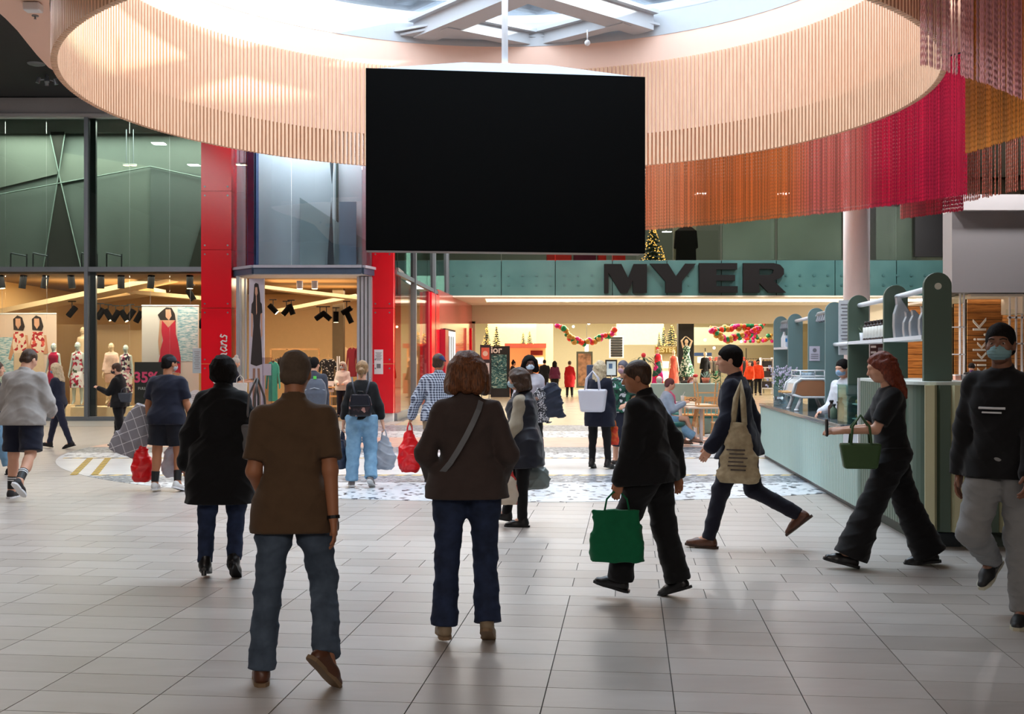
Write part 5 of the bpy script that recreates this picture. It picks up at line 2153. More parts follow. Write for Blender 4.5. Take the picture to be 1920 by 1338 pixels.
MB().box((FX(1285, 52), 52, 1.8), (.72, .5, 3.6)).build('black_pillar', M_BLACK, st_)
MB().box((FX(1400, 63), 63, 3.0), (6, .2, 1.0)).build('bulkhead', M_STW, st_)
lmp = MB()
for px, py, d in ((1322, 637, 58), (1339, 652, 60), (1104, 606, 58), (1075, 612, 62), (1390, 640, 62)):
    lmp.ball(P(px, py, d), .07, 8, 6)
t = thing('ceiling_spotlights', 'scattered small bright spotlights on the store ceiling', 'ceiling light')
lmp.build('lamps', emis('store_spot', (255, 244, 214), 9), t)
vt = thing('louvre_panel', 'tall black louvred panel in a white frame in the store', 'panel', P(1156, 669, 58))
hh = FZ(631, 58) - FZ(669, 58)
MB().box((0, .05, hh / 2), (.74, .1, hh + .1)).build('frame', M_WHITE, vt)
for k in range(8):
    MB().box((0, -.02, hh * (k + .5) / 8), (.60, .05, hh / 8 * .75)).build('slat', M_BLACK, vt)
t = thing('light_column', 'short glowing white light column under the left garland', 'lamp', P(1100, 661, 55))
MB().box((0, 0, .25), (.16, .16, .5)).build('diffuser', emis('column_glow', (240, 255, 244), 3), t)
MB().cyl((0, 0, .5), (0, 0, 1.4), .01, n=5).build('wire', M_STEEL, t)


def garland(label, pts, d, n, seed, size=.13, cols=None):
    """A swag of shiny balls with tinsel between them."""
    rnd = random.Random(seed)
    pp = [P(x, y, d) for x, y in pts]
    t = thing('garland', label, 'garland', pp[0])
    seg = [(pp[i + 1] - pp[i]).length for i in range(len(pp) - 1)]
    tot = sum(seg)
    MB().tube([p + Vector((0, 0, .02)) for p in pp], size * .6, 6).build('tinsel', ramp_mat('gold_tinsel', 'noise', [(.4, (120, 84, 36)), (.6, (206, 168, 92))], 30, .4, bump=.8), t, world=True)
    cols = cols or [(204, 30, 120), (208, 56, 44), (20, 118, 80), (176, 130, 60)]
    for i in range(n):
        s_ = tot * (i + .5) / n
        k = 0
        while k < len(seg) - 1 and s_ > seg[k]:
            s_ -= seg[k]
            k += 1
        p = pp[k].lerp(pp[k + 1], s_ / seg[k]) + Vector((rnd.uniform(-.05, .05), rnd.uniform(-.12, .02) - size * .3, rnd.uniform(-.11, .08)))
        c = cols[(i // 2) % len(cols)] if rnd.random() < .7 else rnd.choice(cols)
        MB().ball(p, size * rnd.uniform(.85, 1.2), 10, 7).build('bauble', mat('bauble_%d' % c[0], c, .22, .35, var=.1), t, True, world=True)
    return t


garland('garland of pink, red, green and gold baubles over the store aisle at left', [(1045, 611), (1056, 618), (1068, 630), (1082, 639), (1100, 642), (1118, 637), (1134, 630), (1146, 624), (1152, 613)], 53, 44, 1)
garland('upper red and gold bauble garland above the right aisle', [(1331, 613), (1345, 618), (1365, 616), (1390, 613), (1415, 612), (1432, 608)], 53.4, 30, 2, .13, [(176, 130, 60), (208, 56, 44), (20, 118, 80), (204, 30, 120)])
garland('lower pink and green bauble garland above the right aisle', [(1333, 618), (1345, 628), (1362, 635), (1378, 633), (1395, 627), (1410, 622), (1425, 616)], 53, 36, 3)
garland('small zigzag garland of red and green balls far right', [(1396, 640), (1404, 632), (1408, 642), (1415, 628), (1425, 638), (1438, 632), (1443, 628), (1448, 642)], 56, 26, 4, .09)

# perfume counters and signs on the left
t = thing('perfume_counter', 'salmon framed perfume counter with a lit orange back wall', 'counter', (FX(985, 56), 56, 0))
w = FX(1022, 56) - FX(945, 56)
MB().box((0, 0, FZ(648, 56)), (w, 1.2, .22)).build('fascia', mat('salmon_fascia', (196, 88, 70), .5), t)
MB().box((0, .5, 1.2), (w, .1, 2.3)).build('lit_back', emis('counter_glow', (236, 160, 96), .55), t)
MB().box((0, -.4, .5), (w, .4, 1.0)).build('base', mat('salmon_base', (206, 120, 100), .5), t)
for k in range(3):
    MB().box((w * .28, .3, 1.1 + k * .34), (w * .36, .3, .03)).build('shelf', M_WHITE, t)
MB().box((w * .28, .36, 2.02), (w * .3, .06, .24)).build('red_sign', mat('dark_red_sign', (140, 30, 24), .5), t)
MB().box((w * .28, .40, 1.64), (w * .34, .04, .34)).build('lit_shelf', emis('shelf_glow', (255, 226, 180), 2.0), t)
t = thing('perfume_tower', 'black display tower with white lettering and a teal picture', 'display', (FX(938, 50.2), 50.2, 0))
MB().box((0, 0, 1.14), (.86, .5, 2.28)).build('cabinet', M_BLACK, t)
MB().box((-.05, -.26, 1.15), (.68, .02, 1.5)).build('picture', ramp_mat('teal_picture', 'noise', [(.35, (16, 40, 48)), (.52, (48, 112, 120)), (.66, (176, 206, 196))], 4, .4, stretch=(1, 1, 2), distort=2), t)
text('lettering', 'Dior', M_WHITE, (FX(924, 50), 49.9, FZ(656, 50)), .42, parent=t, bold=.01)
t = thing('notice_totem', 'dark upright stand of three framed notices at the store entrance', 'sign', (FX(910, 47.2), 47.2, 0))
MB().box((0, 0, 1.25), (.44, .06, 2.1)).build('backboard', mat('dark_plum', (42, 32, 42), .5), t)
MB().cyl((-.16, 0, 0), (-.16, 0, .3), .02, n=6).cyl((.16, 0, 0), (.16, 0, .3), .02, n=6).box((0, 0, .015), (.5, .4, .03)).build('feet', M_STEEL, t)
for z, c in ((1.93, (214, 96, 74)), (1.28, (206, 200, 204)), (.66, (206, 120, 116))):
    MB().box((0, -.045, z), (.34, .03, .5)).build('notice', mat('notice_%d_%d' % c[:2], c, .5, var=.03), t)
    if z > 1.5:
        MB().cyl((0, -.062, z), (0, -.066, z), .11, n=16).build('roundel', mat('roundel', (226, 200, 186), .5), t)
    else:
        li = MB()
        for k in range(5):
            li.box((0, -.063, z + .16 - k * .08), (.22 - (k % 2) * .08, .004, .02))
        li.build('print', mat('notice_ink', (120, 118, 126), .7), t)

t = thing('gold_counter', 'gold beauty counter with lit shelves and gold letters', 'counter', (FX(1250, 55.2), 55.2, 0))
MB().box((0, .2, FZ(656, 55)), (1.1, .4, .36)).build('sign_board', mat('gold_board', (150, 124, 62), .35, .4), t)
text('lettering', 'ESTEE', mat('gold_letter', (240, 224, 170), .4, .2), (FX(1250, 55), 54.95, FZ(656, 55)), .34, parent=t, bold=.008)
MB().box((0, .35, 1.05), (1.1, .2, 1.9)).build('cabinet', mat('cream_cabinet', (214, 200, 160), .5), t)
MB().box((.05, .23, 1.42), (.6, .04, .34)).build('lit_shelf', emis('shelf_glow', (255, 226, 180), 2.0), t)
MB().box((.05, .23, .86), (.6, .04, .5)).build('lit_shelf', emis('shelf_glow', (255, 226, 180), 2.0), t)
MB().box((.05, .15, 1.16), (.7, .3, .04)).build('shelf', M_WHITE, t)

t = thing('info_screen', 'black framed screen on a stand behind the white tote bag', 'screen', (FX(1146, 49), 49, 0))
MB().box((0, 0, FZ(690, 49)), (.52, .06, .74)).build('frame', M_BLACK, t)
MB().box((0, -.035, FZ(690, 49)), (.40, .01, .60)).build('picture', emis('screen_blue', (150, 170, 186), .5), t)
MB().box((-.03, -.042, FZ(686, 49)), (.16, .004, .22)).build('image', mat('screen_figure', (58, 96, 150), .5), t)
MB().cyl((0, 0, 0), (0, 0, FZ(704, 49)), .04, n=8).box((0, 0, .02), (.4, .4, .04)).build('stand', M_STEEL, t)
t = thing('framed_picture', 'tall framed picture leaning inside the store aisle', 'picture', P(1096, 722, 54))
MB().box((0, 0, .75), (.78, .06, 1.75)).build('frame', mat('grey_green_frame', (92, 96, 84), .5), t)
MB().box((0, -.04, .75), (.62, .02, 1.55)).build('print', ramp_mat('warm_print', 'noise', [(.35, (120, 92, 74)), (.6, (186, 140, 110))], 5, .6), t)
t = thing('blue_pillar_cloth', 'deep blue figure-height panel left of the info screen', 'panel', P(1107, 733, 51))
bevel(MB().box((0, 0, .6), (.34, .3, 1.2)).build('panel', mat('deep_blue', (44, 74, 128), .6), t), .05)

# palm with a red bow
t = thing('potted_palm', 'dark green potted palm with a red flower in the store', 'plant', (FX(1206, 47), 47, 0))
MB().lathe([(.16, 0), (.2, .05), (.24, .5), (.26, .52), (.22, .53)], n=14).build('pot', mat('dark_pot', (50, 44, 42), .5), t, True)
MB().cyl((0, 0, .5), (0, 0, 1.5), .03, .02, n=6).build('stem', mat('bark', (70, 50, 34), .9), t)
rnd = random.Random(11)
for k in range(30):
    th = rnd.uniform(0, 2 * PI)
    L = rnd.uniform(.45, .8)
    z = rnd.uniform(1.2, 1.75)
    lf_ = MB()
    path = [Vector((L * s_ * math.cos(th), L * s_ * math.sin(th), z + L * (.55 * s_ - .85 * s_ * s_))) for s_ in (0, .25, .5, .75, 1)]
    sd = Vector((-math.sin(th), math.cos(th), 0))
    wv = (.015, .05, .055, .04, .004)
    vs = []
    for p, w_ in zip(path, wv):
        vs += [p - sd * w_, p + sd * w_]
    lf_.add(vs, [(2 * i, 2 * i + 1, 2 * i + 3, 2 * i + 2) for i in range(4)])
    lf_.build('leaf', mat('palm_leaf', (28, 62, 38), .5, var=.3), t, True)
MB().ball((-.02, -.3, 1.86), .10, 10, 7).build('red_flower', mat('bow_red', (196, 36, 60), .5), t, True)
t = thing('fern', 'bushy green fern above the grey planter in the store', 'plant', (FX(1342, 46), 46, 0))
MB().lathe([(.2, 0), (.26, .45), (.24, .47)], n=14).build('pot', mat('grey_pot', (120, 122, 124), .6), t, True)
for k in range(46):
    th = rnd.uniform(0, 2 * PI)
    L = rnd.uniform(.3, .55)
    z = rnd.uniform(.45, 1.15)
    path = [Vector((L * s_ * math.cos(th), L * s_ * math.sin(th), z + L * (.8 * s_ - .7 * s_ * s_))) for s_ in (0, .35, .7, 1)]
    sd = Vector((-math.sin(th), math.cos(th), 0))
    vs = []
    for p, w_ in zip(path, (.01, .055, .045, .004)):
        vs += [p - sd * w_, p + sd * w_]
    MB().add(vs, [(2 * i, 2 * i + 1, 2 * i + 3, 2 * i + 2) for i in range(3)]).build('leaf', mat('fern_leaf', (66, 132, 92), .6, var=.3), t, True)

# racks, hats and boxes on the right of the store
for px, d, cset, lab, grp in ((1395, 58, ((206, 70, 40), (180, 50, 40), (40, 40, 42)), 'long store rack of orange, red and dark clothes', 'a'), (1338, 57, ((60, 56, 54), (110, 96, 86)), 'short store rack of brown and grey clothes by the pillar', 'b'), (1445, 56, ((170, 160, 150), (90, 40, 40), (46, 46, 50)), 'store rack of pale and dark clothes beside the kiosk', 'c')):
    t = thing('clothes_rack', lab, 'rack', (FX(px, d), d, 0.0))
    fr = MB()
    W_ = 1.5 if grp == 'a' else .7
    for sx in (-1, 1):
        fr.cyl((sx * W_ / 2, 0, 0), (sx * W_ / 2, 0, 1.75), .02, n=6)
    fr.cyl((-W_ / 2, 0, 1.72), (W_ / 2, 0, 1.72), .02, n=6)
    fr.build('frame', M_DARKMETAL, t)
    nn = 11 if grp == 'a' else 5
    for k in range(nn):
        c = cset[k % len(cset)]
        garment('hanging_blouse', '%s garment from the left on the %s' % (ORD[k], lab.replace('store rack of ', 'rack of ').split(' by the')[0].split(' beside')[0]), Vector((t.location.x - W_ / 2 + W_ * (k + .5) / nn, d - .02, .85)), .42, .78, fabric('store_cloth_%s%d' % (grp, k % len(cset)), c), 'clothes on the rack %s' % grp, R(84))
t = thing('hat_shelf', 'dark store shelf of red hats beyond the right aisle', 'shelf', (FX(1362, 60), 60, 0))
MB().box((0, 0, 1.0), (2.2, .5, .04)).build('shelf', M_BLACK, t)
MB().box((0, 0, 1.62), (2.2, .5, .04)).build('shelf', M_BLACK, t)
fr = MB()
for sx in (-1.1, 1.1):
    fr.cyl((sx, .2, 0), (sx, .2, 2.3), .025, n=6)
fr.build('frame', M_BLACK, t)
for k in range(6):
    h_ = thing('red_hat', 'small red hat on the dark store shelf, %s from the left' % ORD[k], 'hat', (FX(1362, 60) - .9 + k * .36, 59.95, 1.64), 0, 'red hats on the dark store shelf')
    MB().lathe([(.17, 0), (.17, .02), (.10, .03), (.095, .13), (.06, .17), (.0, .18)], n=12).build('crown', fabric('hat_red', (206, 50, 40)), h_, True)
t = thing('white_shelving', 'white shelf unit with dark boxes left of the kiosk panels', 'shelf', (FX(1437, 54), 54, 0))
for z in (.3, .8, 1.3, 1.72):
    MB().box((0, 0, z), (.55, .4, .05)).build('shelf', M_WHITE, t)
for sx in (-.28, .28):
    MB().box((sx, 0, .9), (.04, .4, 1.75)).build('upright', M_WHITE, t)
for z in (.5, 1.0, 1.48):
    bx = thing('storage_box', 'dark box on the white shelf unit, %s' % ('lowest' if z < .6 else 'middle one' if z < 1.2 else 'topmost'), 'box', (FX(1437, 54), 54, z - .17), 0, 'dark boxes on the white shelf unit')
    bevel(MB().box((0, 0, .14), (.42, .3, .28)).build('carton', mat('carton_dark', (44, 36, 34), .6), bx), .01)
    MB().box((0, 0, .29), (.44, .32, .03)).build('lid', mat('carton_lid', (60, 50, 46), .6), bx)
t = thing('blue_sign', 'small dark blue wall sign right of the black pillar', 'sign', P(1318, 664, 61))
MB().box((0, 0, 0), (.95, .05, .18)).build('board', mat('navy_sign', (26, 54, 96), .5), t)
MB().box((.1, .02, -.3), (.8, .03, .34)).build('white_panel', M_WHITE, t)

# ------------------------------------------------------------------ right side: column, bulkhead, stationery shop
col = thing('round_column', 'tall round white column behind the cafe kiosk', 'column', (FX(1606, 24), 24, 0))
MB().cyl((0, 0, .15), (0, 0, 8.8), .275, n=40).build('shaft', mat('column_white', (238, 241, 248), .5, var=.02), col, True)
MB().cyl((0, 0, 0), (0, 0, .15), .29, n=40).build('base', M_STEEL, col, True)
RD = 28.0
x0 = FX(1785, RD)
gb = struct('wall_right_bulkhead', MB().box((x0 + 2.5, RD + .3, (FZ(548, RD) + FZ(396, RD)) / 2), (5, .6, FZ(396, RD) - FZ(548, RD))), mat('mid_grey_bulkhead', (124, 122, 126), .7, var=.02))
struct('trim_3', MB().box((x0 + 2.5, RD + .2, (FZ(396, RD) + FZ(366, RD)) / 2), (5, .8, FZ(366, RD) - FZ(396, RD) - .01)), mat('pale_grey_trim', (188, 186, 190), .7, var=.02))
struct('wall_right_return', MB().slab([(x0, RD + .3), (x0 + .2, RD + .3), (17.5, 44.2), (17.3, 44.2)], FZ(548, RD), 8.8), mat('mid_grey_bulkhead', (124, 122, 126), .7, var=.02))
ks = bpy.data.objects.new('wall_stationer', None)
COL.objects.link(ks)
ks['kind'] = 'structure'
zz = FZ(549, RD)
MB().box((x0 + 3.4, RD + 3.2, zz - .04), (5.6, 5.8, .06)).build('soffit_board', M_SOFF, ks)
M_OAK = ramp_mat('orange_oak', 'noise', [(.3, (120, 70, 28)), (.55, (168, 106, 48)), (.75, (186, 124, 62))], 3, .5, stretch=(.6, 1, 9), distort=.8)


def planks(px0, px1, d, z0, z1, n, th=.12):
    a, b = FX(px0, d), FX(px1, d)
    for k in range(n):
        h = (z1 - z0) / n
        MB().box(((a + b) / 2, d, z0 + h * (k + .5)), (b - a, th, h - .012)).build('plank', M_OAK, ks)
    MB().box(((a + b) / 2, d + .02, (z0 + z1) / 2), (b - a, th - .02, z1 - z0)).build('plank_backing', mat('dark_oak', (60, 36, 18), .8), ks)


planks(1812, 1878, 29.6, .05, FZ(556, 29.6), 16)
planks(1700, 1768, 33.5, .05, FZ(566, 33.5), 17)
planks(1788, 1806, 32, .05, FZ(560, 32), 14)
planks(1878, 1960, 31.2, .05, FZ(588, 31.2), 14)
t = thing('shop_name', 'pale letters kikki.K climbing the oak pillar', 'sign', (FX(1842, 29.5), 29.5, FZ(640, 29.5)))
text('lettering', 'kikki.K', mat('letter_silver', (226, 222, 214), .5, var=.02), (FX(1838, 29.45), 29.45, FZ(652, 29.5)), .50, (PI / 2, -PI / 2, 0), t, .02, sx=1.15)
MB().box((x0 + 3.2, RD + 1.0, FZ(572, RD + 1)), (2.6, 1.4, .46)).build('white_boxing', M_SOFF, ks)
MB().box((x0 + 4.0, 34.4, 1.7), (5.2, .1, 3.4)).build('rear_wall', mat('stationer_rear', (120, 96, 64), .7), ks)
fr = MB()
for px, d in ((1800, 28.4), (1807, 28.4), (1893, 28.6), (1905, 28.6), (1916, 28.6)):
    fr.box((FX(px, d), d, 1.7), (.04, .05, 3.3))
for py in (613, 664):
    fr.box((FX(1796, 28.4), 28.4, FZ(py, 28.4)), (.36, .05, .03))
fr.box((FX(1908, 28.6), 28.6, FZ(644, 28.6)), (.5, .05, .04)).box((FX(1908, 28.6), 28.6, FZ(595, 28.6)), (.5, .05, .05))
fr.build('shopfront_frame', M_WHITE, ks)
MB().box((FX(1798, 28.45), 28.45, 1.7), (.42, .015, 3.3)).build('shop_pane', CLEAR, ks)
MB().box((FX(1908, 28.65), 28.65, 1.5), (.6, .015, 2.9)).build('shop_pane', CLEAR, ks)
t = thing('menu_board', 'dark framed board with small white print behind the kiosk', 'sign', P(1650, 708, 26))
MB().box((0, 0, .38), (.55, .04, .92)).build('board', mat('plum_board', (70, 44, 44), .4), t)
li = MB()
for k in range(6):
    li.box((-.16, -.025, .72 - k * .13), (.12, .006, .05))
li.build('print', M_WHITE, t)
MB().box((.08, -.025, .45), (.26, .01, .5)).build('picture', ramp_mat('dim_picture', 'noise', [(.35, (70, 66, 72)), (.6, (128, 124, 132))], 5, .5), t)
MB().cyl((0, 0, 0), (0, 0, -1.2), .03, n=6).build('post', M_STEEL, t)
# stock and flowers on the stationer's counter
sc_ = thing('shop_counter', 'low counter of the stationery shop with stacked goods', 'counter', (FX(1822, 27.2), 27.2, 0))
MB().box((0, 0, .52), (1.9, .6, 1.04)).build('base', mat('counter_grey', (120, 116, 110), .6), sc_)
bevel(MB().box((0, 0, 1.06), (2.0, .7, .05)).build('top', M_WHITE, sc_), .01)
for px, c, w in ((1795, (214, 168, 150), .16), (1805, (190, 200, 210), .16), (1815, (150, 190, 206), .2), (1826, (206, 206, 210), .2), (1838, (90, 94, 110), .2)):
    t = thing('boxed_goods', 'small pastel box on the stationery counter, %s' % {1795: 'pink, leftmost', 1805: 'pale grey one', 1815: 'sky blue one', 1826: 'near white one', 1838: 'dark slate one'}[px], 'box', (FX(px, 27.1), 27.1, 1.085), 0, 'pastel boxes on the stationery counter')
    bevel(MB().box((0, 0, .1), (w, .16, .20)).build('carton', mat('pastel_%d' % c[0], c, .6), t), .008)
    MB().box((0, 0, .205), (w * 1.04, .17, .03)).build('lid', M_WHITE, t)
# ------------------------------------------------------------------ cafe kiosk on the right
KA = Vector((3.53, 9.85, 0))
KV = Vector((.0767, .997, 0)).normalized()       # along the front, away from the viewer
KN = Vector((KV.y, -KV.x, 0))                    # into the kiosk
KR = math.atan2(KV.y, KV.x) - PI / 2
kio = thing('cafe_kiosk', 'sage green ribbed cafe kiosk with arched panels and stone counter', 'kiosk', KA, KR)
# local frame: x into the kiosk, y along the front
SAGE = mat('sage_lacquer', (112, 126, 112), .45, var=.04, scale=2)
SAGE_L = mat('pale_sage_front', (168, 190, 182), .45, var=.04, scale=2)
SAGE_D = mat('deep_sage_panel', (82, 100, 86), .5, var=.04, scale=2)
CREAM_B = mat('cream_batten', (206, 200, 160), .5, var=.03)
STONE = ramp_mat('speckled_stone_top', 'noise', [(.35, (66, 72, 76)), (.6, (104, 110, 114))], 40, .12)
Y2, Y1, Y3 = 9.25, 2.85, 2.10                    # far end, step of the stone top, end of the tall part
HT = 1.45


def kbox(x0, x1, y0, y1, z0, z1, m, nm, bv=0):
    o = MB().box(((x0 + x1) / 2, (y0 + y1) / 2, (z0 + z1) / 2), (x1 - x0, y1 - y0, z1 - z0)).build(nm, m, kio)
    if bv:
        bevel(o, bv)
    return o


kbox(.02, .62, Y1, Y2, .08, .87, SAGE_L, 'front_carcass')
kbox(-.03, .70, Y1 - .02, Y2 + .02, .87, .92, STONE, 'stone_top', .006)
kbox(.06, .60, Y1, Y2, 0, .08, M_DARKMETAL, 'plinth')
kbox(.02, .62, Y3 + .01, Y1 - .01, .08, .63, SAGE_L, 'step_carcass')
kbox(-.03, .70, Y3, Y1 - .02, .63, .67, M_WHITE, 'step_top', .005)
kbox(.0, .62, Y1 - .035, Y1 - .02, .67, .87, M_WHITE, 'step_riser')
kbox(.06, .60, Y3, Y1, 0, .08, M_DARKMETAL, 'plinth')
# tall part: rounded plan with the corner towards the viewer
crn = .28
plan = [(.05, Y3)]
for k in range(9):
    t = PI + PI / 2 * k / 8
    plan.append((.05 + crn + crn * math.cos(t), crn + crn * math.sin(t)))
plan += [(2.75, 0), (2.75, .5), (.62, .5), (.62, Y3)]
MB().slab(plan, .14, HT - .02).build('tall_carcass', SAGE_D, kio)
pl2 = [(x + (.05 if x < 1 else 0), y + (.05 if y < .3 else 0)) for x, y in plan]
MB().slab([(.12, Y3), (.12, .3), (.3, .12), (2.7, .12), (2.7, .5), (.62, .5), (.62, Y3)], 0, .14).build('plinth', mat('dark_sage_plinth', (70, 80, 72), .6), kio)
top = [(x - (.03 if x < .6 else 0), y - (.03 if y < .4 else 0)) for x, y in plan]
bevel(MB().slab(top, HT - .02, HT + .012).build('tall_top', mat('pale_edge_top', (206, 214, 208), .4, var=.02), kio), .004)
kbox(.0, .64, Y3, Y3 + .03, .67, HT + .01, M_WHITE, 'end_panel')
# fine half-round ribs on the long front
for nm, ya, yb_, h in (('rib', Y1, Y2, .79), ('rib', Y3, Y1, .55), ('rib', .42, Y3, 1.29)):
    n = int((yb_ - ya) / .085)
    rb = MB()
    prof = [(.035 * math.sin(PI * k / 5) * -1, .036 * math.cos(PI * k / 5)) for k in range(6)]
    rb.slab(prof, 0, h)
    me = rb.mesh('rib')
    me.materials.append(SAGE_L if h < 1 else SAGE)
    for k in range(n):
        o = link('rib', me, kio)
        o.location = (.05 if h > 1 else .02, ya + (yb_ - ya) * (k + .5) / n, .14 if h > 1 else .08)
# broad cream battens on the rounded end
bt = MB().box((0, 0, 0), (.085, .075, HT - .18), taper=1)
bme = MB().slab([(-.052, 0), (-.035, -.085), (.045, -.085), (.052, 0)], 0, HT - .17).mesh('batten')
bme.materials.append(CREAM_B)
gme = MB().slab([(-.055, 0), (-.045, -.035), (.045, -.035), (.055, 0)], 0, HT - .17).mesh('batten_green')
gme.materials.append(SAGE_D)
for k in range(13):
    o = link('batten', bme, kio)
    o.location = (.06 + crn * .35 + .205 * k, (.03 if k == 0 else 0), .15)
    if k == 0:
        o.rotation_euler = (0, 0, R(-25))
    o = link('batten', gme, kio)
    o.location = (.06 + crn * .35 + .105 + .205 * k, 0, .15)

# arched upright panels with rods and shelves between them
arch = [10.0, 11.7, 13.5, 15.1, 16.8, 18.9, 20.0]
acx = [1758.5, 1680, 1610, 1565, 1531, 1491.5, 1464]
aw, at_h, thk = .245, 2.435, .05
loc = []
aprof = [(-aw / 2, .0), (aw / 2, .0)] + [(aw / 2 * math.cos(PI * k / 12), at_h - aw / 2 + aw / 2 * math.sin(PI * k / 12)) for k in range(13)]
inv = Matrix.LocRotScale(kio.location, kio.rotation_euler, None).inverted()
for d, cx in zip(arch, acx):
    p = inv @ Vector((FX(cx, d), d, 0))
    loc.append(p)
    mb = MB()
    mb.prism([(x + p.x, z) for x, z in aprof], p.y, p.y + thk)
    o = mb.build('arch_panel', SAGE_D if d < 14 else mat('blue_sage_panel', (108, 134, 134), .5, var=.04, scale=2), kio)
    bevel(o, .004)
    MB().box((p.x, p.y + .02, .06), (aw + .1, .2, .12)).build('foot', M_DARKMETAL, kio)
ZR, ZS = 2.31, 1.875
for i in range(6):
    a, b = loc[i], loc[i + 1]
    if i in (0, 1, 3, 4):
        MB().cyl((a.x + .01, a.y + .05, ZR), (b.x + .01, b.y, ZR), .028, n=14).build('rod', M_WHITE, kio, True)
MB().cyl((loc[0].x, loc[0].y - .012, ZR), (loc[0].x, loc[0].y + .01, ZR), .030, n=18).build('rod_cap', mat('cap_white', (226, 222, 206), .4), kio)
shelf_z = ZS
for i in (0, 1, 5):
    a, b = loc[i], loc[i + 1]
    m_ = (a + b) / 2
    d = b - a
    MB().box((m_.x, m_.y + .02, ZS - .018), (.26, d.length - .06, .036), math.atan2(d.y, d.x) - PI / 2).build('shelf', M_WHITE, kio)
MB().cyl((loc[3].x, loc[3].y, 1.86), (loc[2].x, loc[2].y + .05, 1.86), .026, n=12).build('rod', M_WHITE, kio, True)


def kw(v):
    return Matrix.LocRotScale(kio.location, kio.rotation_euler, None) @ Vector(v)


def on_shelf(i, f, dx=0.0):
    p = loc[i].lerp(loc[i + 1], f)
    return kw((p.x + dx, p.y + .02, ZS + .001))


# bottles
bproto = None
M_LABEL = mat('bottle_label', (220, 216, 206), .5, var=.04)
M_AMBER = mat('dark_bottle', (46, 30, 26), .25)
for k in range(7):
    p = on_shelf(1, .25 + k * .085, -.0)
    if bproto is None:
        bproto = thing('syrup_bottle', 'brown bottle with white label on the kiosk shelf, first from the right', 'bottle', p, 0, 'syrup bottles on the kiosk shelf')
        MB().lathe([(.036, 0), (.038, .01), (.038, .03)], n=14).build('base', M_AMBER, bproto, True)
        MB().lathe([(.0385, .03), (.0385, .155)], n=14).build('label', M_LABEL, bproto, True)
        MB().lathe([(.038, .155), (.036, .17), (.02, .185), (.02, .20), (.026, .20), (.026, .222), (.0, .222)], n=14).build('cap', M_AMBER, bproto, True)
    else:
        copy_thing(bproto, p, 0, 'brown bottle with white label on the kiosk shelf, %s from the right' % ORD[k])
t = thing('potted_succulent', 'little spiky succulent in a white pot beside the bottles', 'plant', on_shelf(1, .90, .02))
MB().lathe([(.035, 0), (.045, .10), (.040, .10)], n=14).build('pot', M_WHITE, t, True)
for k in range(16):
    th = k * 2.4
    r = .02 + .0025 * k
    lf_ = MB().cyl((0, 0, .10), (r * math.cos(th) * 1.3, r * math.sin(th) * 1.3, .20 - .003 * k), .010, .002, n=5)
    lf_.build('leaf', mat('succulent_green', (96, 112, 90), .6), t)


def coffee_bag(p, w, h, d, label, fold=True, rz=0.0, m=None, group=None):
    t = thing('coffee_bag', label, 'bag', p, rz, group)
    prof = [(0, 0), (d * .55, 0), (d * .62, h * .3), (d * .60, h * .58), (d * .42, h * .80), (d * .46, h), (d * .26, h), (-d * .02, h * .84), (-d * .46, h * .60), (-d * .6, h * .3), (-d * .55, 0)]
    vs, fs = [], []
    n = len(prof)
    for sx in (-1, 1):
        for y, z in prof:
            k = 1 - .12 * (z / h) + (.04 * math.sin(z * 60))
            vs.append((sx * w / 2 * k, y, z))
    fs = [tuple(range(n)), tuple(range(2 * n - 1, n - 1, -1))] + [(i, n + i, n + (i + 1) % n, (i + 1) % n) for i in range(n)]
    o = MB().add(vs, fs).build('pouch', m or mat('silver_foil', (158, 164, 170), .35, .3, var=.1), t)
    bevel(o, .008)
    MB().box((0, d * .36, h * .99), (w * .8, d * .24, .012)).build('seal', M_STEEL, t)
    MB().box((0, -d * .60, h * .34), (w * .6, .006, h * .3)).build('label', M_LABEL, t)
    return t


coffee_bag(on_shelf(0, .80), .15, .42, .15, 'tall grey foil coffee bag with a folded top on the kiosk shelf', rz=R(80))
for f, lab in ((.58, 'small grey foil coffee bag next to the tall one'), (.42, 'small grey foil coffee bag second from the tall one'), (.20, 'grey foil coffee bag third from the tall one'), (.06, 'grey foil coffee bag nearest the tallest arched panel')):
    coffee_bag(on_shelf(0, f), .12, .25 if f > .3 else .27, .13, lab, rz=R(80))
t = thing('spray_bottle', 'white pump bottle on the far kiosk shelf', 'bottle', on_shelf(5, .75))
MB().lathe([(.05, 0), (.055, .02), (.055, .16), (.03, .22), (.02, .25), (.02, .28)], n=14).build('bottle', M_WHITE, t, True)
MB().box((-.02, 0, .30), (.09, .04, .05)).build('trigger', mat('trigger_grey', (120, 126, 132), .4), t)
for f, c, lab in ((.45, (228, 232, 236), 'white carton on the far kiosk shelf'), (.2, (70, 140, 196), 'blue and white carton on the far kiosk shelf')):
    t = thing('carton', lab, 'box', on_shelf(5, f))
    bevel(MB().box((0, 0, .10), (.14, .12, .2)).build('carton', mat('carton_%d' % c[0], c, .5), t), .005)
    MB().box((0, -.062, .12), (.14, .004, .06)).build('band', M_WHITE if c[0] < 100 else mat('carton_70', (70, 140, 196), .5), t)

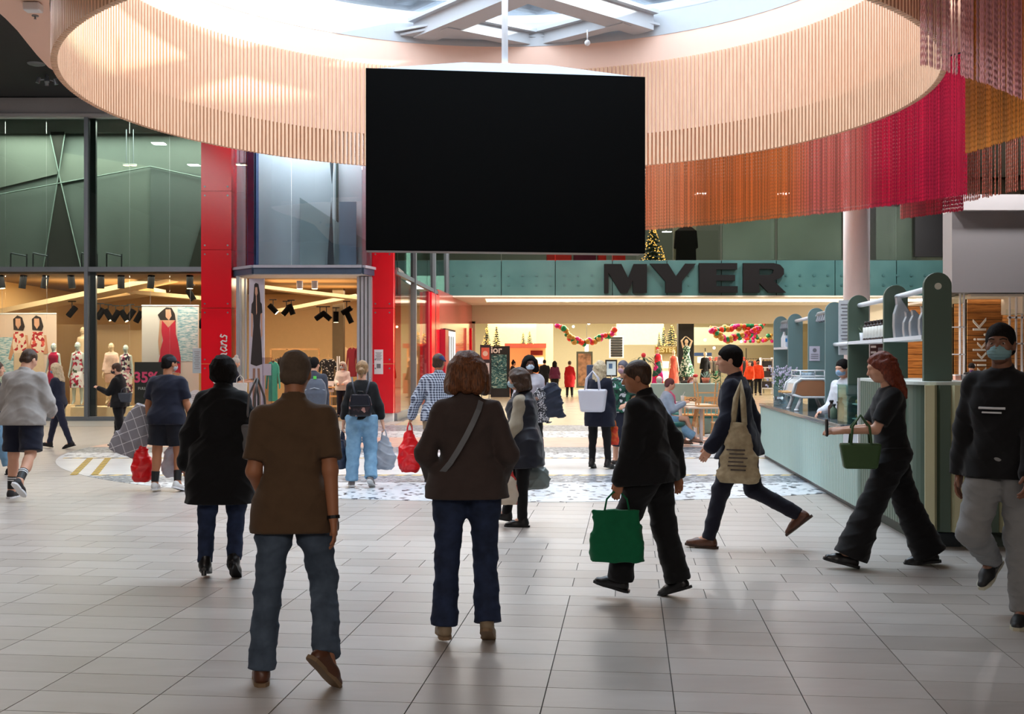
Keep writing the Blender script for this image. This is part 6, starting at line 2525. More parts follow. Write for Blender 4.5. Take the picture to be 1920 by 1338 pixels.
# hanging menu board, spotlight bars, paper notice
p = kw((loc[3].x + .06, loc[3].y - .35, 0))
t = thing('hanging_menu', 'long narrow white menu board hanging from the kiosk rod', 'sign', (p.x, p.y, 1.74), KR + R(-8))
MB().box((0, 0, .34), (.16, .05, .72)).build('board', mat('menu_board_white', (206, 210, 214), .5), t)
MB().box((.085, .012, .34), (.012, .07, .73)).build('edge', mat('menu_edge_oak', (150, 112, 92), .5), t)
li = MB()
for k in range(14):
    li.box((0, -.027, .64 - k * .045), (.11 - (k % 3) * .02, .003, .012))
li.build('print', mat('notice_ink', (120, 118, 126), .7), t)
for i, f, lab in ((5, .55, 'row of small grey spotlights between the two farthest arched panels'), (3, .5, 'row of small grey spotlights behind the paper notice panel')):
    p = loc[i].lerp(loc[i + 1], f)
    p = kw((p.x - .02, p.y, ZR))
    t = thing('spot_bar', lab, 'spotlight', p, KR)
    MB().cyl((0, -.35, .0), (0, .35, 0), .04, n=10).build('bar', mat('bar_grey', (110, 120, 128), .4, .4), t)
    for k in range(4):
        MB().cyl((0, -.26 + k * .17, 0), (-.03, -.26 + k * .17, -.11), .032, .040, n=10).build('lamp_head', M_STEEL, t)
p = kw((loc[4].x - .03, loc[4].y - .006, 1.75))
t = thing('paper_notice', 'lilac white paper notice stuck on an arched kiosk panel', 'notice', p, KR)
MB().box((0, 0, 0), (.155, .004, .22)).build('sheet', mat('lilac_paper', (206, 200, 214), .6, var=.02), t)
li = MB().cyl((0, -.003, .05), (0, -.006, .05), .03, n=10)
for k in range(3):
    li.box((0, -.004, -.01 - k * .03), (.11, .003, .008))
li.build('print', mat('notice_ink', (120, 118, 126), .7), t)

# coffee machine
p = kw((.30, 6.55, .92))
cm = thing('coffee_machine', 'white espresso machine with wooden side panels and splayed legs', 'coffee machine', p, KR)
MW = mat('machine_white', (226, 228, 230), .25, var=.02)
hexa = [(-.30, .24), (-.17, .20), (.17, .20), (.30, .26), (.24, .40), (.14, .46), (-.18, .46), (-.26, .40)]
for yy in (-.38, .38):
    fr = MB()
    hp = [Vector((x, yy, z)) for x, z in hexa]
    fr.tube(hp + [hp[0]], .018, 6)
    fr.build('side_frame', MW, cm, True)
    MB().prism([(x * .86, .33 + (z - .33) * .84) for x, z in hexa], yy - .01, yy + .01).build('wood_panel', mat('machine_walnut', (166, 112, 78), .45), cm)
bd = MB().prism([(x * .96, z) for x, z in hexa], -.37, .37)
bevel(bd.build('body', mat('machine_body', (200, 206, 210), .25, .3), cm), .01)
lg = MB()
for sx in (-1, 1):
    for yy in (-.33, .33):
        MB().cyl((sx * .15, yy, .22), (sx * .23, yy, .02), .022, .028, n=10).cyl((sx * .23, yy, .0), (sx * .23, yy, .03), .035, n=10).build('leg', MW, cm, True)
rl2 = MB()
for z in (.50, .58):
    rl2.tube([(-.18, -.36, z), (.16, -.36, z), (.16, .36, z), (-.18, .36, z), (-.18, -.36, z)], .012, 6)
for x, y in ((-.18, -.36), (.16, -.36), (.16, .36), (-.18, .36)):
    rl2.cyl((x, y, .45), (x, y, .58), .010, n=6)
rl2.build('cup_rail', MW, cm, True)
cups = MB()
for k in range(5):
    cups.lathe([(.028, 0), (.04, .08), (.036, .08)], (-.02 + .05 * (k % 2), -.28 + .14 * k, .47), 10)
cups.build('cups', mat('cup_grey_blue', (150, 166, 178), .4), cm, True)['kind'] = 'stuff'
for yy in (-.2, .1):
    MB().cyl((-.28, yy, .27), (-.42, yy, .27), .016, n=8).cyl((-.24, yy, .25), (-.24, yy, .29), .04, n=12).build('filter_handle', M_WOOD, cm)

# flowers in a glass vase
p = kw((.22, 8.4, .92))
fv = thing('flower_vase', 'glass vase of pale lavender flowers on the far end of the kiosk', 'flowers', p)
MB().lathe([(.10, 0), (.14, .02), (.15, .14), (.145, .14), (.13, .03)], n=18).build('dish', glass('vase_glass', (230, 240, 244), .10), fv, True)
MB().lathe([(.05, .02), (.06, .04), (.055, .32), (.05, .32), (.05, .05)], n=16).build('vase', glass('vase_glass', (230, 240, 244), .10), fv, True)
rnd = random.Random(21)
sm, bl, lv = MB(), MB(), MB()
for k in range(46):
    th, r = rnd.uniform(0, 2 * PI), rnd.uniform(.05, .30)
    tip = Vector((r * math.cos(th), r * math.sin(th), rnd.uniform(.30, .62)))
    sm.tube([(0, 0, .2), (tip.x * .5, tip.y * .5, .2 + (tip.z - .2) * .62), tip], .003, 4)
    for e in range(5):
        q = tip + Vector((rnd.uniform(-.03, .03), rnd.uniform(-.03, .03), rnd.uniform(-.05, .03)))
        bl.ball(q, (.011, .011, .016), 5, 4)
    if k % 2:
        m_ = tip * .7 + Vector((0, 0, .06))
        lv.ball(m_, (.03, .008, .012), 6, 4, Matrix.Rotation(th, 3, 'Z'))
sm.build('stems', mat('stem_green', (92, 122, 88), .7), fv)['kind'] = 'stuff'
bl.build('blossoms', mat('lavender_petal', (204, 196, 220), .7, var=.15), fv)['kind'] = 'stuff'
lv.build('leaves', mat('flower_leaf', (84, 128, 92), .7, var=.2), fv)['kind'] = 'stuff'

# glass food case with plates, bottles, grinder, grey cover, cups
p = kw((.34, 3.15, .92))
gc = thing('food_case', 'square glass food case at the near end of the stone counter', 'display case', p, KR)
for c_, s_ in (((-.28, 0, .22), (.012, .5, .44)), ((.28, 0, .22), (.012, .5, .44)), ((0, -.25, .22), (.56, .012, .44)), ((0, .25, .22), (.56, .012, .44)), ((0, 0, .445), (.58, .52, .012))):
    MB().box(c_, s_).build('pane', glass('case_glass', (214, 232, 228), .06), gc)
for z in (.03, .20):
    t = thing('food_plate', 'white plate of pastries %s the glass food case' % ('on the floor of' if z < .1 else 'on the upper level of'), 'plate', p + Vector((0, 0, z)))
    MB().lathe([(.10, 0), (.17, .02), (.165, .025), (.0, .012)], n=20).build('plate', M_WHITE, t, True)
    for k in range(5):
        th = k * 1.26
        MB().ball((.09 * math.cos(th), .09 * math.sin(th), .05), (.05, .035, .03), 8, 6).build('pastry', mat('pastry_crust', (196, 150, 96), .7, var=.2), t, True)
MB().box((0, 0, .19), (.52, .46, .008)).build('glass_shelf', glass('case_glass', (214, 232, 228), .06), gc)
for k, (dx, dy, c, h) in enumerate(((.18, 4.35, (60, 46, 42), .22), (.26, 4.20, (40, 34, 36), .26), (.16, 4.12, (90, 110, 92), .18), (.30, 4.5, (196, 200, 204), .2))):
    t = thing('counter_bottle', ['short brown bottle', 'tall black bottle', 'green jar', 'white canister'][k] + ' on the stone counter by the glass case', 'bottle', kw((dx, dy, .921)))
    MB().lathe([(.04, 0), (.045, .01), (.045, h * .65), (.02, h * .8), (.02, h * .9), (.026, h * .9), (.026, h), (.0, h)], n=14).build('vessel', mat('vessel_%d' % c[0], c, .25), t, True)
    MB().cyl((0, 0, h * .9), (0, 0, h * 1.02), .027, n=12).build('lid', M_BLACK, t, True)
t = thing('grey_cover', 'hanging grey blue cloth cover between counter step and tall panel', 'cover', kw((.30, Y3 + .28, .672)), KR)
o = MB().prism([(-.16, 0), (.16, 0), (.17, .2), (.13, .52), (.08, .56), (-.06, .56), (-.10, .5), (-.15, .2)], -.09, .09).build('cloth', fabric('slate_cloth', (84, 88, 104)), t)
bevel(o, .03)
MB().box((0, 0, .565), (.22, .2, .02)).build('rim', mat('slate_trim', (130, 134, 146), .5), t)
for k in range(3):
    t = thing('paper_cup', 'kraft paper cup on the tall kiosk counter, %s from the left' % ORD[k], 'cup', kw((.62 + .07 * k, .22, HT + .012)), 0, 'paper cup stacks on the tall counter')
    MB().lathe([(.026, 0), (.034, .085), (.036, .09), (.0, .09)], n=12).build('cup', mat('kraft_cup', (226, 196, 164), .6), t, True)

# ------------------------------------------------------------------ tables, chairs, banquette
def wood_chair(label, loc, rz=0.0, flip=False, group=None):
    t = thing('cafe_chair', label, 'chair', loc, rz, group)
    bevel(MB().box((0, 0, .45), (.40, .40, .035)).build('seat', M_WOOD, t), .01)
    for sx in (-1, 1):
        MB().cyl((sx * .17, .17, .45), (sx * .19, .21, 0), .018, .014, n=8).build('leg', M_WOOD, t)
        MB().tube([(sx * .18, -.22, 0), (sx * .17, -.18, .45), (sx * .17, -.25, .86)], .017, 6).build('leg', M_WOOD, t)
    MB().box((0, -.235, .80), (.36, .025, .10)).build('back_rail', M_WOOD, t)
    for k in (-.1, 0, .1):
        MB().cyl((k, -.19, .46), (k, -.235, .78), .009, n=6).build('spindle', M_WOOD, t)
    for sx in (-1, 1):
        MB().cyl((sx * .18, .19, .2), (sx * .175, -.20, .2), .010, n=6).build('stretcher', M_WOOD, t)
    if flip:
        t.rotation_euler = (PI, 0, rz)
    return t


def table(label, x, y):
    t = thing('cafe_table', label, 'table', (x, y, 0.004))
    bevel(MB().box((0, 0, .735), (.62, .62, .03)).build('tabletop', mat('pale_table_top', (222, 202, 182), .4, var=.04), t), .006)
    MB().cyl((0, 0, .02), (0, 0, .72), .035, n=16).build('pedestal', M_WHITE, t, True)
    MB().cyl((0, 0, 0), (0, 0, .02), .22, n=28).build('base', M_WHITE, t)
    return t


t1 = table('nearest pale cafe table with white pedestal', FX(1315, 21.6), 21.6)
t2 = table('second pale cafe table behind the nearest one', FX(1304, 22.9), 22.9)
t3 = table('pale cafe table by the banquette holding the white cup', FX(1276, 24.0), 24.0)
wood_chair('beech chair turned upside down on the nearest cafe table', (FX(1315, 21.6) + .105, 21.6, 1.2225), R(90), True)
wood_chair('beech chair under the tables, left of a pair', (FX(1300, 24.3), 24.6, 0.004), R(0))
wood_chair('beech chair under the tables, right of a pair', (FX(1328, 24.5), 24.55, 0.004), R(12))
wood_chair('beech chair right of the nearest cafe table, facing it', (FX(1352, 21.4), 21.3, 0.004), R(85))
wood_chair('beech chair standing at the far end of the kiosk', (FX(1420, 20.5), 20.5, 0.004), R(80))
t = thing('paper_cup', 'white paper cup with a straw on the cafe table', 'cup', (FX(1279, 24), 23.95, .756))
MB().lathe([(.03, 0), (.04, .13), (.042, .135), (.0, .135)], n=14).build('cup', M_WHITE, t, True)
MB().cyl((0, 0, .13), (.05, 0, .22), .005, n=5).build('straw', M_WHITE, t)
bq = thing('banquette', 'long pale green curved banquette behind the cafe tables', 'bench', (FX(1285, 25.4), 25.4, 0.004))
wq = FX(1350, 25.4) - FX(1222, 25.4)
bevel(MB().box((0, .14, .56), (wq, .10, 1.12)).build('back_panel', mat('banquette_green', (160, 186, 178), .5, var=.03), bq), .02)
bevel(MB().box((0, -.12, .41), (wq, .5, .12)).build('cushion', fabric('teal_leather', (40, 104, 100), .5), bq), .04)
MB().box((0, -.1, .18), (wq - .1, .4, .34)).build('base', mat('banquette_base', (140, 168, 160), .5), bq)
pf = thing('round_pouf', 'round pouf with teal cushion and pale green base', 'stool', (FX(1252, 21.6), 21.6, 0.004))
MB().lathe([(.30, 0.03), (.31, .05), (.31, .36), (.30, .37)], n=36).build('base', mat('banquette_green', (160, 186, 178), .5, var=.03), pf, True)
MB().lathe([(.30, .37), (.335, .385), (.345, .42), (.335, .455), (.30, .47), (.0, .475)], n=36).build('cushion', fabric('teal_leather', (40, 104, 100), .5), pf, True)
ft = MB()
for k in range(6):
    ft.cyl((.24 * math.cos(k), .24 * math.sin(k), 0), (.24 * math.cos(k), .24 * math.sin(k), .03), .03, n=8)
ft.build('feet', M_STEEL, pf)
t = thing('grey_planter', 'grey planter box with a terracotta pot behind the banquette', 'planter', (FX(1327, 26.6), 26.6, 0.004))
bevel(MB().box((0, 0, .55), (.45, .3, 1.1)).build('box', mat('planter_grey', (132, 140, 156), .6), t), .01)
MB().lathe([(.07, 0), (.10, .13), (.09, .13)], (-.05, 0, 1.1), 14).build('pot', mat('terracotta', (190, 108, 78), .8), t, True)
rnd = random.Random(5)
for k in range(14):
    th = k * 2.4
    MB().cyl((-.05, 0, 1.2), (-.05 + .12 * math.cos(th), .12 * math.sin(th), 1.32 + .02 * (k % 4)), .012, .004, n=4).build('leaf', mat('sage_leaf', (130, 160, 150), .7), t)
t = thing('candle_jar', 'small clear tumbler with red flowers on the banquette ledge', 'jar', (FX(1304, 25.55), 25.55, 1.126))
MB().lathe([(.04, 0), (.05, .12), (.046, .12)], n=12).build('tumbler', mat('pale_tumbler', (214, 190, 160), .4), t, True)
MB().ball((0, 0, .17), (.06, .06, .04), 8, 6).build('red_flowers', mat('flower_red', (190, 30, 34), .6), t, True)
# ------------------------------------------------------------------ people
def wpt(t, v):
    return Matrix.LocRotScale(t.location, t.rotation_euler, None) @ Vector(v)


def hand_at(t, b, i, f=.09):
    a, e, c, w, sx = b.joint[('arm', i)]
    return wpt(t, c + w * f * b.k)


def plastic_bag(label, top, h, w, d, m, rz=0.0, seed=1, name='shopping_bag', kind='plastic', slump=.0):
    """Carrier bag hanging from a hand: two loop handles and a sagging body."""
    t = thing(name, label, 'bag', (top.x, top.y, top.z), rz)
    hh = .26 * h
    F = Field((-w * .8, -d * .9, -h - .04), (w * .8, d * .9, -hh * .3), max(.007, h / 60))
    if kind == 'plastic':
        rg = [(-h, w * .30, d * .32, 0), (-h * .93, w * .43, d * .46, 0), (-h * .72, w * .50, d * .5, 0), (-h * .5, w * .42, d * .40, 0), (-hh * 1.15, w * .24, d * .20, 0), (-hh * .6, w * .12, d * .08, 0)]
    else:
        rg = [(-h, w * .48, d * .46, 0), (-h * .9, w * .5, d * .5, 0), (-h * .5, w * .44, d * .34, 0), (-hh, w * .38, d * .12, 0)]
    F.loft((0, 0, 0), np.eye(3), rg, 0.0, .01, 2.4 if kind == 'plastic' else 3.5)
    F.folds(.010 if kind == 'plastic' else .005, (46, 40, 20), seed)
    link('bag_body', np_mesh('bag_body', [F.nets()]), t, m)
    for sy in (-1, 1):
        k = w * (.10 if kind == 'plastic' else .20)
        MB().tube([(-k * 1.1, sy * d * .06, -hh * 1.05), (-k * .9, sy * d * .05, -hh * .4), (-k * .3, 0, 0), (k * .3, 0, 0), (k * .9, sy * d * .05, -hh * .4), (k * 1.1, sy * d * .06, -hh * 1.05)], .009 if kind == 'plastic' else .007, 6).build('handle', m, t, True)
    return t


def tote(label, loc, w, h, d, m, rz=0.0, strap=.35, name='tote_bag', mh=None):
    t = thing(name, label, 'bag', loc, rz)
    mb = MB().box((0, 0, h / 2), (w, d, h), taper=1.0)
    pts = [(-w * .40, 0), (w * .40, 0), (w * .5, h), (-w * .5, h)]
    o = MB().prism(pts, -d / 2, d / 2).build('bag_body', m, t)
    bevel(o, min(d, w) * .22, 3)
    for sy in (-1, 1):
        MB().tube([(-w * .25, sy * d * .4, h - .03), (-w * .2, sy * d * .3, h + strap * .6), (0, sy * d * .1, h + strap), (w * .2, sy * d * .3, h + strap * .6), (w * .25, sy * d * .4, h - .03)], .010, 6).build('handle', mh or m, t, True)
    return t


def strap(parent, pts, r, m, name='bag_strap', flat=True):
    mb = MB()
    pts = [Vector(p) for p in pts]
    n = len(pts)
    vs = []
    for i, p in enumerate(pts):
        d = (pts[min(i + 1, n - 1)] - pts[max(0, i - 1)]).normalized()
        out = Vector((p.x * .3, p.y, 0))
        if out.length < 1e-4:
            out = Vector((0, -1, 0))
        out.normalize()
        sd = d.cross(out).normalized()
        vs += [p - sd * r, p + sd * r, p + sd * r + out * .006, p - sd * r + out * .006]
    fs = []
    for i in range(n - 1):
        for k in range(4):
            fs.append((4 * i + k, 4 * i + (k + 1) % 4, 4 * i + 4 + (k + 1) % 4, 4 * i + 4 + k))
    return mb.add(vs, fs).build(name, m, parent)


def dress(t, b, skin, hair=None, face=None, eyes=False, bare=False):
    b.bare = bare
    b.skin(b.vx, skin, t)
    if hair:
        b.hair(hair[0], hair[1], t, max(.007, b.vx * .85))
    if eyes:
        b.head_bits(t)
    if face:
        b.mask(t, face)


def shoes(t, b, m, kind='shoe', sole=None):
    for i in (0, 1):
        b.shoe(i, m, t, kind, sole, max(.007, b.vx * .8))


M_SHOE_BRN = mat('brown_leather', (96, 58, 40), .4)
M_SHOE_BLK = mat('black_leather', (24, 22, 23), .35)
M_SHOE_WHT = mat('white_shoe_leather', (206, 204, 202), .5)
M_SHOE_GRY = mat('grey_shoe', (120, 112, 110), .6)

# 1 man in the brown shirt, nearest
t, b = person('man in a brown short sleeved shirt and grey blue jeans, nearest the camera', -1.135, 5.82, 2, h=1.71, bw=.93, lean=3,
              legs=((-6, 5, 0), (6, 9, 46)), arms=((-4, 9, 42, .35), (-15, 8, 8, .05)), feet=((0, 12), (46, 42)), head=(0, 6), curl=28)
dress(t, b, SKIN_TAN, ('crop', mat('hair_cropped_brown', (92, 76, 62), .9, var=.3, scale=60)))
b.top(fabric('brown_shirt_cloth', (94, 72, 52)), t, 'shirt', 'short', .018, -.15, .012, b.vx, .006, 1.0, .045)
b.bottoms(F_JEAN_G, t, 'jeans', 1, .012, b.vx, .008, 3.0, .004, .016)
shoes(t, b, M_SHOE_BRN, 'shoe', mat('tan_sole', (138, 112, 84), .7))
a, e, c, w, sx = b.joint[('arm', 1)]
MB().cyl(c - w * .012, c + w * .004, .033, n=16).build('wristband', M_BLACK, t)

# 2 woman in the blazer
t, b = person('woman in dark brown blazer, grey crossbody strap and blue jeans at centre', -.265, 6.6, 2, h=1.66, female=True, bw=1.18, lean=2,
              legs=((-5, 3, 0), (5, 2, 24)), arms=((-10, 20, 62, .5), (-10, 20, 60, .5)), feet=((0, 8), (26, 6)), head=(-4, 2))
dress(t, b, SKIN, ('bob', HAIR_AUBURN))
BLZ = fabric('brown_black_wool', (70, 58, 55))
b.top(BLZ, t, 'blazer', 'long', .018, -.085, .03, b.vx, .006, 2.0, .05, .010)
b.bottoms(F_JEAN, t, 'jeans', 1, .012, b.vx, .007, 5.0, .002, .026)
shoes(t, b, mat('beige_shoe', (150, 130, 104), .6), 'shoe', mat('tan_sole', (138, 112, 84), .7))
T = b.T
strap(t, [T((.085, -.10, .515)), T((.07, -.142, .46)), T((.035, -.172, .38)), T((-.005, -.178, .30)), T((-.05, -.176, .22)), T((-.10, -.166, .14)), T((-.15, -.135, .08)), T((-.185, -.10, .04))], .016, mat('grey_strap', (112, 114, 118), .5))
MB().cyl(T((0, -.155, .02)), T((0, -.178, -.08)), .004, n=5).build('vent', M_BLACK, t)

# 3 woman in the long black coat
t, b = person('woman in a long black coat and heeled boots walking away', -2.20, 8.5, 3, h=1.62, female=True, bw=1.14, lean=2,
              legs=((-4, 2, 0), (7, 1, 22)), arms=((6, 19, 4, .1), (-14, 12, 70, .5)), feet=((16, 6), (38, 4)), head=(8, 4))
dress(t, b, SKIN, ('round', HAIR_BLACK))
COAT = fabric('coat_black', (17, 16, 18))
b.top(COAT, t, 'coat', 'long', .032, -.38, .07, b.vx, .008, 4.0, .05, .022)
b.bottoms(F_JEAN, t, 'jeans', 1, .010, b.vx, .006, 2.0, .006)
shoes(t, b, M_SHOE_BLK, 'heel')
for i in (0, 1):
    c, Mf = b.joint[('leg', i)][2:]
    MB().cyl(c + Mf @ np.array([0, -.05, -.06]), c + Mf @ np.array([0, -.055, -.115]), .026, .018, n=10).build('heel', M_SHOE_BLK, t)
tote('grey shoulder bag tucked under the arm of the black coat woman', wpt(t, (.27, -.06, .93)), .26, .24, .10, mat('grey_bag_leather', (112, 108, 108), .4), R(60), .34)

# 4 person in black with the green bag
t, b = person('person in black jacket and trousers striding left with a green bag', .96, 7.78, 62, h=1.62, female=False, bw=1.12, lean=6,
              legs=((22, 2, 18), (-9, 2, 6)), arms=((10, 8, 14, .05), (-22, 10, 20, .1)), feet=((-12, 4), (20, 4)), head=(22, 6))
dress(t, b, SKIN_TAN, ('short', HAIR_BROWN))
b.top(F_BLACK, t, 'jacket', 'long', .028, -.10, .03, b.vx, .008, 6.0, .06, .012)
b.bottoms(F_BLACK, t, 'trousers', 1, .018, b.vx, .007, 4.0, .016, .018)
shoes(t, b, M_SHOE_BLK, 'shoe')
hp = hand_at(t, b, 0)
plastic_bag('green fabric shopping bag swinging from the hand of the person in black', hp, .47, .38, .18, fabric('green_bag_cloth', (14, 104, 66)), R(-6), 2, 'shopping_bag', 'cloth')

# 5 man with the cream tote
t, b = person('man in navy jacket striding left with a cream tote', 2.00, 9.85, 66, h=1.81, bw=.98, lean=5,
              legs=((18, 2, 4), (-13, 3, 50)), arms=((8, 14, 30, .2), (-14, 10, 16, .1)), feet=((-4, 4), (40, 6)), head=(16, 0))
dress(t, b, SKIN, ('short', HAIR_BLACK))
b.top(F_NAVY, t, 'jacket', 'long', .028, -.13, .03, b.vx, .008, 3.0, .05, .012)
b.bottoms(fabric('trouser_dark_navy', (28, 28, 40)), t, 'trousers', 1, .012, b.vx, .006, 1.0, .006)
shoes(t, b, M_SHOE_BRN, 'shoe', mat('dark_brown_sole', (66, 42, 30), .6))
p = wpt(t, (-.30, -.06, .86))
tb = thing('tote_bag', 'limp cream cloth tote hanging from the shoulder of the navy jacket man', 'bag', p, R(-24))
F = Field((-.26, -.12, -.30), (.26, .12, .30), .009)
F.loft((0, 0, 0), np.eye(3), [(-.26, .15, .04, 0), (-.2, .19, .06, 0), (-.02, .15, .05, 0), (.26, .07, .025, 0)], 0, .02, 2.2)
F.folds(.006, (26, 20, 24), 3)
M_TOTE = ramp_mat('cream_canvas', 'noise', [(.3, (158, 140, 110)), (.7, (186, 168, 136))], 20, .9)
link('bag_body', np_mesh('bag_body', [F.nets()]), tb, M_TOTE)
MB().tube([(-.05, 0, .24), (-.03, .03, .46), (0, .10, .60), (.03, .03, .46), (.05, 0, .24)], .026, 6).build('strap', M_TOTE, tb, True)
pr = MB()
for k in range(6):
    pr.box((-.01 + .01 * (k % 3), -.064, .03 - .034 * k), (.16 - .03 * (k % 2), .004, .012))
pr.build('faded_print', mat('faded_ink', (84, 72, 66), .9, var=.5, scale=50), tb)

# 6 red-haired woman by the kiosk
t, b = person('woman in black top and wide black trousers striding left beside the kiosk', 3.03, 8.95, 84, h=1.77, female=True, bw=.98, lean=3,
              legs=((24, 2, 2), (-20, 2, 4)), arms=((32, 6, 58, .2), (28, 6, 62, .3)), feet=((-14, 2), (6, 4)), head=(4, 14))
dress(t, b, SKIN, ('long', HAIR_RED))
b.top(F_BLACK, t, 'top', 'short', .018, -.02, .02, b.vx, .006, 2.5)
b.bottoms(F_BLACK, t, 'trousers', 1, .02, b.vx, .009, 6.0, .026, .050)
shoes(t, b, M_SHOE_BLK, 'shoe')
hp = hand_at(t, b, 0, .10)
ph = thing('phone', 'dark phone held out by the striding woman beside the kiosk', 'phone', hp, R(84))
bevel(MB().box((0, .02, .03), (.07, .012, .14)).build('case', M_BLACK, ph), .004)
MB().box((0, .012, .03), (.062, .004, .125)).build('glass', mat('phone_glass', (40, 44, 60), .1, var=0), ph)
tote('dark green handbag on the forearm of the woman beside the kiosk', wpt(t, (-.20, .28, .80)), .32, .20, .10, fabric('moss_leather', (62, 88, 50), .5), R(84 - 90), .22)

# 7 man in grey sweatpants, right edge
t, b = person('masked man in black sweatshirt and grey sweatpants at the right edge', 3.09, 7.05, 136, h=1.88, bw=.94, lean=2,
              legs=((-2, 1, 0), (16, 6, 78)), arms=((12, 10, 22, .15), (-6, 12, 16, .1)), feet=((0, 10), (34, 6)), head=(10, 0))
dress(t, b, mat('skin_brown', (134, 90, 68), .55, var=.06, scale=14), ('crop', HAIR_BLACK), (132, 168, 172), True)
b.top(F_BLACK, t, 'sweatshirt', 'long', .026, -.08, .0, b.vx, .008, 7.0, .04, .016)
b.bottoms(fabric('grey_marl', (138, 138, 138)), t, 'sweatpants', 1, .018, b.vx, .009, 2.0, .016, -.004)
shoes(t, b, mat('black_sneaker', (30, 30, 30), .6), 'shoe', mat('bone_sole', (196, 190, 168), .6))
for i in (0, 1):
    c, Mf = b.joint[('leg', i)][2:]
    lc = MB()
    for k in range(4):
        y, z = .02 + .028 * k, -.005 - .011 * k
        lc.tube([c + Mf @ np.array([sx * .028, y, z - .006 + .008 * (sx == 0)]) for sx in (-1, 0, 1)], .004, 5)
    lc.build('laces', M_WHITE, t)
    st = MB()
    for k in range(4):
        for s_ in (-1, 1):
            st.tube([c + Mf @ np.array([s_ * .044, -.02 + .035 * k + .01 * e, -.035 - .008 * e - .004 * k]) for e in range(4)], .0035, 4)
    st.build('side_stripes', mat('pale_grey_trim2', (190, 190, 186), .5), t)
T = b.T
MB().tube([T((-.07, .142, .33)), T((0, .150, .33)), T((.08, .142, .33))], .008, 5).tube([T((-.05, .146, .305)), T((0, .150, .305)), T((.06, .146, .305))], .006, 5).build('chest_print', M_WHITE, t)

# 8 woman in the puffer vest
t, b = person('woman in long navy puffer vest and cream sleeves walking left', .12, 11.2, 80, h=1.57, female=True, bw=1.12, lean=3,
              legs=((0, 2, 0), (20, 2, 10)), arms=((12, 10, 14, .1), (2, 10, 12, .1)), feet=((0, 4), (-8, 4)), head=(2, 6))
dress(t, b, SKIN, ('bob', HAIR_BROWN), (170, 194, 206))
CRM = fabric('cream_knit', (170, 160, 142))
b.top(CRM, t, 'jumper', 'long', .020, -.02, 0, b.vx, .006, 3.0, .05, .016)
b.top(fabric('navy_puffer', (36, 38, 48), .5), t, 'puffer_vest', 'none', .044, -.28, .04, b.vx, .012, 8.0, .06)
b.bottoms(F_BLACK, t, 'leggings', 1, .010, b.vx, .004, 2.0, .002)
shoes(t, b, M_SHOE_BLK, 'boot')
hp = hand_at(t, b, 0)
M_ROSE = ramp_mat('rose_print', 'cells', [(0, (186, 44, 40)), (.36, (204, 84, 70)), (.56, (206, 190, 172)), (1, (214, 200, 184))], 14, .7, interp='CONSTANT')
plastic_bag('cream shopping bag with red rose print held by the puffer vest woman', hp + Vector((-.02, -.08, 0)), .47, .34, .16, M_ROSE, R(4), 4, 'shopping_bag', 'cloth')
hp = hand_at(t, b, 1)
plastic_bag('grey green carrier bag behind the puffer vest woman', hp + Vector((.16, .02, 0)), .36, .30, .16, mat('grey_green_plastic', (118, 128, 126), .4), R(10), 5)

# 9 woman with the floral backpack
t, b = person('woman in black top and light jeans with backpack, carrying two bags', -1.95, 14.55, 2, h=1.62, female=True, bw=1.12, lean=2,
              legs=((-3, 3, 0), (8, 3, 34)), arms=((2, 13, 8, .05), (2, 16, 8, .05)), feet=((0, 8), (30, 8)), head=(0, 4), curl=60)
dress(t, b, SKIN, ('tail', HAIR_DBLONDE))
b.top(F_BLACK, t, 'jumper', 'mid', .020, -.01, 0, b.vx, .006, 2.0, 0, .012)
b.bottoms(F_JEAN_L, t, 'jeans', 1, .018, b.vx, .008, 4.0, .018, .006)
shoes(t, b, M_SHOE_GRY, 'shoe', M_SHOE_WHT)
bp = thing('backpack', 'small black floral backpack worn by the woman in light jeans', 'backpack', wpt(t, (0, -.20, .93)), R(2))
o = MB().prism([(-.14, 0), (.14, 0), (.145, .16), (.12, .27), (-.12, .27), (-.145, .16)], -.06, .06).build('bag_body', ramp_mat('dark_floral', 'cells', [(0, (176, 130, 120)), (.12, (60, 44, 50)), (.2, (24, 22, 30)), (1, (34, 32, 44))], 24, .35, interp='CONSTANT'), bp)
bevel(o, .035, 3)
bevel(MB().prism([(-.125, .13), (.125, .13), (.11, .285), (-.11, .285)], -.078, -.04).build('flap', mat('glossy_black_flap', (30, 32, 42), .25), bp), .015)
MB().tube([(-.04, 0, .27), (-.03, -.01, .32), (.03, -.01, .32), (.04, 0, .27)], .008, 6).build('grab_handle', M_BLACK, bp, True)
for sx in (-1, 1):
    MB().tube([(sx * .06, .03, .26), (sx * .10, .05, .40), (sx * .12, .10, .50)], .011, 6).build('strap', mat('strap_grey', (70, 74, 84), .4), bp, True)
hp = hand_at(t, b, 0)
plastic_bag('dark navy bag hanging low from the left hand of the backpack woman', hp, .50, .26, .16, mat('navy_bag_cloth', (34, 44, 66), .6), R(70), 6, 'shopping_bag')
hp = hand_at(t, b, 1)
plastic_bag('grey plastic carrier bag in the right hand of the backpack woman', hp, .52, .30, .16, mat('grey_plastic', (150, 154, 164), .35, var=.08), R(5), 7)

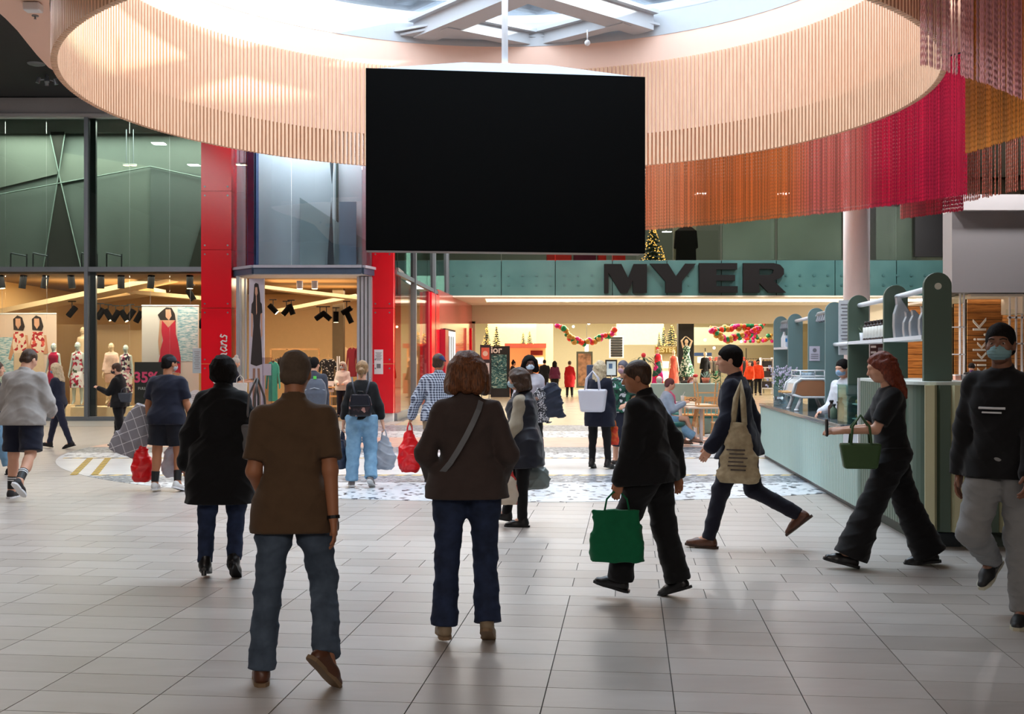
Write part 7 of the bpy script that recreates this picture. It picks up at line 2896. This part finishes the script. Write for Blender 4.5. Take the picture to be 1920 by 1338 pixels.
# 10 man in cap with red bags
t, b = person('man in navy shirt, shorts and black cap carrying red bags', -4.34, 14.1, -6, h=1.70, bw=1.2, lean=2,
              legs=((-3, 4, 0), (6, 5, 20)), arms=((4, 16, 20, .1), (4, 14, 12, .05)), feet=((0, 10), (16, 12)), head=(-28, 2), curl=60)
dress(t, b, SKIN_TAN, ('crop', HAIR_BLACK), (170, 176, 180), False, True)
b.hair('cap', fabric('black_cap_cloth', (36, 38, 46)), t, .008, 'cap')
b.top(F_NAVY, t, 'shirt', 'short', .026, -.09, .0, b.vx, .007, 3.0)
b.bottoms(fabric('dark_shorts', (24, 25, 34)), t, 'shorts', .42, .022, b.vx, .006, 2.0, .03)
shoes(t, b, M_SHOE_WHT, 'shoe', M_WHITE)
for i in (0, 1):
    a, k_, c, Mf = b.joint[('leg', i)]
    d = unit(k_ - c)
    MB().cyl(c + d * .02, c + d * .15, .046, .052, n=14).build('sock', M_BLACK, t)
hp = hand_at(t, b, 0)
M_REDP = mat('red_plastic', (214, 18, 26), .3, var=.12)
plastic_bag('red plastic carrier bag at left, under the checked coat', hp + Vector((-.06, -.05, -.12)), .58, .28, .18, M_REDP, R(20), 8)
gbag = thing('checked_coat', 'grey window-check coat draped over the left arm of the cap man', 'coat', hp + Vector((-.10, -.02, .12)), R(-6))
F = Field((-.40, -.14, -.62), (.42, .14, .22), .012)
F.loft((0, 0, 0), np.array([[math.cos(.38), 0, -math.sin(-.38)], [0, 1, 0], [math.sin(-.38), 0, math.cos(.38)]]), [(-.52, .25, .06, 0), (-.3, .22, .07, 0), (0, .15, .08, 0), (.16, .10, .07, 0)], 0, .02, 2.6)
F.folds(.010, (24, 20, 6), 2)
link('cloth', np_mesh('cloth', [F.nets()]), gbag, check_mat('window_check', (132, 128, 134), (204, 200, 204), .125, line=.07, rot=(0, R(20), 0)))
hp = hand_at(t, b, 1)
plastic_bag('red plastic carrier bag on the right of the cap man', hp + Vector((-.09, 0, 0)), .56, .24, .18, M_REDP, R(60), 9)
plastic_bag('pale grey plastic bag hanging behind the legs of the cap man', wpt(t, (.0, .16, .66)), .50, .28, .14, mat('pale_plastic', (186, 186, 198), .35), R(30), 10)

# 11 man in the grey sweater
t, b = person('man in grey sweater and navy shorts looking down at far left', -5.86, 13.45, -4, h=1.80, bw=1.22, lean=3,
              legs=((-2, 3, 0), (-14, 5, 34)), arms=((6, 10, 34, .2), (14, 10, 52, .4)), feet=((0, 6), (40, 6)), head=(-14, 26))
b.joint[('leg', 0)], b.joint[('leg', 0)] = b.joint[('leg', 0)], b.joint[('leg', 0)]
dress(t, b, SKIN, ('crop', HAIR_BROWN), None, False, True)
b.top(fabric('grey_wool', (164, 158, 154)), t, 'sweater', 'long', .032, -.09, .01, b.vx, .010, 4.0, .05, .022)
b.bottoms(F_NAVY, t, 'shorts', .46, .024, b.vx, .006, 5.0, .034)
shoes(t, b, mat('black_canvas', (34, 32, 36), .7), 'shoe', M_WHITE)
for i in (0, 1):
    a, k_, c, Mf = b.joint[('leg', i)]
    d = unit(k_ - c)
    s_ = MB().cyl(c + d * .02, c + d * .17, .046, .053, n=14).build('sock', M_BLACK, t)
    for z in (.12, .145):
        MB().cyl(c + d * z, c + d * (z + .012), .0545, n=14).build('stripe', M_WHITE, s_)

# 12 walker cut by the left edge
t, b = person('walker in dark top and light blue jeans cut by the left edge', -7.42, 16.0, -80, h=1.66, female=True, lean=3,
              legs=((18, 2, 6), (-22, 2, 12)), arms=((4, 6, 10, .1), (6, 6, 10, .1)), feet=((-6, 2), (22, 2)))
dress(t, b, SKIN, ('long', HAIR_BROWN))
b.top(F_NAVY, t, 'jumper', 'long', .022, -.08, .02, b.vx, .006, 2.0)
b.bottoms(F_JEAN_L, t, 'jeans', .93, .014, b.vx, .006, 2.0, .012, 0)
shoes(t, b, M_SHOE_BLK)

# 13 blonde in navy, 14 woman in black, far left
t, b = person('woman in navy top, blue mask and heeled boots passing the shop window', -8.5, 21.0, 86, h=1.62, female=True, lean=3,
              legs=((-20, 2, 2), (20, 2, 6)), arms=((24, 8, 50, .2), (22, 8, 52, .3)), feet=((16, 2), (-8, 2)), head=(-10, 6))
dress(t, b, SKIN, ('long', HAIR_BLONDE), (130, 170, 206))
b.top(fabric('navy_top', (38, 42, 60)), t, 'top', 'mid', .018, -.04, .01, b.vx, .005, 2.0)
b.bottoms(fabric('navy_trousers', (40, 42, 62)), t, 'trousers', 1, .010, b.vx, .005, 2.0, .002)
shoes(t, b, M_SHOE_BLK, 'heel')
hp = hand_at(t, b, 0)
tote('small pale blue bag in front of the woman passing the shop window', hp + Vector((-.02, -.02, -.36)), .22, .22, .08, mat('ice_blue', (150, 176, 190), .5), R(0), .14)
t, b = person('woman in black with hand raised walking left by the floral dress', -7.4, 21.1, 82, h=1.58, female=True, lean=2,
              legs=((-8, 2, 2), (10, 2, 4)), arms=((30, 8, 84, .3), (10, 8, 40, .2)), feet=((10, 4), (-4, 4)), head=(6, 8))
dress(t, b, SKIN, ('short', HAIR_BROWN), (40, 38, 44))
b.top(F_BLACK, t, 'jacket', 'long', .022, -.10, .02, b.vx, .006, 2.0, .04)
b.bottoms(F_BLACK, t, 'trousers', 1, .012, b.vx, .005, 2.0, .006)
shoes(t, b, M_SHOE_WHT)
tote('dark waist bag on the hip of the woman in black', wpt(t, (-.12, -.18, .86)), .26, .18, .10, mat('charcoal_bag', (62, 66, 76), .5), R(82 - 90), .10)

# 15 woman with a phone by the red pillar
t, b = person('woman in navy T-shirt looking at her phone by the red pillar', FX(436, 26.5), 26.5, -62, h=1.72, female=True, bw=1.15, lean=2,
              arms=((30, 8, 74, .2), (22, 8, 80, .2)), head=(-4, 18))
dress(t, b, SKIN, ('bun', HAIR_GREY))
b.top(F_NAVY, t, 'shirt', 'short', .022, -.08, .02, b.vx, .006, 2.0)
b.bottoms(F_BLACK, t, 'trousers', 1, .014, b.vx, .006, 2.0, .01)
shoes(t, b, M_SHOE_BLK)
hp = hand_at(t, b, 1, .10)
ph = thing('phone', 'black phone in the hands of the woman by the red pillar', 'phone', hp + Vector((.03, 0, .04)), R(-62))
bevel(MB().box((0, 0, 0), (.075, .15, .012)).build('case', M_BLACK, ph), .004)
MB().box((0, 0, .007), (.066, .135, .003)).build('glass', mat('phone_glass', (40, 44, 60), .1, var=0), ph)
tote('white carrier bag on the arm of the woman with the phone', wpt(t, (.24, .12, .76)), .34, .36, .12, M_SHOE_WHT, R(10), .18)

# 16 man in the checked shirt with a cap and a red bag
t, b = person('man in blue gingham shirt and blue cap behind the blazer woman', FX(822, 15.2), 15.2, 4, h=1.74, bw=1.12, lean=2,
              legs=((-4, 3, 0), (10, 3, 12)), arms=((4, 24, 12, .1), (4, 12, 10, .1)), head=(-20, 0), curl=60)
dress(t, b, SKIN_TAN, ('crop', HAIR_BROWN))
b.hair('cap', fabric('blue_cap_cloth', (40, 58, 116)), t, .008, 'cap')
b.top(check_mat('gingham', (32, 38, 66), (196, 204, 220), .034), t, 'shirt', 'long', .024, -.10, .02, b.vx, .007, 2.0, .05, .014)
b.bottoms(fabric('stone_chino', (150, 130, 104)), t, 'trousers', 1, .016, b.vx, .006, 2.0, .012)
shoes(t, b, M_SHOE_BRN)
hp = hand_at(t, b, 0)
plastic_bag('red plastic bag swinging from the hand of the gingham shirt man', hp, .68, .34, .22, M_REDP, R(16), 11)

# 17 masked woman carrying coats
t, b = person('woman with white mask and pale top carrying two coats', FX(993, 17.2), 17.2, 176, h=1.72, female=True, bw=1.2, lean=2,
              legs=((-4, 3, 0), (8, 3, 6)), arms=((10, 10, 80, .4), (4, 8, 12, .1)), head=(12, 2))
dress(t, b, SKIN_DARK, ('bob', HAIR_BLACK), (206, 222, 236), True)
b.top(fabric('white_grey_top', (196, 192, 202)), t, 'top', 'long', .022, -.06, .02, b.vx, .007, 2.0, 0, .012)
b.bottoms(F_BLACK, t, 'trousers', 1, .014, b.vx, .006, 2.0, .008)
shoes(t, b, M_SHOE_BLK)
for lab, nm, dx, dz, h_, w_, m in (('navy padded coat hanging over the arm of the masked woman', 'coat', .33, .02, .46, .20, fabric('padded_navy', (44, 50, 66), .5)), ('black and white speckled coat hanging over the arm of the masked woman', 'coat', .16, -.06, .46, .16, ramp_mat('speckled_tweed', 'cells', [(0, (44, 44, 50)), (.4, (110, 110, 116)), (.6, (196, 194, 200)), (1, (214, 212, 216))], 70, .9, interp='CONSTANT'))):
    ct = thing(nm, lab, 'coat', (t.location.x + dx, 16.92, 1.22 + dz))
    F = Field((-.3, -.16, -.58), (.3, .16, .14), .012)
    F.loft((0, 0, 0), np.eye(3), [(-h_, w_ * .9, .06, 0), (-h_ * .5, w_ * .85, .08, 0), (0, w_ * .62, .09, 0), (.07, w_ * .4, .07, 0)], 0, .02, 2.4)
    F.folds(.014, (30, 20, 24), 3)
    link('cloth', np_mesh('cloth', [F.nets()]), ct, m)

# 18 blonde woman with the white tote
t, b = person('woman in navy coat and black trousers seen from behind, with white tote', FX(1124, 17), 17.0, -28, h=1.62, female=True, bw=1.08, lean=1,
              legs=((0, 3, 0), (2, 4, 2)), arms=((2, 12, 30, .2), (4, 8, 14, .1)), feet=((10, 8), (10, 14)), head=(-6, 0))
dress(t, b, SKIN, ('long', HAIR_BLONDE))
b.top(F_NAVY, t, 'coat', 'long', .026, -.26, .02, b.vx, .006, 2.0, .04, .012)
b.bottoms(F_BLACK, t, 'trousers', 1, .008, b.vx, .005, 2.0, .002)
shoes(t, b, M_SHOE_BLK, 'heel')
wt = tote('big white tote bag on the shoulder of the navy coat woman', P(1111, 772, 16.72), .44, .34, .16, mat('white_bag_leather', (214, 212, 222), .4, var=.03), R(-14), .27)
hp = hand_at(t, b, 1)
plastic_bag('small orange and red paper bag in the hand of the navy coat woman', hp, .38, .15, .10, ramp_mat('orange_red_print', 'noise', [(.4, (196, 52, 30)), (.6, (222, 132, 50))], 7, .6), R(-20), 12, 'gift_bag', 'cloth')

# 19 woman in the leafy top
t, b = person('woman in green leaf print top and pink mask facing the navy coat woman', FX(1170, 17.7), 17.7, 152, h=1.64, female=True, bw=1.15, lean=2,
              legs=((0, 3, 0), (2, 4, 2)), arms=((10, 8, 60, .4), (6, 10, 30, .2)), head=(-4, 0))
dress(t, b, SKIN, ('tail', mat('hair_slick_grey', (92, 88, 100), .6, var=.2)), (190, 150, 164), True, True)
b.top(ramp_mat('leaf_print', 'cells', [(0, (24, 70, 56)), (.45, (40, 104, 80)), (.6, (20, 42, 40)), (.78, (206, 208, 214)), (1, (150, 184, 170))], 22, .8, interp='CONSTANT'), t, 'top', 'short', .024, -.05, .02, b.vx, .006, 2.0)
b.skirt(fabric('skirt_navy', (30, 32, 48)), t, drop=-.62, w1=.20, d1=.18)
shoes(t, b, M_SHOE_BLK)

# 20 seated woman on the pouf
t, b = person('woman in pink scarf, grey cardigan and blue jeans seated on the pouf', FX(1246, 21.6), 21.55, -86, h=1.64, female=True, bw=1.1, lean=6, sit=.54,
              legs=((84, 6, 84), (88, -2, 66)), arms=((28, 8, 92, .2), (24, 8, 100, .2)), feet=((0, 2), (8, 0)), head=(2, 4))
dress(t, b, SKIN, ('short', mat('hair_plum_brown', (92, 44, 44), .7, var=.3)), None, True)
b.top(fabric('grey_blue_cardigan', (150, 162, 178)), t, 'cardigan', 'long', .022, -.04, 0, b.vx, .006, 2.0, 0, .012)
b.bottoms(F_JEAN_L, t, 'jeans', .96, .014, b.vx, .006, 2.0, .012)
shoes(t, b, mat('taupe_boot', (140, 108, 92), .6), 'boot')
T = b.T
MB().tube([T((-.06, .02, .54)), T((-.07, .12, .46)), T((-.05, .15, .30)), T((-.06, .15, .14))], .035, 8).tube([T((.06, .02, .54)), T((.07, .12, .46)), T((.05, .15, .32)), T((.03, .15, .20))], .035, 8).build('scarf', fabric('pink_scarf', (206, 96, 124)), t, True)
hp = hand_at(t, b, 1, .10)
gl = thing('sunglasses', 'dark glasses held up by the seated woman', 'glasses', hp + Vector((.06, 0, .03)))
g_ = MB()
for dx in (0, .07):
    g_.tube([(dx + .03 * math.cos(k * PI / 5), 0, .024 * math.sin(k * PI / 5)) for k in range(11)], .006, 5)
g_.build('rims', M_BLACK, gl)
MB().tube([(-.03, 0, 0), (-.06, .06, .01), (-.08, .12, 0)], .005, 5).build('temple', M_BLACK, gl)

# 21 sales assistant in the doorway
t, b = person('sales assistant in white jumper and mask standing inside the shop door', FX(643, 32.4), 32.4, 176, h=1.60, female=True, bw=1.15,
              arms=((12, 8, 70, .5), (12, 8, 70, .5)), head=(-8, 0))
dress(t, b, SKIN, ('bob', HAIR_GREY), (176, 200, 214), True)
gg = MB()
for sx in (-1, 1):
    gg.ball(b.hc + b.Mh @ np.array([sx * .031, .105, .006]) * b.hk, (.024, .004, .018), 8, 6)
gg.build('glasses', M_BLACK, t)
b.top(fabric('white_jumper', (224, 216, 210)), t, 'jumper', 'long', .026, -.08, 0, b.vx, .007, 2.0, .03, .014)
b.bottoms(F_NAVY, t, 'trousers', 1, .014, b.vx, .006, 2.0, .01)
shoes(t, b, M_SHOE_BLK)

# 22 person with the grey backpack in front of the door
t, b = person('person with grey backpack half hidden by the brown shirt man', FX(588, 19), 19, 0, h=1.70, bw=1.0, head=(-20, 0), legs=((-4, 3, 0), (8, 3, 10)))
dress(t, b, SKIN, ('short', HAIR_BLACK))
b.top(fabric('slate_top', (58, 60, 70)), t, 'jacket', 'long', .024, -.08, .01, b.vx, .006, 2.0, .04)
b.bottoms(F_BLACK, t, 'trousers', 1, .014, b.vx, .006, 2.0, .01)
shoes(t, b, M_SHOE_BLK)
bp = thing('backpack', 'rounded slate grey backpack with a green tag', 'backpack', (t.location.x + .08, 18.74, .90))
F = Field((-.24, -.16, -.04), (.24, .16, .50), .012)
F.loft((0, 0, 0), np.eye(3), [(.0, .17, .10, 0), (.2, .19, .12, 0), (.36, .16, .10, 0), (.44, .10, .07, 0)], 0, .03, 2.6)
link('bag_body', np_mesh('bag_body', [F.nets()]), bp, fabric('slate_nylon', (84, 88, 100), .6))
MB().tube([(-.17, -.07, .25), (0, -.125, .29), (.17, -.07, .25)], .008, 5).build('zip', mat('zip_grey', (140, 144, 152), .4), bp)
MB().box((0, -.07, .46), (.05, .02, .05)).build('tag', mat('green_tag', (90, 200, 80), .5), bp)

# 23-28 people inside the department store
FAR = (
    ('woman in long red coat with her back turned, deep in the store', 1068, 50.2, -4, fabric('red_coat_cloth', (166, 16, 22)), F_BLACK, ('short', HAIR_BROWN), -.46, True),
    ('woman in purple top with her back turned, left of the red coat', 1040, 50.6, 4, fabric('purple_top_cloth', (92, 34, 62)), F_BLACK, ('long', HAIR_BLACK), -.06, True),
    ('person in black with back turned, left of the purple top', 1021, 51.4, 0, F_BLACK, F_BLACK, ('crop', HAIR_BLACK), -.08, False),
    ('woman in black top looking right beside the black perfume tower', 961, 49.0, -70, F_BLACK, F_BLACK, ('bun', HAIR_BLACK), -.08, True),
    ('shop worker in orange top and mask among the red racks', 1421, 53.0, 176, fabric('orange_top_cloth', (226, 72, 34)), F_BLACK, ('short', HAIR_BLACK), -.12, False),
    ('person in orange top stooping behind the striding navy man', 1406, 52.4, 150, fabric('orange_top_cloth', (226, 72, 34)), F_BLACK, ('short', HAIR_BROWN), -.12, True))
for lab, px, d, hd, m1, m2, hr, hem, fem in FAR:
    t, b = person(lab, FX(px, d), d, hd, h=1.68 if not fem else 1.62, female=fem, arms=((6, 10, 20, .1), (6, 14, 20, .1)), lean=3, vx=.024)
    dress(t, b, SKIN_TAN if px in (1421, 961) else SKIN, hr, (60, 66, 70) if px == 1421 else None)
    b.top(m1, t, 'coat' if hem < -.3 else 'top', 'long', .026, hem, .05, b.vx, .006, 2.0, .03)
    b.bottoms(m2, t, 'trousers', 1, .014, b.vx, .0, 2.0, .006)
    shoes(t, b, M_SHOE_BLK)

# 29 barista, 30 stationer, 31-32 people seated beyond the banquette
t, b = person('barista in white shirt and blue mask between the kiosk panels', FX(1586, 14.5), 14.5, 120, h=1.66, bw=.95, arms=((14, 8, 60, .3), (14, 8, 60, .3)), head=(0, 8))
dress(t, b, SKIN, ('short', HAIR_BLACK), (150, 180, 210))
b.top(fabric('white_shirt_cloth', (214, 214, 220)), t, 'shirt', 'long', .022, -.06, 0, b.vx, .006, 2.0, .04)
b.bottoms(F_BLACK, t, 'trousers', 1, .014, b.vx, .005, 2.0, .01)
shoes(t, b, M_SHOE_BLK)
t, b = person('shop worker in black with purple mask bending over the stationery counter', FX(1824, 28.1), 28.1, 150, h=1.62, lean=14, arms=((30, 10, 50, .2), (30, 10, 50, .2)), head=(0, 24))
dress(t, b, SKIN, ('short', HAIR_BLACK), (84, 52, 120))
b.top(F_BLACK, t, 'shirt', 'short', .022, -.08, 0, b.vx, .006, 2.0)
b.bottoms(F_BLACK, t, 'trousers', 1, .014, b.vx, .005, 2.0, .01)
shoes(t, b, M_SHOE_BLK)
for lab, px, d, m, hr, zz in (('person in black with pale mask seated beyond the banquette', 1297, 27.6, F_BLACK, ('long', HAIR_RED), .49), ('person in dusky pink seated at the left end of the banquette', 1236, 27.4, fabric('dusky_pink', (196, 110, 130)), ('crop', HAIR_GREY), .50)):
    t, b = person(lab, FX(px, d), d, 176 if px > 1250 else -10, h=1.62, female=True, sit=zz, legs=((86, 5, 86), (86, 5, 86)), arms=((20, 8, 70, .3), (20, 8, 70, .3)))
    dress(t, b, SKIN, hr, (190, 176, 200) if px > 1250 else None, px > 1250)
    b.top(m, t, 'top', 'long', .022, -.05, 0, b.vx, .006, 2.0)
    b.bottoms(F_BLACK, t, 'trousers', 1, .014, b.vx, .004, 2.0, .008)
    shoes(t, b, M_SHOE_BLK)
    ss = thing('cafe_stool', 'plain dark stool under the %s' % lab.split(' seated')[0], 'stool', (t.location.x, t.location.y, .004))
    MB().cyl((0, 0, zz - .16), (0, 0, zz - .115), .19, n=20).build('seat', M_WOOD, ss)
    for k in range(4):
        a_ = PI / 4 + k * PI / 2
        MB().cyl((.12 * math.cos(a_), .12 * math.sin(a_), zz - .16), (.17 * math.cos(a_), .17 * math.sin(a_), 0), .014, n=8).build('leg', M_WOOD, ss)

# ------------------------------------------------------------------ mannequins
MANN = mat('mannequin_grey', (186, 196, 190), .35, var=.02)
MANC = mat('mannequin_cream', (224, 200, 164), .35, var=.02)


def mannequin(label, px, d, z, skin, h=1.74, rz=180, arms=((2, 9, 8, 0), (2, 9, 8, 0)), **kw):
    t = thing('mannequin', label, 'mannequin', (FX(px, d), d, z), R(rz))
    b = Body(h=h, female=True, bw=.84, lean=0, arms=arms, head=(0, 0), headsc=.96, feet=((18, 8), (18, 8)), **kw)
    b.vx = .018
    b.bare = 'all'
    b.skin(b.vx, skin, t)
    MB().cyl((0, -.02, -.02), (0, -.02, .012), .17, n=20).build('base_plate', M_STEEL, t)
    return t, b


M_FL1 = ramp_mat('white_red_floral', 'cells', [(0, (150, 26, 52)), (.22, (196, 50, 78)), (.3, (70, 84, 60)), (.34, (216, 208, 206)), (1, (226, 220, 216))], 15, .8, interp='CONSTANT')
M_FL2 = ramp_mat('dark_white_floral', 'cells', [(0, (40, 36, 52)), (.25, (120, 40, 70)), (.4, (214, 150, 160)), (.55, (222, 216, 206)), (1, (226, 220, 210))], 17, .8, interp='CONSTANT')
t, b = mannequin('grey mannequin in a crimson dress beside the two women poster', 101, 31.4, .425, MANN, 1.68)
b.top(fabric('crimson_dress', (170, 20, 62)), t, 'dress_top', 'none', .014, -.02, 0, .016, .004)
b.skirt(fabric('crimson_dress', (170, 20, 62)), t, drop=-.52, w1=.20, d1=.18)
t, b = mannequin('grey mannequin in a white and red floral dress by the mullion', 146, 31.7, .36, MANN, 1.78)
b.top(M_FL1, t, 'dress_top', 'none', .014, -.02, 0, .016, .004)
b.skirt(M_FL1, t, drop=-.48, w1=.22, d1=.20)
t, b = mannequin('bare cream mannequin standing higher behind the floral dress', 156, 33.0, .9, MANC, 1.70)
bx = thing('display_plinth', 'tall cream plinth under the bare mannequin', 'plinth', (FX(156, 33), 33.0, .006))
bevel(MB().box((0, 0, .44), (.6, .5, .88)).build('block', mat('podium_cream', (226, 204, 166), .6), bx), .01)
MB().box((0, 0, .01), (.64, .54, .02)).build('kick', M_STEEL, bx)
t, b = mannequin('cream mannequin in a pale pink blouse and skirt', 209, 32.1, .36, MANC, 1.76)
b.top(fabric('pale_pink_blouse', (232, 196, 178)), t, 'blouse', 'mid', .018, -.08, .02, .016, .006)
b.skirt(fabric('blush_skirt', (214, 170, 150)), t, drop=-.34, w1=.17, d1=.14)
t, b = mannequin('grey mannequin in a dark floral dress by the sale sign', 236, 31.75, .36, MANN, 1.70)
b.top(M_FL2, t, 'dress_top', 'none', .014, -.02, 0, .016, .004)
b.skirt(M_FL2, t, drop=-.62, w1=.19, d1=.17)
ZP = 0.0
LEAF = ramp_mat('white_leaf_on_green', 'cells', [(0, (190, 204, 188)), (.3, (96, 150, 112)), (.45, (24, 66, 48)), (1, (34, 84, 60))], 20, .8, interp='CONSTANT')
def riser(px, d, z, lab):
    bx = thing('display_plinth', lab, 'plinth', (FX(px, d), d, .004))
    MB().box((0, 0, z / 2 - .01), (.6, .6, z - .02)).build('block', M_BLACK, bx)
    MB().box((0, 0, z - .01), (.63, .63, .02)).build('top', M_DARKMETAL, bx)
riser(1287, 49.0, .72, 'black plinth under the tall green dress mannequin')
t, b = mannequin('tall cream mannequin in a green leaf dress with arms raised', 1287, 49.0, .74, MANC, 1.80, arms=((165, 18, 66, .9), (170, 16, 60, .9)))
b.top(LEAF, t, 'dress_top', 'none', .014, -.02, 0, .016, .004)
b.skirt(LEAF, t, drop=-.80, w1=.34, d1=.24)
riser(1263, 47.6, .38, 'black plinth under the coral dress mannequin')
t, b = mannequin('cream mannequin in a coral halter dress left of the green one', 1263, 47.6, .40, MANC, 1.66)
b.top(fabric('coral_dress', (206, 92, 72)), t, 'dress_top', 'none', .014, -.02, 0, .016, .004)
b.skirt(fabric('coral_dress', (206, 92, 72)), t, drop=-.76, w1=.24, d1=.2)
riser(1233, 47.9, .44, 'black plinth under the pink patterned dress mannequin')
t, b = mannequin('cream mannequin in a red, pink and green patterned dress', 1233, 47.9, .46, MANC, 1.70)
PAT = ramp_mat('bold_pink_print', 'cells', [(0, (206, 24, 40)), (.45, (206, 30, 120)), (.75, (24, 70, 60)), (1, (226, 60, 90))], 4, .8, interp='CONSTANT')
b.top(PAT, t, 'dress_top', 'none', .014, -.02, 0, .016, .004)
b.skirt(PAT, t, drop=-.80, w1=.26, d1=.2)
b.hair('crop', fabric('red_turban', (196, 30, 50)), t, .012, 'headscarf')
riser(1322, 50.0, .30, 'black plinth under the black dress mannequin')
t, b = mannequin('cream mannequin in a black dress right of the black pillar', 1322, 50.0, .32, MANC, 1.68)
b.top(F_BLACK, t, 'dress_top', 'mid', .018, -.02, 0, .016, .004)
b.skirt(F_BLACK, t, drop=-.80, w1=.26, d1=.22)

# ------------------------------------------------------------------ small fittings on the high ceiling at top left
t = thing('ceiling_projector', 'small white unit on the blush soffit at top left', 'fitting', P(62, 6, 16.3))
t.location.z = 6.85
bevel(MB().box((0, 0, -.07), (.24, .18, .12)).build('body', M_WHITE, t), .02)
MB().box((0, 0, -.005), (.14, .10, .02)).build('mount', mat('mount_grey', (120, 120, 122), .5), t)
t = thing('sprinkler', 'tiny sprinkler on the blush soffit at top left', 'sprinkler', (P(66, 26, 16.9).x, 16.9, 6.85))
MB().cyl((0, 0, 0), (0, 0, -.015), .05, n=12).cyl((0, 0, 0), (0, 0, -.05), .012, n=8).cyl((0, 0, -.05), (0, 0, -.055), .022, n=8).build('head', M_STEEL, t)
for px, py, d, lab in ((88, 148, 28, 'silver spotlight cluster hanging from the charcoal ceiling'), (68, 119, 27, 'small silver dome on the charcoal ceiling')):
    p = P(px, py, d)
    t = thing('ceiling_light', lab, 'ceiling light', p)
    MB().cyl((0, 0, 0), (0, 0, 8.8 - p.z), .02, n=6).build('stem', M_STEEL, t)
    if px > 70:
        for k in range(4):
            a_ = k * PI / 2 + .4
            MB().cyl((0, 0, 0), (.18 * math.cos(a_), .18 * math.sin(a_), -.04), .02, n=6).cyl((.18 * math.cos(a_), .18 * math.sin(a_), .02), (.22 * math.cos(a_), .22 * math.sin(a_), -.12), .05, n=10).build('spot', M_STEEL, t)
        MB().ball((0, 0, -.05), (.07, .07, .09), 10, 8).build('hub', M_STEEL, t)
    else:
        MB().lathe([(.22, .02), (.20, -.02), (.10, -.05), (.0, -.06)], n=16).build('dome', M_STEEL, t, True)
for px, py, d, lab in ((237, 310, 31.8, 'pair'), (250, 310, 31.8, 'pair'), (449, 309, 30.2, 'pair'), (458, 309, 30.2, 'pair')):  # left pair models hall downlights mirrored in the upper glass
    p = P(px, py, d)
    t = thing('downlight', 'warm downlight behind the upper glass %s the red pillar, %s of two' % ('standing for a reflection left of' if px < 400 else 'right of', 'left' if px in (237, 449) else 'right'), 'ceiling light', p, 0, 'upper downlights %s' % ('left' if px < 400 else 'right'))
    MB().cyl((0, 0, 0), (0, 0, .04), .10, n=14).build('trim', M_WHITE, t)
    MB().cyl((0, 0, -.005), (0, 0, 0), .085, n=14).build('lens', emis('lamp_lens_lit', (255, 226, 170), 14), t)
    MB().cyl((0, 0, .04), (0, 0, 8.2 - p.z), .012, n=5).build('drop_rod', M_STEEL, t)
print('objects', len(bpy.data.objects), 'tris', sum(sum(len(p.vertices) - 2 for p in o.data.polygons) for o in bpy.data.objects if o.type == 'MESH'))
